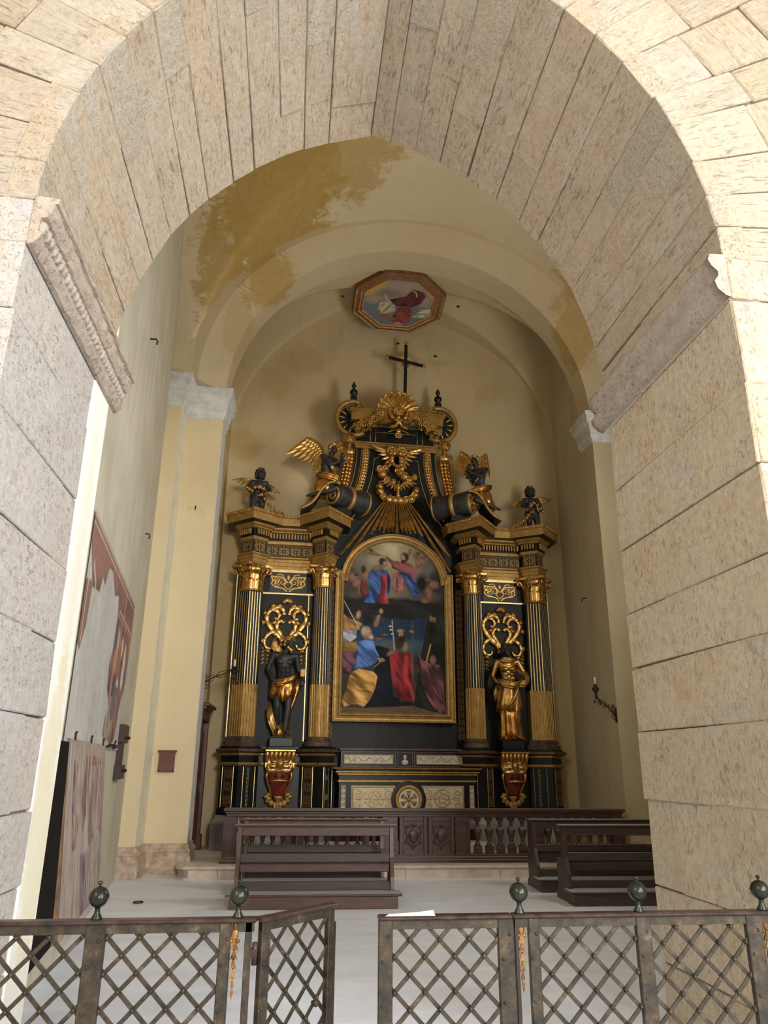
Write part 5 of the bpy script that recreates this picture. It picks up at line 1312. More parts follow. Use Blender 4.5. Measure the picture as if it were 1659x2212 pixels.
# gradine above the table
mb = MB(); mb.box(-1.17, 1.15, .15, .5, 1.515, 1.80); ob('gradine', mb, 'black_lacquer', tb)
mb = MB()
for z in (1.53, 1.775): mb.box(-1.18, 1.16, .135, .2, z - .008, z + .008)
mb.box(-1.21, 1.19, .10, .5, 1.80, 1.84, bev=.008)
for x in (-1.16, -.19, .17, 1.14): mb.box(x - .012, x + .012, .135, .2, 1.52, 1.80)
mb.box(-.155, -.14, .13, .2, 1.53, 1.79); mb.box(.12, .135, .13, .2, 1.53, 1.79); ob('gradine_moulding', mb, 'brown_moulding', tb)
for (x0, x1) in ((-1.12, -.22), (.20, 1.10)):
    w_ = x1 - x0; cv = Cv(w_, .17, 150, (.58, .52, .43)); rs = random.Random(int(x0 * 10))
    cv.line([(.008, .008), (w_ - .008, .008), (w_ - .008, .162), (.008, .162), (.008, .008)], .009, (.4, .26, .09), 1)
    pts = [(w_ * i / 24, .085 + .035 * math.sin(i * 1.15)) for i in range(25)]; cv.line(pts, .010, (.40, .29, .12), .6)
    for i in range(34): x = rs.uniform(.03, w_ - .03); y = rs.uniform(.03, .14); a = rs.uniform(0, 6.3); cv.line([(x, y), (x + .03 * math.cos(a), y + .03 * math.sin(a))], [.016, .004], (.40, .29, .12), .6)
    place_panel('gradine_panel', cv, 'inlay', (x0, .145), (x1, .145), 1.565, tb)
mb = MB(); mb.ball((-.01, .14, 1.69), (.035, .03, .045), 9); mb.ball((-.01, .145, 1.60), (.07, .03, .05), 9); mb.tube([(-.01, .14, 1.66), (-.01, .14, 1.60)], .02, 7); ob('small_bust', mb, 'cream_panel', tb)

# ================================================================ CROSS
cr = root('standing_cross', A2W(.02, .25), (0, math.radians(1.2), AR + .10), label='black cross with gilded ray burst standing on top of the shell crest', cat='cross')
mb = MB(); mb.box(-.14, .14, -.09, .09, 9.08, 9.15, bev=.01); mb.box(-.09, .09, -.07, .07, 9.15, 9.22, bev=.01); ob('foot', mb, 'brown_moulding', cr)
mb = MB(); mb.box(-.033, .033, -.025, .025, 9.2, 10.52, bev=.006); mb.box(-.40, .40, -.024, .024, 10.06, 10.125, bev=.006, T=TR((0, 0, 10.09), (0, .10, 0)) @ TR((0, 0, -10.09))); ob('beams', mb, 'black_lacquer', cr)
mb = MB()
for k in range(44):
    a = 2 * PI * (k + .5) / 44
    if min(abs(math.sin(2 * a)), 1) < .25: continue
    ln = .29 if k % 2 else .22; w_ = .007
    mb.tube([(.06 * math.cos(a), .0, 10.09 + .06 * math.sin(a)), (ln * math.cos(a), .0, 10.09 + ln * math.sin(a))], [.005, .009], 5)
ob('ray_burst', mb, 'gold_pale', cr)
mb = MB()
for (x, z) in ((-.42, 10.13), (.42, 10.05), (0, 10.56)):
    mb.ball((x, 0, z), (.035, .03, .035), 8)
    for q in range(3): a = [PI, 0, PI / 2][[-.42, .42, 0].index(x)] + (q - 1) * 1.2; mb.ball((x + .045 * math.cos(a), 0, z + .045 * math.sin(a)), .022, 7)
ob('trefoil_tips', mb, 'gold', cr)
# ================================================================ CARVED FIGURES
def hand(c, d, s, side=1, curl=.5, up=(0, 0, 1)):
    # palm and five separate bent fingers; d is the pointing direction
    c = Vector(c); d = Vector(d).normalized(); u = Vector(up); u = (u - d * u.dot(d)).normalized(); w_ = d.cross(u) * side
    sh = [('c', c, .024 * s, c + d * .055 * s, .030 * s), ('c', c + w_ * .018 * s, .018 * s, c + d * .075 * s + w_ * .022 * s, .016 * s), ('c', c - w_ * .018 * s, .018 * s, c + d * .07 * s - w_ * .022 * s, .016 * s)]
    for k, ln in enumerate((.075, .088, .082, .062)):
        b = c + d * .075 * s + w_ * ((1.5 - k) * .019 * s); m = b + (d * (1 - curl * .4) - u * curl * .5) * ln * .5 * s; e = m + (d * (1 - curl) - u * curl) * ln * .5 * s
        sh += [('c', b, .010 * s, m, .009 * s), ('c', m, .009 * s, e, .007 * s)]
    b = c + d * .02 * s + w_ * .028 * s; m = b + (d * .6 + w_ * .7) * .035 * s; e = m + (d * .9 + w_ * .15 - u * .2) * .032 * s
    sh += [('c', b, .013 * s, m, .011 * s), ('c', m, .011 * s, e, .008 * s)]
    return sh
def head_shapes(c, s, face=(0, -1, 0), tilt=0.0, child=False, beard=False):
    c = Vector(c); f = Vector(face).normalized(); r = Vector((-f.y, f.x, 0)).normalized(); u = Vector((0, 0, 1)); u = (u + f * tilt).normalized(); f = (f - u * f.dot(u)).normalized(); r = f.cross(u)
    Q = lambda a, b, z: c + (r * a + f * b + u * z) * s
    def E(a, b, z, ra, rb, rz): return ('e', Q(a, b, z), (ra * s, rb * s, rz * s), (0, 0, math.atan2(f.y, f.x) + PI / 2))
    k = 1.12 if child else 1.0
    sh = [E(0, -.012, .02, .073 * k, .088 * k, .088 * k), E(0, .022, -.045, .052, .058, .062), E(0, .082, -.012, .013, .022, .026), E(0, .088, -.022, .016, .014, .010), E(0, .070, -.058, .026, .016, .007), E(0, .068, -.070, .022, .014, .008), E(0, .062, -.092, .024, .022, .020),
          E(.030, .068, .014, .024, .014, .007), E(-.030, .068, .014, .024, .014, .007), E(.036, .050, -.030, .026, .024, .024), E(-.036, .050, -.030, .026, .024, .024), E(.076 * k, -.005, -.01, .010, .022, .032), E(-.076 * k, -.005, -.01, .010, .022, .032)]
    hair = [E(0, -.035, .045, .088 * k, .088 * k, .085 * k)]
    for a in range(16):
        t = a / 16 * 2 * PI; x, y = math.cos(t), math.sin(t)
        if y > .75: z0 = .085
        else: z0 = .02 + .05 * max(0, y)
        hair.append(E(.080 * x * k, -.02 + .075 * y * k, z0 + (.02 if a % 2 else 0), .028, .028, .028)); hair.append(E(.06 * x * k, -.025 + .06 * y * k, .095, .028, .028, .024))
        if y < .2: hair.append(E(.076 * x * k, -.03 + .05 * y, -.04, .026, .026, .034))
    if beard:
        for (a, b, z, q) in ((0, .07, -.115, .03), (.025, .055, -.10, .028), (-.025, .055, -.10, .028), (0, .075, -.145, .022), (.05, .03, -.07, .026), (-.05, .03, -.07, .026)): hair.append(E(a, b, z, q, q, q * 1.2))
    return sh, hair
def figure_body(J, s, child=False, chestw=1.0):
    # J: joints; one continuous skin with tapering limbs
    k = 1.25 if child else 1.0; V = {a: Vector(b) for a, b in J.items()}
    side = (V['shr'] - V['shl']).normalized(); sh = []
    C = lambda a, ra, b, rb: sh.append(('c', V[a] if isinstance(a, str) else a, ra * s * k, V[b] if isinstance(b, str) else b, rb * s * k))
    pel, ch, nk, hd = V['pelvis'], V['chest'], V['neck'], V['head']
    ax = (ch - pel).normalized(); rz = math.atan2(side.y, side.x)
    for t, rw, rd in ((0.0, .150, .105), (.3, .135, .098), (.55, .125, .092), (.8, .140, .105), (1.0, .160, .112), (1.2, .165, .108)):
        p = pel.lerp(ch, t) if t <= 1 else ch + (nk - ch) * (t - 1) * 1.6; sh.append(('e', p, (rw * s * chestw, rd * s * (1.1 if child else 1), .11 * s), (0, 0, rz)))
    for q in ('shl', 'shr'): C(q, .058, ch.lerp(nk, .5), .075)
    C('neck', .052 if not child else .042, hd - (hd - nk) * .15, .048 if not child else .04)
    fwd = side.cross(Vector((0, 0, 1))) * -1
    if not child:
        for q in (-1, 1): sh.append(('e', ch + side * (.07 * q * s) - Vector((0, 0, .01 * s)) + fwd * (-.085 * s) * (1 if fwd.y > 0 else -1), (.07 * s, .035 * s, .05 * s), (0, 0, rz)))
    for l in 'lr':
        C('sh' + l, .056, 'el' + l, .040); C('el' + l, .041, 'wr' + l, .026)
        h_ = pel + (V['hip' + l] - pel); C(h_, .098, 'kn' + l, .062); C('kn' + l, .062, V['kn' + l].lerp(V['an' + l], .35), .060); C(V['kn' + l].lerp(V['an' + l], .35), .060, 'an' + l, .036)
        a = V['an' + l]; t = V['toe' + l]; C(a, .038, a.lerp(t, .55), .036); C(a.lerp(t, .55), .036, t, .024); sh.append(('e', a + (a - t).normalized() * .025 * s, (.034 * s, .034 * s, .034 * s)))
        d = (V['wr' + l] - V['el' + l]).normalized()
        hd_ = V.get('hd' + l, d)
        if not child or True: sh += hand(V['wr' + l], hd_, s * k, 1 if l == 'l' else -1, .55)
    return sh
def cloth(mb, rings, mat=0, n=44, T=None):
    # rings: (centre, rx, ry, fold depth, folds, phase)
    v = []
    for (c, rx, ry, fd, nf, ph) in rings:
        for i in range(n):
            a = 2 * PI * i / n; q = 1 + fd * (math.sin(nf * a + ph) + .4 * math.sin((nf * 2 + 1) * a + 1.7 * ph))
            v.append((c[0] + rx * q * math.cos(a), c[1] + ry * q * math.sin(a), c[2] + .02 * math.sin(3 * a + ph)))
    m = len(rings); f = [(j * n + i, j * n + (i + 1) % n, (j + 1) * n + (i + 1) % n, (j + 1) * n + i) for j in range(m - 1) for i in range(n)]
    f += [tuple(range(n))[::-1], tuple((m - 1) * n + i for i in range(n))]
    mb.add(v, f, mat, True, T)
def swag(mb, pts, r, mat=0):
    # a bunch of parallel folds following a path
    pts = [Vector(p) for p in pts]
    for k, (o1, o2, q) in enumerate(((0, 0, 1.0), (.7, .25, .7), (-.7, .2, .75), (.2, -.6, .6), (1.2, .6, .45), (-1.2, -.4, .5))):
        mb.tube([p + Vector((o1 * r * .5, -abs(o1) * r * .1, o2 * r + o1 * r * .6)) for p in pts], [r * q * (1 - .25 * abs(2 * i / (len(pts) - 1) - 1)) for i in range(len(pts))], 8, mat=mat)

# ---- left: half-nude saint with gilt loincloth
cxL = A2W(-2.13, -.16); S = 1.80 / 1.75
sl = root('standing_statue', (cxL.x, cxL.y, 2.0), (0, 0, AR + .06), label='dark half-nude standing statue with gilded hair and loincloth left of the painting', cat='statue')
J = dict(pelvis=(.01, 0, .95), chest=(.0, .01, 1.30), neck=(.01, .0, 1.47), head=(.07, -.03, 1.63), shl=(-.20, .0, 1.42), shr=(.20, .0, 1.40), ell=(-.29, .03, 1.16), elr=(.27, .03, 1.12), wrl=(-.20, -.12, 1.00), wrr=(.30, -.12, .98),
         hipl=(-.09, 0, .92), hipr=(.10, 0, .90), knl=(-.11, -.10, .52), knr=(.09, -.04, .50), anl=(-.07, .06, .16), anr=(.05, -.04, .08), toel=(-.09, -.08, .10), toer=(.06, -.20, .03))
J = {k: tuple(x * S for x in v) for k, v in J.items()}
hs, hr = head_shapes(J['head'], S * 1.08, (.75, -1, 0), .15, beard=True)
sh = figure_body(J, S) + hs
for z in (1.06, 1.12, 1.18):
    for q in (-1, 1): sh.append(('e', (q * .04 * S, -.10 * S, z * S), (.035 * S, .022 * S, .026 * S)))
blend('body', sh, .0095, 'bronze_skin', sl); blend('hair', hr, .010, 'gold', sl)
mb = MB(); cloth(mb, [((.0, 0, 1.00 * S), .17, .13, .03, 7, 0), ((.0, -.01, .93 * S), .20, .16, .07, 7, .5), ((-.01, -.01, .84 * S), .215, .17, .10, 7, 1.0), ((-.02, -.01, .74 * S), .22, .165, .13, 7, 1.6), ((-.04, 0, .66 * S), .19, .14, .15, 7, 2.2)])
swag(mb, [(.24, -.06, 1.06 * S), (.14, -.16, .98 * S), (-.02, -.20, .92 * S), (-.15, -.14, .90 * S), (-.22, -.02, .93 * S)], .040)
swag(mb, [(-.02, -.19, .90 * S), (-.03, -.21, .80 * S), (-.01, -.20, .70 * S), (.0, -.19, .62 * S)], .035)
swag(mb, [(.24, .0, 1.0 * S), (.26, .03, .82 * S), (.20, .05, .62 * S), (.12, .08, .42 * S), (.10, .09, .05)], .045)
ob('loincloth', mb, 'gold_red', sl)
mb = MB(); swag(mb, [(-.24, .02, .50 * S), (-.20, -.02, .30 * S), (-.12, .02, .16 * S), (-.10, .03, .02)], .05); cloth(mb, [((-.0, .06, .0), .16, .11, .10, 6, 0), ((-.01, .07, .12), .13, .09, .12, 6, 1), ((-.02, .09, .28), .09, .06, .1, 6, 2)])
ob('fallen_drapery', mb, 'gold', sl)
mb = MB(); swag(mb, [(-.05, .04, 1.44 * S), (-.16, .06, 1.52 * S), (-.22, .07, 1.62 * S), (-.20, .08, 1.72 * S)], .045); ob('flying_cloak', mb, 'gold', sl)
mb = MB(); mb.box(.27, .36, -.22, -.12, 1.02 * S, 1.16 * S, bev=.01); ob('small_box', mb, 'gold_flat', sl)
mb = MB(); mb.box(-.20, .20, -.16, .12, -.0, .012); ob('foot_plate', mb, 'black_lacquer', sl)

# ---- right: fully gilded robed saint
cxR = A2W(2.13, -.16)
sr = root('standing_statue', (cxR.x, cxR.y, 2.0), (0, 0, AR - .1), label='gilded robed statue with dark head and folded arm right of the painting', cat='statue')
J = dict(pelvis=(.0, 0, .95), chest=(.0, .01, 1.28), neck=(-.01, .0, 1.47), head=(-.01, -.03, 1.62), shl=(-.20, .0, 1.40), shr=(.20, .0, 1.41), ell=(-.29, .02, 1.14), elr=(.32, -.02, 1.18), wrl=(-.22, -.14, .99), wrr=(.13, -.17, 1.22),
         hipl=(-.09, 0, .92), hipr=(.10, 0, .90), knl=(-.10, -.06, .50), knr=(.10, -.10, .52), anl=(-.10, .0, .08), anr=(.12, -.02, .10), toel=(-.12, -.16, .03), toer=(.16, -.16, .04))
J = {k: tuple(x * S for x in v) for k, v in J.items()}
hs, hr = head_shapes(J['head'], S * 1.05, (.3, -1, 0), -.05)
bd = figure_body(J, S)
blend('hand', hand(J['wrr'], (-.8, -.2, .15), S * 1.1, -1, .5), .009, 'bronze_skin', sr); blend('hand', hand(J['wrl'], (.3, -.5, -.4), S * 1.1, 1, .5), .009, 'bronze_skin', sr)
blend('head', hs + [('c', J['neck'], .055, J['head'], .05)], .009, 'bronze_skin', sr); blend('hair', hr, .010, 'bronze_skin', sr)
bd = [q for q in bd] + [('e', (q * .06 * S, -.115 * S, z * S), (.055 * S, .02 * S, .034 * S)) for q in (-1, 1) for z in (1.10, 1.18, 1.27)]
blend('body_armour', bd, .0105, 'gold', sr)
mb = MB(); cloth(mb, [((.02, .0, .01), .25, .17, .10, 9, 0), ((.01, .0, .15), .21, .15, .12, 9, .4), ((.0, -.01, .40 * S), .19, .15, .11, 9, .9), ((-.01, -.01, .62 * S), .20, .155, .09, 9, 1.4)])
ob('underskirt', mb, 'gold_red', sr)
mb = MB(); cloth(mb, [((-.01, -.01, .52 * S), .235, .175, .10, 8, 2), ((-.01, -.01, .64 * S), .225, .175, .09, 8, 1.4), ((.0, -.01, .80 * S), .205, .165, .07, 8, .8), ((.0, 0, .95 * S), .185, .145, .06, 8, .3), ((.0, 0, 1.06 * S), .17, .13, .04, 8, 0)])
swag(mb, [(-.24, -.04, 1.05 * S), (-.12, -.17, 1.00 * S), (.04, -.19, .96 * S), (.18, -.12, 1.0 * S), (.28, -.02, 1.10 * S)], .036)
swag(mb, [(.16, -.14, .98 * S), (.10, -.20, .82 * S), (.02, -.21, .68 * S), (-.08, -.19, .56 * S)], .034)
swag(mb, [(-.22, -.06, 1.0 * S), (-.26, -.04, .86 * S), (-.24, -.03, .74 * S)], .045)
swag(mb, [(.33, -.04, 1.16 * S), (.36, -.05, 1.06 * S), (.30, -.10, 1.0 * S), (.20, -.13, 1.0 * S)], .045); ob('mantle', mb, 'gold', sr)
mb = MB(); swag(mb, [(-.20, .02, 1.40 * S), (-.10, -.10, 1.44 * S), (.04, -.11, 1.43 * S), (.2, .0, 1.42 * S)], .03); ob('collar_cloak', mb, 'gold', sr)
mb = MB(); mb.box(-.20, .20, -.16, .12, -.0, .012); ob('foot_plate', mb, 'black_lacquer', sr)

# ---- kneeling angels on the rolled volutes
def angel(px, py, pz, sgn, lab):
    w_ = A2W(px, py); s = 1.27 / 1.30
    g = root('kneeling_angel', (w_.x, w_.y, pz), (0, 0, AR), label=lab, cat='statue', group='kneeling angels on the great volutes')
    m = lambda x, y, z: (sgn * x * s, y * s, z * s)
    J = dict(pelvis=m(-.02, .05, .42), chest=m(.05, .0, .78), neck=m(.09, -.02, .95), head=m(.13, -.05, 1.10), shl=m(-.08, -.12, .90), shr=m(.18, .10, .92), ell=m(.06, -.24, .68), elr=m(.30, -.06, .72), wrl=m(.26, -.20, .78), wrr=m(.30, -.18, .86),
             hipl=m(-.06, -.04, .40), hipr=m(.04, .12, .40), knl=m(.18, -.20, .18), knr=m(.24, .10, .42), anl=m(-.22, -.12, .08), anr=m(.16, .12, .04), toel=m(-.36, -.10, .04), toer=m(.30, .08, .02))
    if sgn < 0:
        for a in ('sh', 'el', 'wr', 'hip', 'kn', 'an', 'toe'): J[a + 'l'], J[a + 'r'] = J[a + 'r'], J[a + 'l']
    hs, hr = head_shapes(J['head'], s * 1.0, (sgn * .8, -.9, 0), -.1)
    blend('body', figure_body(J, s) + hs, .0095, 'bronze_skin', g); blend('hair', hr, .010, 'gold', g)
    mb = MB(); cloth(mb, [(m(.02, .0, .10), .24 * s, .20 * s, .10, 7, 0), (m(.03, .0, .24), .25 * s, .21 * s, .12, 7, .6), (m(.01, .01, .38), .21 * s, .19 * s, .09, 7, 1.2), (m(.0, .03, .52), .155 * s, .13 * s, .06, 7, 1.6)])
    swag(mb, [m(-.18, -.1, .50), m(-.0, -.20, .46), m(.20, -.16, .42), m(.30, -.05, .36)], .04 * s); swag(mb, [m(-.12, .02, .30), m(-.22, .0, .16), m(-.26, .0, .06)], .05 * s); ob('gilt_skirt', mb, 'gold_red', g)
    mb = MB(); swag(mb, [m(-.05, -.12, .88), m(.06, -.15, .74), m(.16, -.12, .60)], .022 * s); ob('sash', mb, 'gold', g)
    # far and near wing
    L_ = 1.0 * s
    if sgn > 0: mb = MB(); wing(mb, m(-.08, .12, .86), (-.62, .12, .78), (.80, 0, .60), (0, -1, 0), L_, 9, a0=-2.25, a1=-1.55); ob('wing', mb, 'gold', g)
    else: mb = MB(); wing(mb, m(-.10, .12, .86), (.35, .12, .9), (-.9, 0, .35), (0, -1, 0), .85 * s, 7, a0=-2.9, a1=-2.6); ob('wing', mb, 'gold', g)
    mb = MB(); wing(mb, m(.16, .20, .90), (sgn * .40, .3, .85), (sgn * -.9, 0, .45), (0, -1, 0), 1.0 * s, 8, a0=-2.75, a1=-2.3); ob('wing', mb, 'gold', g)
    return g
angel(-1.52, -.46, 6.42, 1, 'dark kneeling angel with spread gilded wings on the left volute')
angel(1.64, -.46, 6.38, -1, 'dark kneeling angel with raised gilded wings on the right volute')
# ---- standing putti on the outer cornice corners, holding garlands
def putto(px, py, pz, sgn, lab):
    w_ = A2W(px, py); s = .97 / 1.20
    g = root('winged_putto', (w_.x, w_.y, pz), (0, 0, AR), label=lab, cat='statue', group='winged putti on the outer cornice corners')
    m = lambda x, y, z: (sgn * x * s, y * s, z * s)
    J = dict(pelvis=m(0, 0, .48), chest=m(.02, .0, .74), neck=m(.02, -.0, .88), head=m(.04, -.03, 1.04), shl=m(-.15, 0, .83), shr=m(.18, 0, .83), ell=m(-.24, -.04, .66), elr=m(.27, -.04, .66), wrl=m(-.18, -.16, .56), wrr=m(.20, -.18, .58),
             hipl=m(-.07, 0, .46), hipr=m(.08, 0, .46), knl=m(-.10, -.06, .25), knr=m(.12, -.08, .26), anl=m(-.10, .02, .05), anr=m(.08, .02, .05), toel=m(-.12, -.10, .025), toer=m(.12, -.10, .025))
    if sgn < 0:
        for a in ('sh', 'el', 'wr', 'hip', 'kn', 'an', 'toe'): J[a + 'l'], J[a + 'r'] = J[a + 'r'], J[a + 'l']
    hs, hr = head_shapes(J['head'], s * 1.25, (sgn * .4, -1, 0), -.15, child=True)
    sh = figure_body(J, s, True, .85) + hs + [('e', m(0, -.06, .58), (.11 * s, .09 * s, .11 * s))]
    blend('body', sh, .0095, 'bronze_skin', g); blend('hair', hr, .010, 'bronze_skin', g)
    for q, lead in ((-1, (-.9, .1, .35)), (1, (.7, .2, -.1))):
        mb = MB(); wing(mb, m(q * .10, .10, .80), (sgn * lead[0], lead[1], lead[2]), (sgn * .2 * -q, 0, 1), (0, -1, 0), .50 * s if q < 0 else .42 * s, 6); ob('wing', mb, 'gold', g)
    mb = MB(); rr = random.Random(5 + sgn)
    for (x, y, z) in [(-.22, -.18, .60), (-.16, -.22, .54), (-.06, -.24, .62), (.04, -.24, .66), (.12, -.24, .60), (.16, -.22, .52), (.08, -.22, .46), (.16, -.18, .38), (.22, -.16, .30), (.30, -.14, .22), (.38, -.12, .15), (.46, -.10, .10), (.55, -.08, .06), (.62, -.06, .03), (-.24, -.16, .50)]:
        for k in range(6):
            a = rr.uniform(0, 6.3); q = rr.uniform(.02, .05); p = m(x + q * math.cos(a), y + rr.uniform(-.02, .02), z + q * math.sin(a)); mb.ball(p, rr.uniform(.018, .030) * s * 1.2, 5)
        p = m(x, y - .03, z); mb.ball(p, (.03 * s, .02 * s, .03 * s), 6)
    ob('flower_garland', mb, 'gold', g)
    return g
putto(-2.82, -.10, 6.155, 1, 'small dark winged putto holding a gilt garland on the left end of the cornice')
putto(2.84, -.10, 6.155, -1, 'small dark winged putto holding a gilt garland on the right end of the cornice')
# ================================================================ CEILING MEDALLION
md = root('ceiling_medallion', (1.86, 13.72, 11.10), (math.radians(-13), 0, math.radians(2)), label='octagonal painted ceiling medallion with brown moulded border above the altar', cat='painting')
RX, RY = 1.03, .86
def octo(k, z=0): return [(RX * k * 1.04 * math.cos(PI / 8 + i * PI / 4 ), RY * k * 1.04 * math.sin(PI / 8 + i * PI / 4), z) for i in range(8)]
mb = MB(); prof = [(1.0, .10, 0), (1.0, -.02, 0), (.97, -.05, 1), (.94, -.03, 0), (.90, -.035, 0), (.86, -.05, 1), (.83, -.025, 0), (.79, -.03, 1), (.76, .0, 0), (.76, .05, 0)]
for (k, z, m_) in prof: mb.v += octo(k, z)
for j in range(len(prof) - 1):
    for i in range(8): mb.f.append((j * 8 + i, j * 8 + (i + 1) % 8, (j + 1) * 8 + (i + 1) % 8, (j + 1) * 8 + i)); mb.m.append(prof[j][2]); mb.sm.append(False)
simple('terracotta', (0.22, 0.09, 0.035), 0.7, var=.25, scale=14); simple('ochre_edge', (0.42, 0.26, 0.11), 0.7, var=.2, scale=14)
ob('moulded_border', mb, ['terracotta', 'ochre_edge'], md)
def paint_medal():
    W, H = 2 * RX * .8, 2 * RY * .8; cv = Cv(W, H, 190, lin((96, 110, 140)))
    g = lambda x, y: ((x - 300) / 980 * W, (870 - y) / 650 * H)
    c = lambda r, gg, b: tuple(min(.9, 2.0 * q) for q in lin((r, gg, b)))
    PLm = lambda p, col, f=None, s=0: cv.poly([g(*q) for q in p], c(*col), 1, f, 0, s)
    Em = lambda x, y, rx, ry, col, so=.3: cv.ell(*g(x, y), rx / 980 * W, ry / 650 * H, c(*col), so)
    cv.c[..., :3] = c(78, 84, 92)
    for e in ((520, 640, 180, 90), (700, 720, 240, 110), (900, 760, 220, 80), (1130, 590, 90, 70), (450, 560, 90, 50)): Em(*e, (118, 104, 92), .5)
    Em(640, 660, 170, 60, (96, 82, 76), .5)
    PLm([(540, 440), (600, 380), (700, 400), (770, 440), (740, 520), (640, 560), (500, 540)], (128, 118, 98), (.6, .06, .3), 1)
    PLm([(1000, 370), (1200, 380), (1290, 460), (1200, 520), (1080, 480)], (130, 124, 106), (1.2, .06, .3), 2)
    PLm([(700, 300), (850, 260), (980, 300), (1000, 420), (960, 500), (800, 490), (760, 380)], (98, 46, 40), (.8, .08, .25), 3)
    PLm([(780, 500), (960, 500), (1080, 560), (1120, 660), (1080, 720), (940, 740), (860, 640), (660, 580)], (66, 26, 26), (.5, .08, .3), 4)
    Em(840, 260, 50, 26, (130, 100, 84)); PLm([(580, 330), (700, 320), (680, 380), (600, 390)], (112, 62, 38)); Em(720, 330, 60, 20, (110, 70, 50))
    cv.line([g(600, 640), g(620, 590), g(690, 540)], .025, c(150, 140, 120)); cv.line([g(940, 720), g(990, 700), g(1005, 650)], .02, c(150, 140, 120))
    PLm([(320, 590), (420, 620), (620, 800), (540, 830), (330, 690)], (140, 110, 54)); PLm([(1250, 620), (1180, 650), (1080, 760), (1180, 760), (1260, 690)], (140, 110, 54))
    def mask(X, Y): 
        x, y = (X - W / 2) / RX, (Y - H / 2) / RY; q = np.maximum.reduce([np.abs(x), np.abs(y), (np.abs(x) + np.abs(y)) / math.sqrt(2)]); return q < .745
    return cv.mesh('picture', 'fresco_paint', lambda X, Y: (X - W / 2, Y - H / 2, 0 * X + .01), mask)
ob('picture', paint_medal(), None, md)
mb = MB(); mb.prism([(x, y) for x, y, z in octo(.8)], .02, .08, 0, axis='z'); ob('backing', mb, 'terracotta', md)
for i, (x, y, z, wh) in enumerate(((.62, 13.5, 11.02, 'left of the ceiling medallion'), (3.12, 13.45, 10.95, 'right of the ceiling medallion'), (1.98, 14.72, 10.72, 'on the back wall just above the black cross'), (2.85, 14.72, 10.45, 'on the back wall right of the black cross'))):
    mb = MB(); mb.ball((0, 0, 0), (.035, .03, .022), 7); mb.tube([(-.02, 0, 0), (.045, .02, .02)], .012, 5); ob('iron_stub', mb, 'dark_iron', loc=(x, y, z), label='tiny dark iron stub ' + wh, cat='hook')

# ================================================================ LEFT WALL: fresco, detached panel, rod, bracket, plaques
wdir = Vector((-0.114, 1, 0)).normalized(); wn = Vector((wdir.y, -wdir.x, 0))   # wn points into the chapel
def wall_pt(y, z, lift=0.01): return Vector((wx(y), y, z)) + wn * lift
def wall_map(Y0, z0, lift): 
    o_ = wall_pt(Y0, z0, lift); k = 1 / wdir.y
    return lambda X, Y: (o_.x + wdir.x * X * k, o_.y + wdir.y * X * k, o_.z + Y)
# layer coordinates: X along the wall from Y0=6.2, Y up from z=1.7
FW, FH = 4.1, 1.95
cv = Cv(FW, FH, 420, lin((176, 170, 160)), 3)
X, Y = cv.X, cv.Y
gq = cv.nz(9, 3); cv.c[..., :3] = np.array([.46, .44, .41]) * (0.9 + .2 * gq)[..., None]
# field coordinates measured on the wall: (y along wall - 6.2, z - 1.7)
red = (.235, .125, .095); pale = (.46, .36, .29); blue = (.085, .10, .13)
cv.poly([(0, 1.62), (0, 1.88), (4.05, 1.88), (4.05, 1.40), (3.5, 1.42), (2.6, 1.45), (2.35, 1.40), (2.25, 1.62), (1.9, 1.55), (1.55, 1.72), (1.25, 1.70), (1.1, 1.48), (.9, 1.52), (.8, 1.35), (.35, 1.30)], red, 2, (1.57, .5, .12))
for z in (1.86, 1.80): cv.line([(0, z), (4.05, z)], .022, pale)
cv.line([(2.5, 1.50), (4.05, 1.46)], .03, pale); cv.line([(2.4, 1.43), (4.05, 1.40)], .05, (.40, .20, .12)); cv.line([(3.0, 1.5), (3.0, 1.8)], .04, (.55, .45, .36))
cv.poly([(0, 1.30), (.35, 1.35), (.30, .95), (.12, .72), (0, .75)], red, 2); cv.line([(.12, 1.35), (.12, .8)], .035, pale); cv.line([(.28, 1.5), (.5, 1.38), (.6, 1.2)], .05, pale)
cv.poly([(2.35, 1.42), (4.0, 1.40), (3.98, .95), (3.85, .72), (3.6, .55), (3.45, .12), (3.05, .05), (2.7, .12), (2.55, .42), (2.2, .62), (2.15, .85), (2.3, 1.1)], (.25, .125, .105), 3, (.1, .16, .35), 0, 4)
cv.poly([(2.35, 1.42), (2.62, 1.42), (2.5, 1.1), (2.32, .92), (2.30, 1.1)], blue, 2); cv.ell(2.7, 1.18, .10, .14, (.50, .38, .28)); cv.ell(3.15, 1.17, .10, .12, (.55, .48, .40)); cv.ell(3.55, 1.08, .12, .18, (.56, .52, .46)); cv.ell(3.5, .85, .13, .14, (.58, .55, .5))
cv.ell(3.0, .95, .12, .24, (.31, .13, .10)); cv.ell(3.72, 1.2, .1, .15, (.29, .11, .085)); cv.ell(2.65, .95, .12, .14, (.42, .27, .15))
cv.line([(3.05, .72), (3.02, .62)], .16, (.55, .55, .55))
cv.poly([(2.55, .55), (3.05, .60), (3.0, .35), (3.05, .22), (2.85, .12), (2.5, .06), (2.25, .14), (2.3, .3), (2.5, .42)], (.33, .24, .19), 3, (.1, .2, .2))
cv.poly([(2.75, .72), (3.15, .70), (3.02, .50), (3.0, .34), (2.82, .28), (2.72, .4)], (.10, .115, .14), 2, (.1, .2, .2))
cv.c[..., :3] *= (0.80 + .22 * cv.aniso(0, 60, 3, 4) + .18 * cv.nz(90, 9))[..., None]
ft = root('fresco_fragment', (0, 0, 0), label='faded red bordered fresco fragment on grey plaster high on the left wall', cat='fresco')
m_full = lambda X, Y: (Y < 1.90) & (X < 4.06)
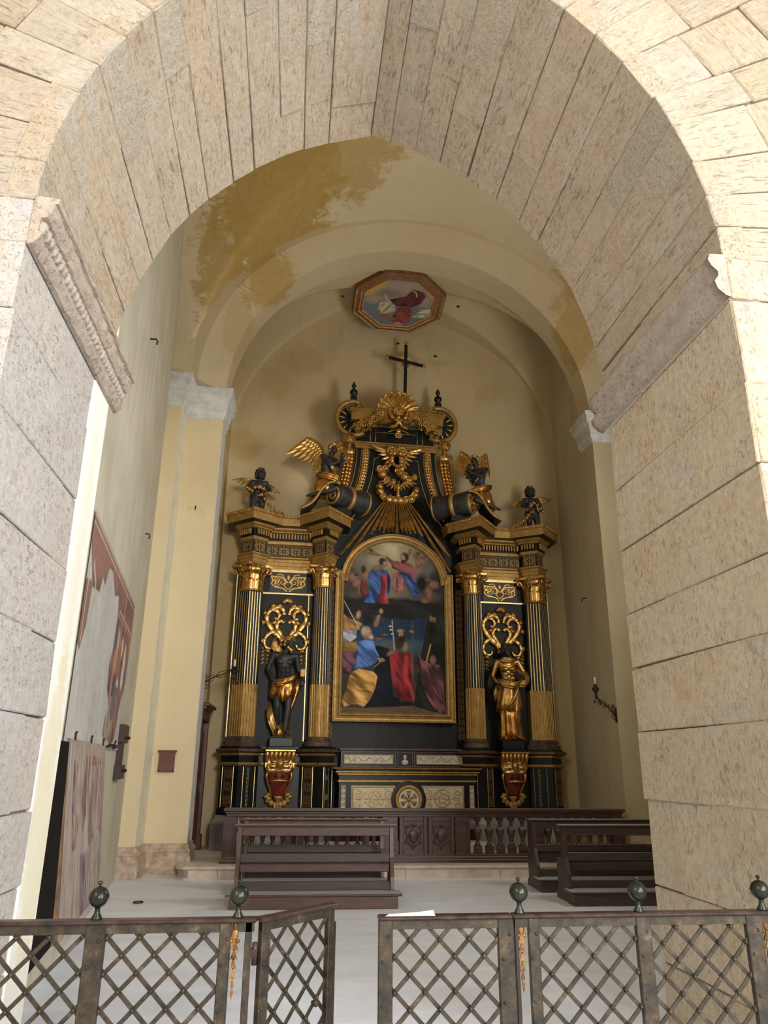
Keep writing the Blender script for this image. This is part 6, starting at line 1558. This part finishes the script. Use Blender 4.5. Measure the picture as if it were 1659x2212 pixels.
ob('painted_plaster', cv.mesh('painted_plaster', 'fresco_paint', wall_map(6.2, 1.7, .012), m_full), None, ft)
# lower tail of the fresco, painted over grey plaster down to the panel
cv = Cv(FW, 1.0, 400, (.45, .43, .40), 6); cv.c[..., :3] *= (0.9 + .2 * cv.nz(9, 5))[..., None]
cv.poly([(2.75, 1.0), (3.45, 1.0), (3.30, .72), (3.42, .50), (3.2, .26), (2.95, .12), (2.7, .24), (2.8, .5), (2.85, .8)], (.42, .30, .23), 2, (.1, .15, .2)); cv.poly([(2.95, 1.0), (3.3, 1.0), (3.25, .6), (3.1, .42), (3.0, .6)], (.13, .14, .18), 2)
o2 = wall_map(6.2, 1.72, .014)
# panel: the sawn slab of old fresco leaning against the wall
pr = root('leaning_fresco_panel', (0, 0, 0), label='tall worn detached fresco slab leaning against the left wall behind the iron rail', cat='panel')
ZP = 0.28; p0, p1 = Vector((-1.655, 6.42, ZP)), Vector((-1.93, 8.84, ZP))
PW = (Vector((p1.x, p1.y)) - Vector((p0.x, p0.y))).length; PH = 1.455
dd = Vector((p1.x - p0.x, p1.y - p0.y, 0)).normalized(); nn = Vector((dd.y, -dd.x, 0)); leanv = Vector((0, 0, PH)) - nn * 0.115
cv = Cv(PW, PH * 1.0, 330, (.44, .38, .33), 8); cv.Y = cv.Y * (1.74 / PH)
n1, n2 = cv.nz(16, 1), cv.nz(5, 7); st_ = cv.nz(60, 2)
cv.c[..., :3] = (np.array([.46, .40, .35]) * (0.82 + .3 * n1)[..., None])
for (pts, col) in (([(.3, 1.55), (.55, 1.5), (.5, 1.2), (.45, .95), (.32, 1.1)], (.30, .20, .22)), ([(.95, 1.6), (2.35, 1.58), (2.4, 1.5), (1.0, 1.5)], (.42, .24, .19)), ([(.95, 1.52), (1.35, 1.5), (1.3, 1.2), (1.0, .8), (.85, 1.1)], (.36, .20, .18)), ([(1.1, 1.3), (1.6, 1.3), (1.55, .95), (1.75, .7), (1.45, .62), (1.3, .8), (1.2, 1.0)], (.24, .15, .19)), ([(1.7, 1.5), (2.3, 1.45), (2.2, 1.0), (2.3, .7), (1.9, .8), (1.8, 1.1)], (.40, .24, .21)), ([(.9, .62), (1.7, .58), (1.5, .35), (1.62, .0), (1.1, .0), (1.0, .3)], (.25, .18, .22)), ([(.35, 1.05), (.8, 1.0), (.7, .7), (.45, .7)], (.40, .26, .22)), ([(1.9, .7), (2.35, .7), (2.2, .2), (2.0, .1)], (.42, .33, .29))):
    cv.poly(pts, tuple(.85 * q + .02 for q in col), 5, (.15, .10, .3), 0, int(pts[0][0] * 9))
for (x, y, rx, ry) in ((1.05, .72, .28, .10), (1.75, .52, .34, .14), (.7, .5, .2, .2), (1.35, 1.3, .10, .18), (1.9, .95, .06, .3)): cv.ell(x, y, rx, ry, (.46, .42, .37), .6)
dr = (np.abs(st_ - .5) < .03) & (n2 > .5); cv.lay(cv.blur(dr.astype(float), 1) * .5, (.20, .14, .13))
cv.c[..., :3] *= np.array([.80, .74, .70]) * (.62 + .35 * cv.aniso(0, 30, 2.2, 8) + .32 * cv.aniso(.1, 80, 7, 5))[..., None]
stk = np.clip((cv.aniso(0, 14, 1.2, 21) - .62) * 5, 0, 1); cv.lay(stk * .6, (.26, .17, .17))
stk = np.clip((cv.aniso(0, 22, 1.5, 33) - .70) * 6, 0, 1); cv.lay(stk * .6, (.50, .46, .40))
pm = cv.mesh('painted_face', 'fresco_paint', lambda X, Y: (p0.x + dd.x * X + leanv.x * Y / 1.74, p0.y + dd.y * X + leanv.y * Y / 1.74, ZP + Y * PH / 1.74))
ob('painted_face', pm, None, pr)
mb = MB(); th = -nn * .05
A = [p0, p1, p1 + leanv, p0 + leanv]; B = [q + th for q in A]; mb.add([q - nn * .002 for q in A] + B, [(0, 1, 2, 3), (7, 6, 5, 4), (0, 4, 5, 1), (1, 5, 6, 2), (2, 6, 7, 3), (3, 7, 4, 0)], 0)
e0 = p0 - dd * .0; A = [p0 - dd * .04, p0, p0 + leanv, p0 + leanv - dd * .04]; B = [q + th * 1.2 for q in A]; mb.add(A + B, [(0, 1, 2, 3), (7, 6, 5, 4), (0, 4, 5, 1), (1, 5, 6, 2), (2, 6, 7, 3), (3, 7, 4, 0)], 1)
ob('wooden_backing', mb, ['wood_plaque', 'wood_edge'], pr)
for k in (.12, .52, .9):
    mb = MB(); q = p0 + dd * PW * k + leanv; mb.tube([q + Vector((0, 0, -.01)), q + Vector((0, 0, .05)), q + Vector((0, .03, .06))], .010, 5); ob('iron_peg', mb, 'dark_iron', pr)
# near-black sheet standing in for the deep shadow gap beside the slab
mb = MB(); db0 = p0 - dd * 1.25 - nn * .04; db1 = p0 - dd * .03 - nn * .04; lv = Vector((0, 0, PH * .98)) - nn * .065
A = [db0, db1, db1 + lv, db0 + lv]; B = [q - nn * .03 for q in A]; mb.add(A + B, [(0, 1, 2, 3), (7, 6, 5, 4), (0, 4, 5, 1), (1, 5, 6, 2), (2, 6, 7, 3), (3, 7, 4, 0)]); ob('gap_shadow', mb, 'dark_gap', label='narrow black sheet painted as the shadow gap between left plaster reveal and worn fresco slab', cat='board')
mb = MB(); a = wall_pt(8.9, 1.745, .05); b = wall_pt(9.75, 1.745, .05); mb.tube([a, b], .014, 6); mb.tube([wall_pt(9.3, 1.70, .05), wall_pt(9.32, 1.80, .07)], .010, 5); mb.tube([wall_pt(9.7, 1.71, .0), wall_pt(9.7, 1.745, .06)], .012, 5); mb.tube([wall_pt(8.95, 1.71, .0), wall_pt(8.95, 1.745, .06)], .012, 5)
ob('iron_rod', mb, 'dark_iron', label='thin horizontal iron rod on the left wall beside the fresco slab', cat='rod')
# tall dark bracket
bk = root('wall_bracket', (0, 0, 0), label='tall narrow dark wooden bracket with iron knobs on the left chapel wall', cat='bracket')
def wbox(mb, y0, y1, z0, z1, d0, d1, mat=0):
    P = [wall_pt(y0, z0, d0), wall_pt(y1, z0, d0), wall_pt(y1, z1, d0), wall_pt(y0, z1, d0)]; Q = [wall_pt(y0, z0, d1), wall_pt(y1, z0, d1), wall_pt(y1, z1, d1), wall_pt(y0, z1, d1)]
    mb.add(P + Q, [(0, 1, 2, 3), (7, 6, 5, 4), (0, 4, 5, 1), (1, 5, 6, 2), (2, 6, 7, 3), (3, 7, 4, 0)], mat)
mb = MB(); wbox(mb, 10.18, 10.58, 1.38, 2.0, 0, .05); ob('backplate', mb, 'dark_iron', bk)
for z0, z1 in ((1.36, 1.53), (1.80, 2.02)):
    mb = MB(); wbox(mb, 10.10, 10.66, z0, z1, 0, .085); ob('end_block', mb, 'dark_iron', bk)
for z in (1.46, 1.86):
    mb = MB(); mb.tube([wall_pt(10.4, z, .08), wall_pt(10.4, z, .11)], .014, 8); mb.ball(wall_pt(10.4, z, .115), .022, 8); ob('knob', mb, 'dark_iron', bk)
# small tabernacle-like plaque on the pilaster
pq = root('wall_plaque', (-1.925, 12.385, 1.59), label='small brown framed wooden plaque on the yellow left pilaster', cat='plaque')
mb = MB(); mb.box(-.12, .12, -.03, .0, -.165, .13, bev=.004); mb.box(-.095, .095, -.036, -.028, -.14, .10); ob('board', mb, 'wood_plaque', pq)
mb = MB(); mb.box(-.145, .145, -.055, .0, .13, .155, bev=.006); mb.box(-.13, .13, -.045, 0, .11, .13); ob('cornice', mb, 'wood_plaque', pq)
for x in (-.108, .108):
    mb = MB(); mb.box(x - .012, x + .012, -.04, -.025, -.155, .11); ob('stile', mb, 'wood_plaque', pq)
mb = MB(); mb.box(-.12, .12, -.04, -.025, -.165, -.143); ob('rail', mb, 'wood_plaque', pq)

# door in the left wall of the altar bay
X0 = -1.62
mb = MB(); mb.box(X0 - .02, X0 + .05, 13.05, 13.95, .175, 2.25); d1 = ob('door_1', mb, 'wood_door', kind='structure')
for (a, b, c_, d_) in ((13.12, 13.45, .35, 1.1), (13.55, 13.88, .35, 1.1), (13.12, 13.45, 1.25, 2.1), (13.55, 13.88, 1.25, 2.1)):
    mb = MB(); mb.box(X0 + .05, X0 + .065, a, b, c_, d_, bev=.006); ob('door_panel', mb, 'wood_door', d1)
for y in (12.98, 13.95):
    mb = MB(); mb.box(X0, X0 + .11, y, y + .10, .175, 2.25, bev=.008); mb.box(X0, X0 + .14, y - .02, y + .12, .175, .42, bev=.01); ob('door_jamb', mb, 'wood_door', d1)
mb = MB(); mb.box(X0, X0 + .12, 12.96, 14.07, 2.25, 2.42); mb.box(X0, X0 + .16, 12.95, 14.10, 2.42, 2.46); mb.box(X0, X0 + .21, 12.94, 14.13, 2.46, 2.52, bev=.01); ob('door_cornice', mb, 'wood_door', d1)

# candle arms
def candle_arm(base, tip, lab, lit_col='candle', outw=(1, 0, 0)):
    g = root('candle_bracket', base, label=lab, cat='wall bracket', group='wrought iron candle brackets of the altar bay')
    b = Vector((0, 0, 0)); t = Vector(tip) - Vector(base); d = Vector((t.x, t.y, 0)); L = d.length; d.normalize(); zt = t.z
    P = lambda s, z: d * s + Vector((0, 0, z))
    mb = MB(); mb.tube([P(0, -.05), P(.06, .02), P(L * .35, .10), P(L * .7, .16), P(L * .93, .24), P(L, .36), P(L, zt - .22)], .011, 6); ob('arm', mb, 'dark_iron', g)
    mb = MB(); w_ = Vector((-d.y, d.x, 0))
    for q in (-1, 1):
        mb.tube([P(L * .40, .11), P(L * .55, .14) + Vector((0, 0, .05)) * q, P(L * .75, .17) + Vector((0, 0, .045)) * q, P(L * .88, .21)], .006, 5)
        mb.tube([P(L * .10, .04), P(L * .22, .07) + Vector((0, 0, .05)) * q, P(L * .36, .10) + Vector((0, 0, .05)) * q, P(L * .38, .11)], .006, 5)
    for (s, z, r, k) in ((L * .13, -.06, .055, 1), (L * .10, .13, .04, -1), (L - .07, zt - .30, .05, 1), (L + .05, zt - .28, .03, -1)):
        mb.tube([P(s + x, z + y) for x, y in spiral(0, 0, r, .008, 0, 1.4 * k, 18)], .006, 5)
    ob('scroll_ironwork', mb, 'dark_iron', g)
    mb = MB(); T = Matrix.Translation(P(L, zt - .24)); mb.lathe([(.012, 0), (.03, .04), (.018, .09), (.03, .12), (.05, .15), (.03, .17), (.028, .24), (.0, .24)], 10, T=T)
    for k in range(6): a = k * PI / 3; mb.ball(P(L, zt - .09) + Vector((.05 * math.cos(a), .05 * math.sin(a), .015)), (.014, .014, .03), 5)
    ob('socket', mb, 'dark_iron', g)
    mb = MB(); mb.lathe([(.020, 0), (.020, .10), (.012, .12), (.001, .125)], 10, T=Matrix.Translation(P(L, zt))); ob('candle', mb, lit_col, g)
    mb = MB(); mb.box(-.012, .012, -.012, .012, -.14, .10) ; ob('backplate', mb, 'dark_iron', g)
    return g
candle_arm((-1.60, 13.25, 2.86), (-1.06, 13.15, 3.14), 'wrought iron candle arm with white candle above the dark door at left')
candle_arm((5.40, 12.42, 2.40), (4.99, 12.2, 2.86), 'wrought iron candle arm curving up from the right chapel wall')

# ================================================================ COMMUNION RAIL
def Y_(x): return 12.17 - 0.019 * (x + 1)
cr0 = root('communion_rail', (0, 0, 0), label='long carved dark wooden communion rail with turned balusters on the altar step', cat='railing')
ang = math.atan(-0.019)
TT = Matrix.Translation((0, 12.17 - .019, 0)) @ Matrix.Rotation(ang, 4, 'Z')
def rail_piece(name, x0, x1, z0, z1, d, prof, mats='wood_rail'):
    mb = MB(); mb.sweep([(x0, d), (x0, -d), (x1, -d), (x1, d)], prof, 0, closed=True, T=TT); return ob(name, mb, mats, cr0)
Z0 = .175
rail_piece('top_rail', -.92, 5.14, 0, 0, .07, [(-.06, .80), (0, .80), (.012, .815), (.012, .845), (.03, .855), (.03, .875), (.055, .89), (.055, .925), (-.06, .93)])
rail_piece('plinth_rail', -.92, 5.14, 0, 0, .07, [(-.06, Z0), (.07, Z0), (.07, .215), (.05, .225), (.05, .25), (.025, .262), (.025, .285), (-.06, .288)])
posts = [(-.97, -.78), (.13, .22), (1.10, 1.20), (1.40, 1.63), (2.51, 2.74), (3.68, 3.90), (5.00, 5.18)]
for (a, b) in posts:
    w_ = b - a; mb = MB(); mb.box(a, b, -.085, .085, .26, .81, bev=.004, T=TT)
    if w_ > .15:
        for (x0, x1, z0, z1) in ((a + .03, a + .045, .33, .75), (b - .045, b - .03, .33, .75), (a + .03, b - .03, .33, .345), (a + .03, b - .03, .735, .75)): mb.box(x0, x1, -.094, -.08, z0, z1, T=TT)
    ob('post', mb, 'wood_rail', cr0)
# carved double gate in the middle
for (a, b) in ((1.655, 2.085), (2.095, 2.50)):
    g_ = root('gate_panel'); g_.parent = cr0
    mb = MB(); mb.box(a, b, -.06, .04, .27, .81, T=TT); cxm = (a + b) / 2; hw = (b - a) / 2
    for (x0, x1, z0, z1) in ((a, a + .06, .27, .81), (b - .06, b, .27, .81), (a + .06, b - .06, .27, .35), (a + .06, b - .06, .75, .81)): mb.box(x0, x1, -.085, -.055, z0, z1, bev=.006, T=TT)
    ob('gate_frame', mb, 'wood_rail', g_)
    mb = MB(); P = lambda x, z, y=-.07: TT @ Vector((cxm + x, y, z))
    mb.ball(P(0, .54), (.075, .022, .105), 12)
    for q in (-1, 1):
        mb.tube([P(q * x, z, -.07) for x, z in ((.0, .40), (.06, .42), (.10, .48), (.09, .54), (.12, .60), (.10, .66), (.04, .69), (0, .67))], .014, 6)
        mb.tube([P(q * (.10 + x), .66 + z, -.068) for x, z in spiral(0, 0, .035, .006, 0, 1.3, 14)], .009, 5); mb.tube([P(q * (.11 + x), .45 + z, -.068) for x, z in spiral(0, 0, .03, .006, PI, -1.3, 14)], .008, 5)
    mb.ball(P(0, .39), (.03, .015, .03), 8); mb.ball(P(0, .70), (.05, .018, .02), 8); mb.tube([P(-.05, .56, -.09), P(0, .52, -.095), P(.05, .56, -.09)], .008, 5)
    ob('carved_shield', mb, 'wood_rail', g_)
bal = MB()
bal.box(-.056, .056, -.056, .056, .0, .115, bev=.004); bal.lathe([(.045, .115), (.050, .13), (.030, .155), (.024, .175), (.036, .19), (.032, .20), (.046, .25), (.066, .31), (.070, .345), (.044, .357), (.032, .37), (.024, .42), (.034, .455), (.044, .465)], 12); bal.box(-.048, .048, -.048, .048, .465, .525, bev=.004)
# the vase of each baluster is square-shouldered
bal.lathe([(.030, .245), (.060, .335), (.068, .350), (.050, .375), (.030, .39)], 4, smooth=False, T=Matrix.Rotation(PI / 4, 4, 'Z'))
bme = bal.mesh('baluster', 'wood_rail')
bx = [-.70, -.545, -.39, -.24, -.085, .065, .27, .41, .565, .72, .875, 1.03] + [1.27] + [2.87, 3.05, 3.225, 3.40, 3.575] + [3.98, 4.14, 4.30, 4.47, 4.64, 4.81, 4.95]
for x in bx:
    o_ = bpy.data.objects.new('baluster', bme); p = TT @ Vector((x, 0, .286)); o_.location = p; o_.rotation_euler = (0, 0, ang); link(o_, cr0)
# a second, lighter stone shelf and steps seen through the balusters
mb = MB(); mb.box(.2, 3.4, 13.15, 13.75, .175, .33, bev=.02); ob('trim_5', mb, 'step_top', kind='structure')

# ================================================================ PEWS
def pew(loc, rz, L, lab, mats=('wood_pew', 'wood_pew_dark'), chip=False):
    # origin at the foot of the left rear end; x along the pew, +y towards the altar (the sitter faces +y)
    g = root('pew', (loc[0], loc[1], 0), (0, 0, rz), label=lab, cat='pew', group='dark wooden kneeler pews facing the altar')
    W0, W1 = mats
    def part(name, x0, x1, y0, y1, z0, z1, m_=W0, bev=.006, rx=0):
        mb = MB()
        if rx: mb.box(x0, x1, -(y1 - y0) / 2, (y1 - y0) / 2, z0, z1, bev=bev, T=TR((0, (y0 + y1) / 2, 0)) @ Matrix.Rotation(0, 4, 'X'))
        else: mb.box(x0, x1, y0, y1, z0, z1, bev=bev)
        return ob(name, mb, m_, g)
    # shaped ends: a raking post rising from a broad foot
    for x in (.02, L - .065):
        mb = MB(); mb.prism([(-.02, .0), (.46, .0), (.46, .07), (.40, .10), (.40, .44), (.30, .46), (.22, .50), (.19, .84), (.12, .84), (.09, .50), (.0, .30), (-.02, .17)], x, x + .045, 0, axis='x'); ob('end_board', mb, W0, g)
    part('top_rail', -.03, L + .03, .10, .24, .835, .862, W0, .010)
    part('back_rail', .065, L - .065, .125, .15, .735, .835)
    part('back_plank', .065, L - .065, .09, .112, .45, .545, W1)
    part('seat', .03, L - .03, .14, .44, .43, .455, W0, .008)
    part('seat_apron', .065, L - .065, .125, .145, .34, .43, W0)
    part('lower_rail', .065, L - .065, .02, .045, .155, .25, W1)
    # kneeling box at the back
    part('kneeler_board', -.05, L + .05, -.26, .03, .132, .157, W0, .008)
    part('kneeler_front', .0, L, -.235, -.21, .0, .132, W0)
    for x in (.0, L - .04): part('kneeler_end', x, x + .04, -.21, .0, 0, .132, W0)
    if chip:
        mb = MB(); mb.prism([(0, 0), (.05, 0), (.028, .026)], -.002, .0, 0); ob('chipped_wood', mb, 'wood_edge', g, (1.24, .089, .455))
    return g
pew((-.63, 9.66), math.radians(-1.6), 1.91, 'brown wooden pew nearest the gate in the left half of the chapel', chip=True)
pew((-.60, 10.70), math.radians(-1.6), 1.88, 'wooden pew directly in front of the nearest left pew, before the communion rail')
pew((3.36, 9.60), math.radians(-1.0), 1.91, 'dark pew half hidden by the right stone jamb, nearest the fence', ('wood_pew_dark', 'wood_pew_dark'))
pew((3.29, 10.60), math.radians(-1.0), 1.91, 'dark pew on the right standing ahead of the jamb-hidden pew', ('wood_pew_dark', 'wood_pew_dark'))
# small iron ring let into the floor
rg = MB(); rg.tube([(.055 * math.cos(a), .055 * math.sin(a), .012) for a in [k * PI / 8 for k in range(17)]], .007, 6); ob('floor_ring', rg, 'dark_iron', loc=(-1.72, 9.95, 0), label='small iron ring lying on the marble floor near the left wall', cat='ring')

# ================================================================ WROUGHT IRON RAILING AND GATE
YR = 3.2
def screen(g, x0, x1, lattice, posts_, rail=(None, None), T=None, zt=.962, ph=(0, 0), rail_mat='iron_rail'):
    # flat bar lattice with rivets between posts; local x along, z up
    T = T or Matrix()
    r0, r1 = rail
    if r0 is not None:
        mb = MB(); mb.box(r0, r1, -.028, .028, .985, 1.0, bev=.005, T=T); ob('handrail', mb, rail_mat, g)
        mb = MB(); mb.box(r0 + .01, r1 - .01, -.010, .010, .952, .986, T=T); ob('top_bar', mb, 'iron', g)
    for (a, b) in posts_:
        mb = MB(); mb.box(a, b, -.014, .014, 0, .986, bev=.003, T=T)
        for z in (.93, .945 - .10, .35, .55, .70):
            mb.ball(T @ Vector(((a + b) / 2 + (b - a) * .22 * (1 if int(z * 100) % 2 else -1), -.015, z)), (.007, .005, .007), 6)
        ob('post', mb, 'iron', g)
    dx, dz = .1165, .1165
    for (a, b, ox, oz) in lattice:
        riv = MB(); z1 = zt; z0 = .42
        for sgn in (1, -1):
            # bars x = c + sgn*(z - oz)
            c = ox - dx * 14
            while c < ox + dx * 14:
                # clip the bar to the bay
                zs = []
                if sgn > 0: za, zb = max(z0, oz + (a - c)), min(z1, oz + (b - c))
                else: za, zb = max(z0, oz - (b - c)), min(z1, oz - (a - c))
                if zb - za > .03:
                    xa, xb = c + sgn * (za - oz), c + sgn * (zb - oz)
                    mb = MB(); y = -.004 if sgn > 0 else .004; d = Vector((xb - xa, 0, zb - za)); Lb = d.length
                    mb.box(-.0078, .0078, -.0032, .0032, -.006, Lb + .006, bev=.0012, T=T @ Matrix.Translation((xa, y, za)) @ Matrix.Rotation(math.atan2(d.x, d.z), 4, 'Y'))
                    ob('lattice_bar', mb, 'iron', g)
                c += dx
        n_ = 14
        for i in range(-n_, n_):
            for j in range(-n_ * 2, n_ * 2):
                x = ox + (i + j) * dx / 2; z = oz + (j - i) * dz / 2
                if a + .004 < x < b - .004 and z0 < z < z1 - .004: riv.ball(T @ Vector((x, -.010, z)), (.0085, .006, .0085), 6)
        ob('rivets', riv, 'iron', g, kind='stuff')
def finial_ball(g, x, T=None, y=0):
    T = T or Matrix(); r_ = root('finial'); r_.parent = g
    sp_ = [(.0365 * math.sin(a), 1.0745 - .0365 * math.cos(a)) for a in [PI * k / 16 for k in range(3, 16)]]; sp_ = sp_[:5] + [(.0375, 1.0735), (.0375, 1.0755)] + sp_[6:]
    mb = MB(); mb.lathe([(.021, 1.0), (.020, 1.005), (.011, 1.020), (.009, 1.032), (.0115, 1.040)] + sp_ + [(.004, 1.1115), (.004, 1.116), (.0085, 1.119), (.009, 1.124), (.005, 1.129), (.0005, 1.130)], 24, T=T @ Matrix.Translation((x, y, 0))); o_ = ob('ball', mb, 'iron_ball', r_); return r_
def pendant(g, x, y=-.0):
    mb = MB(); mb.tube([(x, y, .99), (x, y, .96)], .007, 6); mb.ball((x, y, .945), (.014, .006, .022), 8); mb.ball((x - .012, y, .922), (.008, .005, .008), 6); mb.ball((x + .012, y, .922), (.008, .005, .008), 6)
    for k in range(5):
        zt_ = .925 - .030 * k; w_ = .017 - .0024 * k
        mb.prism([(x - .003, zt_), (x + .003, zt_), (x + w_, zt_ - .036), (x + w_ * .4, zt_ - .030), (x, zt_ - .034), (x - w_ * .4, zt_ - .030), (x - w_, zt_ - .036)], y - .003, y + .003)
    mb.prism([(x, .775), (x + .006, .755), (x, .728), (x - .006, .755)], y - .003, y + .003)
    return ob('leaf_drop', mb, 'gilt_iron', g)
TY = Matrix.Translation((0, 0, 0))
fl = root('iron_railing', (0, YR, 0), label='riveted iron lattice railing left of the open gate leaf', cat='railing', group='fixed lattice railings of the chapel screen')
screen(fl, 0, 0, [(-1.85, -.728, -1.03, .885), (-.657, -.243, -.592, .88)], [(-.728, -.657), (-.243, -.200)], (-2.0, -.105))
mb = MB(); mb.box(-.148, -.122, -.01, .01, 0, .99, bev=.002); ob('hinge_bar', mb, 'iron', fl)
mb = MB(); mb.box(-.125, -.100, -.012, .012, .865, .895); mb.lathe([(.011, .84), (.011, .915), (.0, .915)], 8, T=Matrix.Translation((-.108, 0, 0))); ob('hinge', mb, 'iron_rail', fl)
finial_ball(fl, -.698); finial_ball(fl, -.179); pendant(fl, -.185, -.012)
fr = root('iron_railing', (0, YR, 0), label='riveted iron lattice railing right of the closed gate leaf', cat='railing', group='fixed lattice railings of the chapel screen')
screen(fr, 0, 0, [(.992, 1.392, 1.035, .905), (1.452, 1.858, 1.50, .885)], [(.950, .992), (1.392, 1.452), (1.858, 1.925)], (.885, 2.9))
mb = MB(); mb.box(.895, .908, -.012, .012, 0, .988); ob('side_bar', mb, 'dark_iron', fr)
finial_ball(fr, .919); finial_ball(fr, 1.413); finial_ball(fr, 1.943); pendant(fr, .922, -.0); pendant(fr, 1.948, -.0)
# closed right-hand leaf
g1 = root('gate_leaf', (0, YR - .002, 0), label='closed right-hand iron lattice gate leaf with a paper slip on top', cat='gate')
screen(g1, 0, 0, [(.412, .826, .478, .915)], [(.358, .412), (.826, .890)], (.355, .884))
# open left-hand leaf, swung inwards
g2 = root('gate_leaf', (-.092, YR, 0), (0, 0, math.radians(45)), label='open left-hand iron lattice gate leaf swung into the chapel', cat='gate')
screen(g2, 0, 0, [(.045, .372, .085, .905)], [(.0, .045), (.372, .408)], (-.01, .42))
mb = MB(); mb.ball((.30, -.02, .66), (.014, .012, .014), 8); mb.tube([(.30, 0, .66), (.30, -.02, .66)], .008, 6); ob('latch_knob', mb, 'iron', g2)
mb = MB(); mb.box(.408, .424, -.006, .012, .3, .93); ob('latch_bar', mb, 'iron_rail', g2)
# sheet of paper resting on the closed leaf
mb = MB(); mb.add([(.38, -.030, 1.0015), (.575, -.034, 1.0015), (.578, .024, 1.012), (.52, .022, 1.006), (.40, .012, 1.0015)], [(0, 1, 2, 3, 4)]); mb.add([(.38, -.030, 1.0005), (.575, -.034, 1.0005), (.578, .024, 1.011), (.52, .022, 1.005), (.40, .012, 1.0005)], [(4, 3, 2, 1, 0)])
ob('paper_slip', mb, 'paper', loc=(0, YR, 0), label='folded white paper slip lying on top of the closed gate leaf', cat='paper')
# roots that were built in world coordinates are moved to the foot of their thing
bpy.context.view_layer.update()
def _desc(o):
    out = []
    for c in o.children: out.append(c); out += _desc(c)
    return out
for o in list(bpy.data.objects):
    if o.type == 'EMPTY' and o.parent is None and o.location.length < 1e-6:
        pts = [c.matrix_world @ Vector(b) for c in _desc(o) if c.type == 'MESH' for b in c.bound_box]
        if not pts: continue
        d = Vector(((min(p.x for p in pts) + max(p.x for p in pts)) / 2, (min(p.y for p in pts) + max(p.y for p in pts)) / 2, min(p.z for p in pts)))
        o.location = d
        for c in o.children: c.location = c.location - d
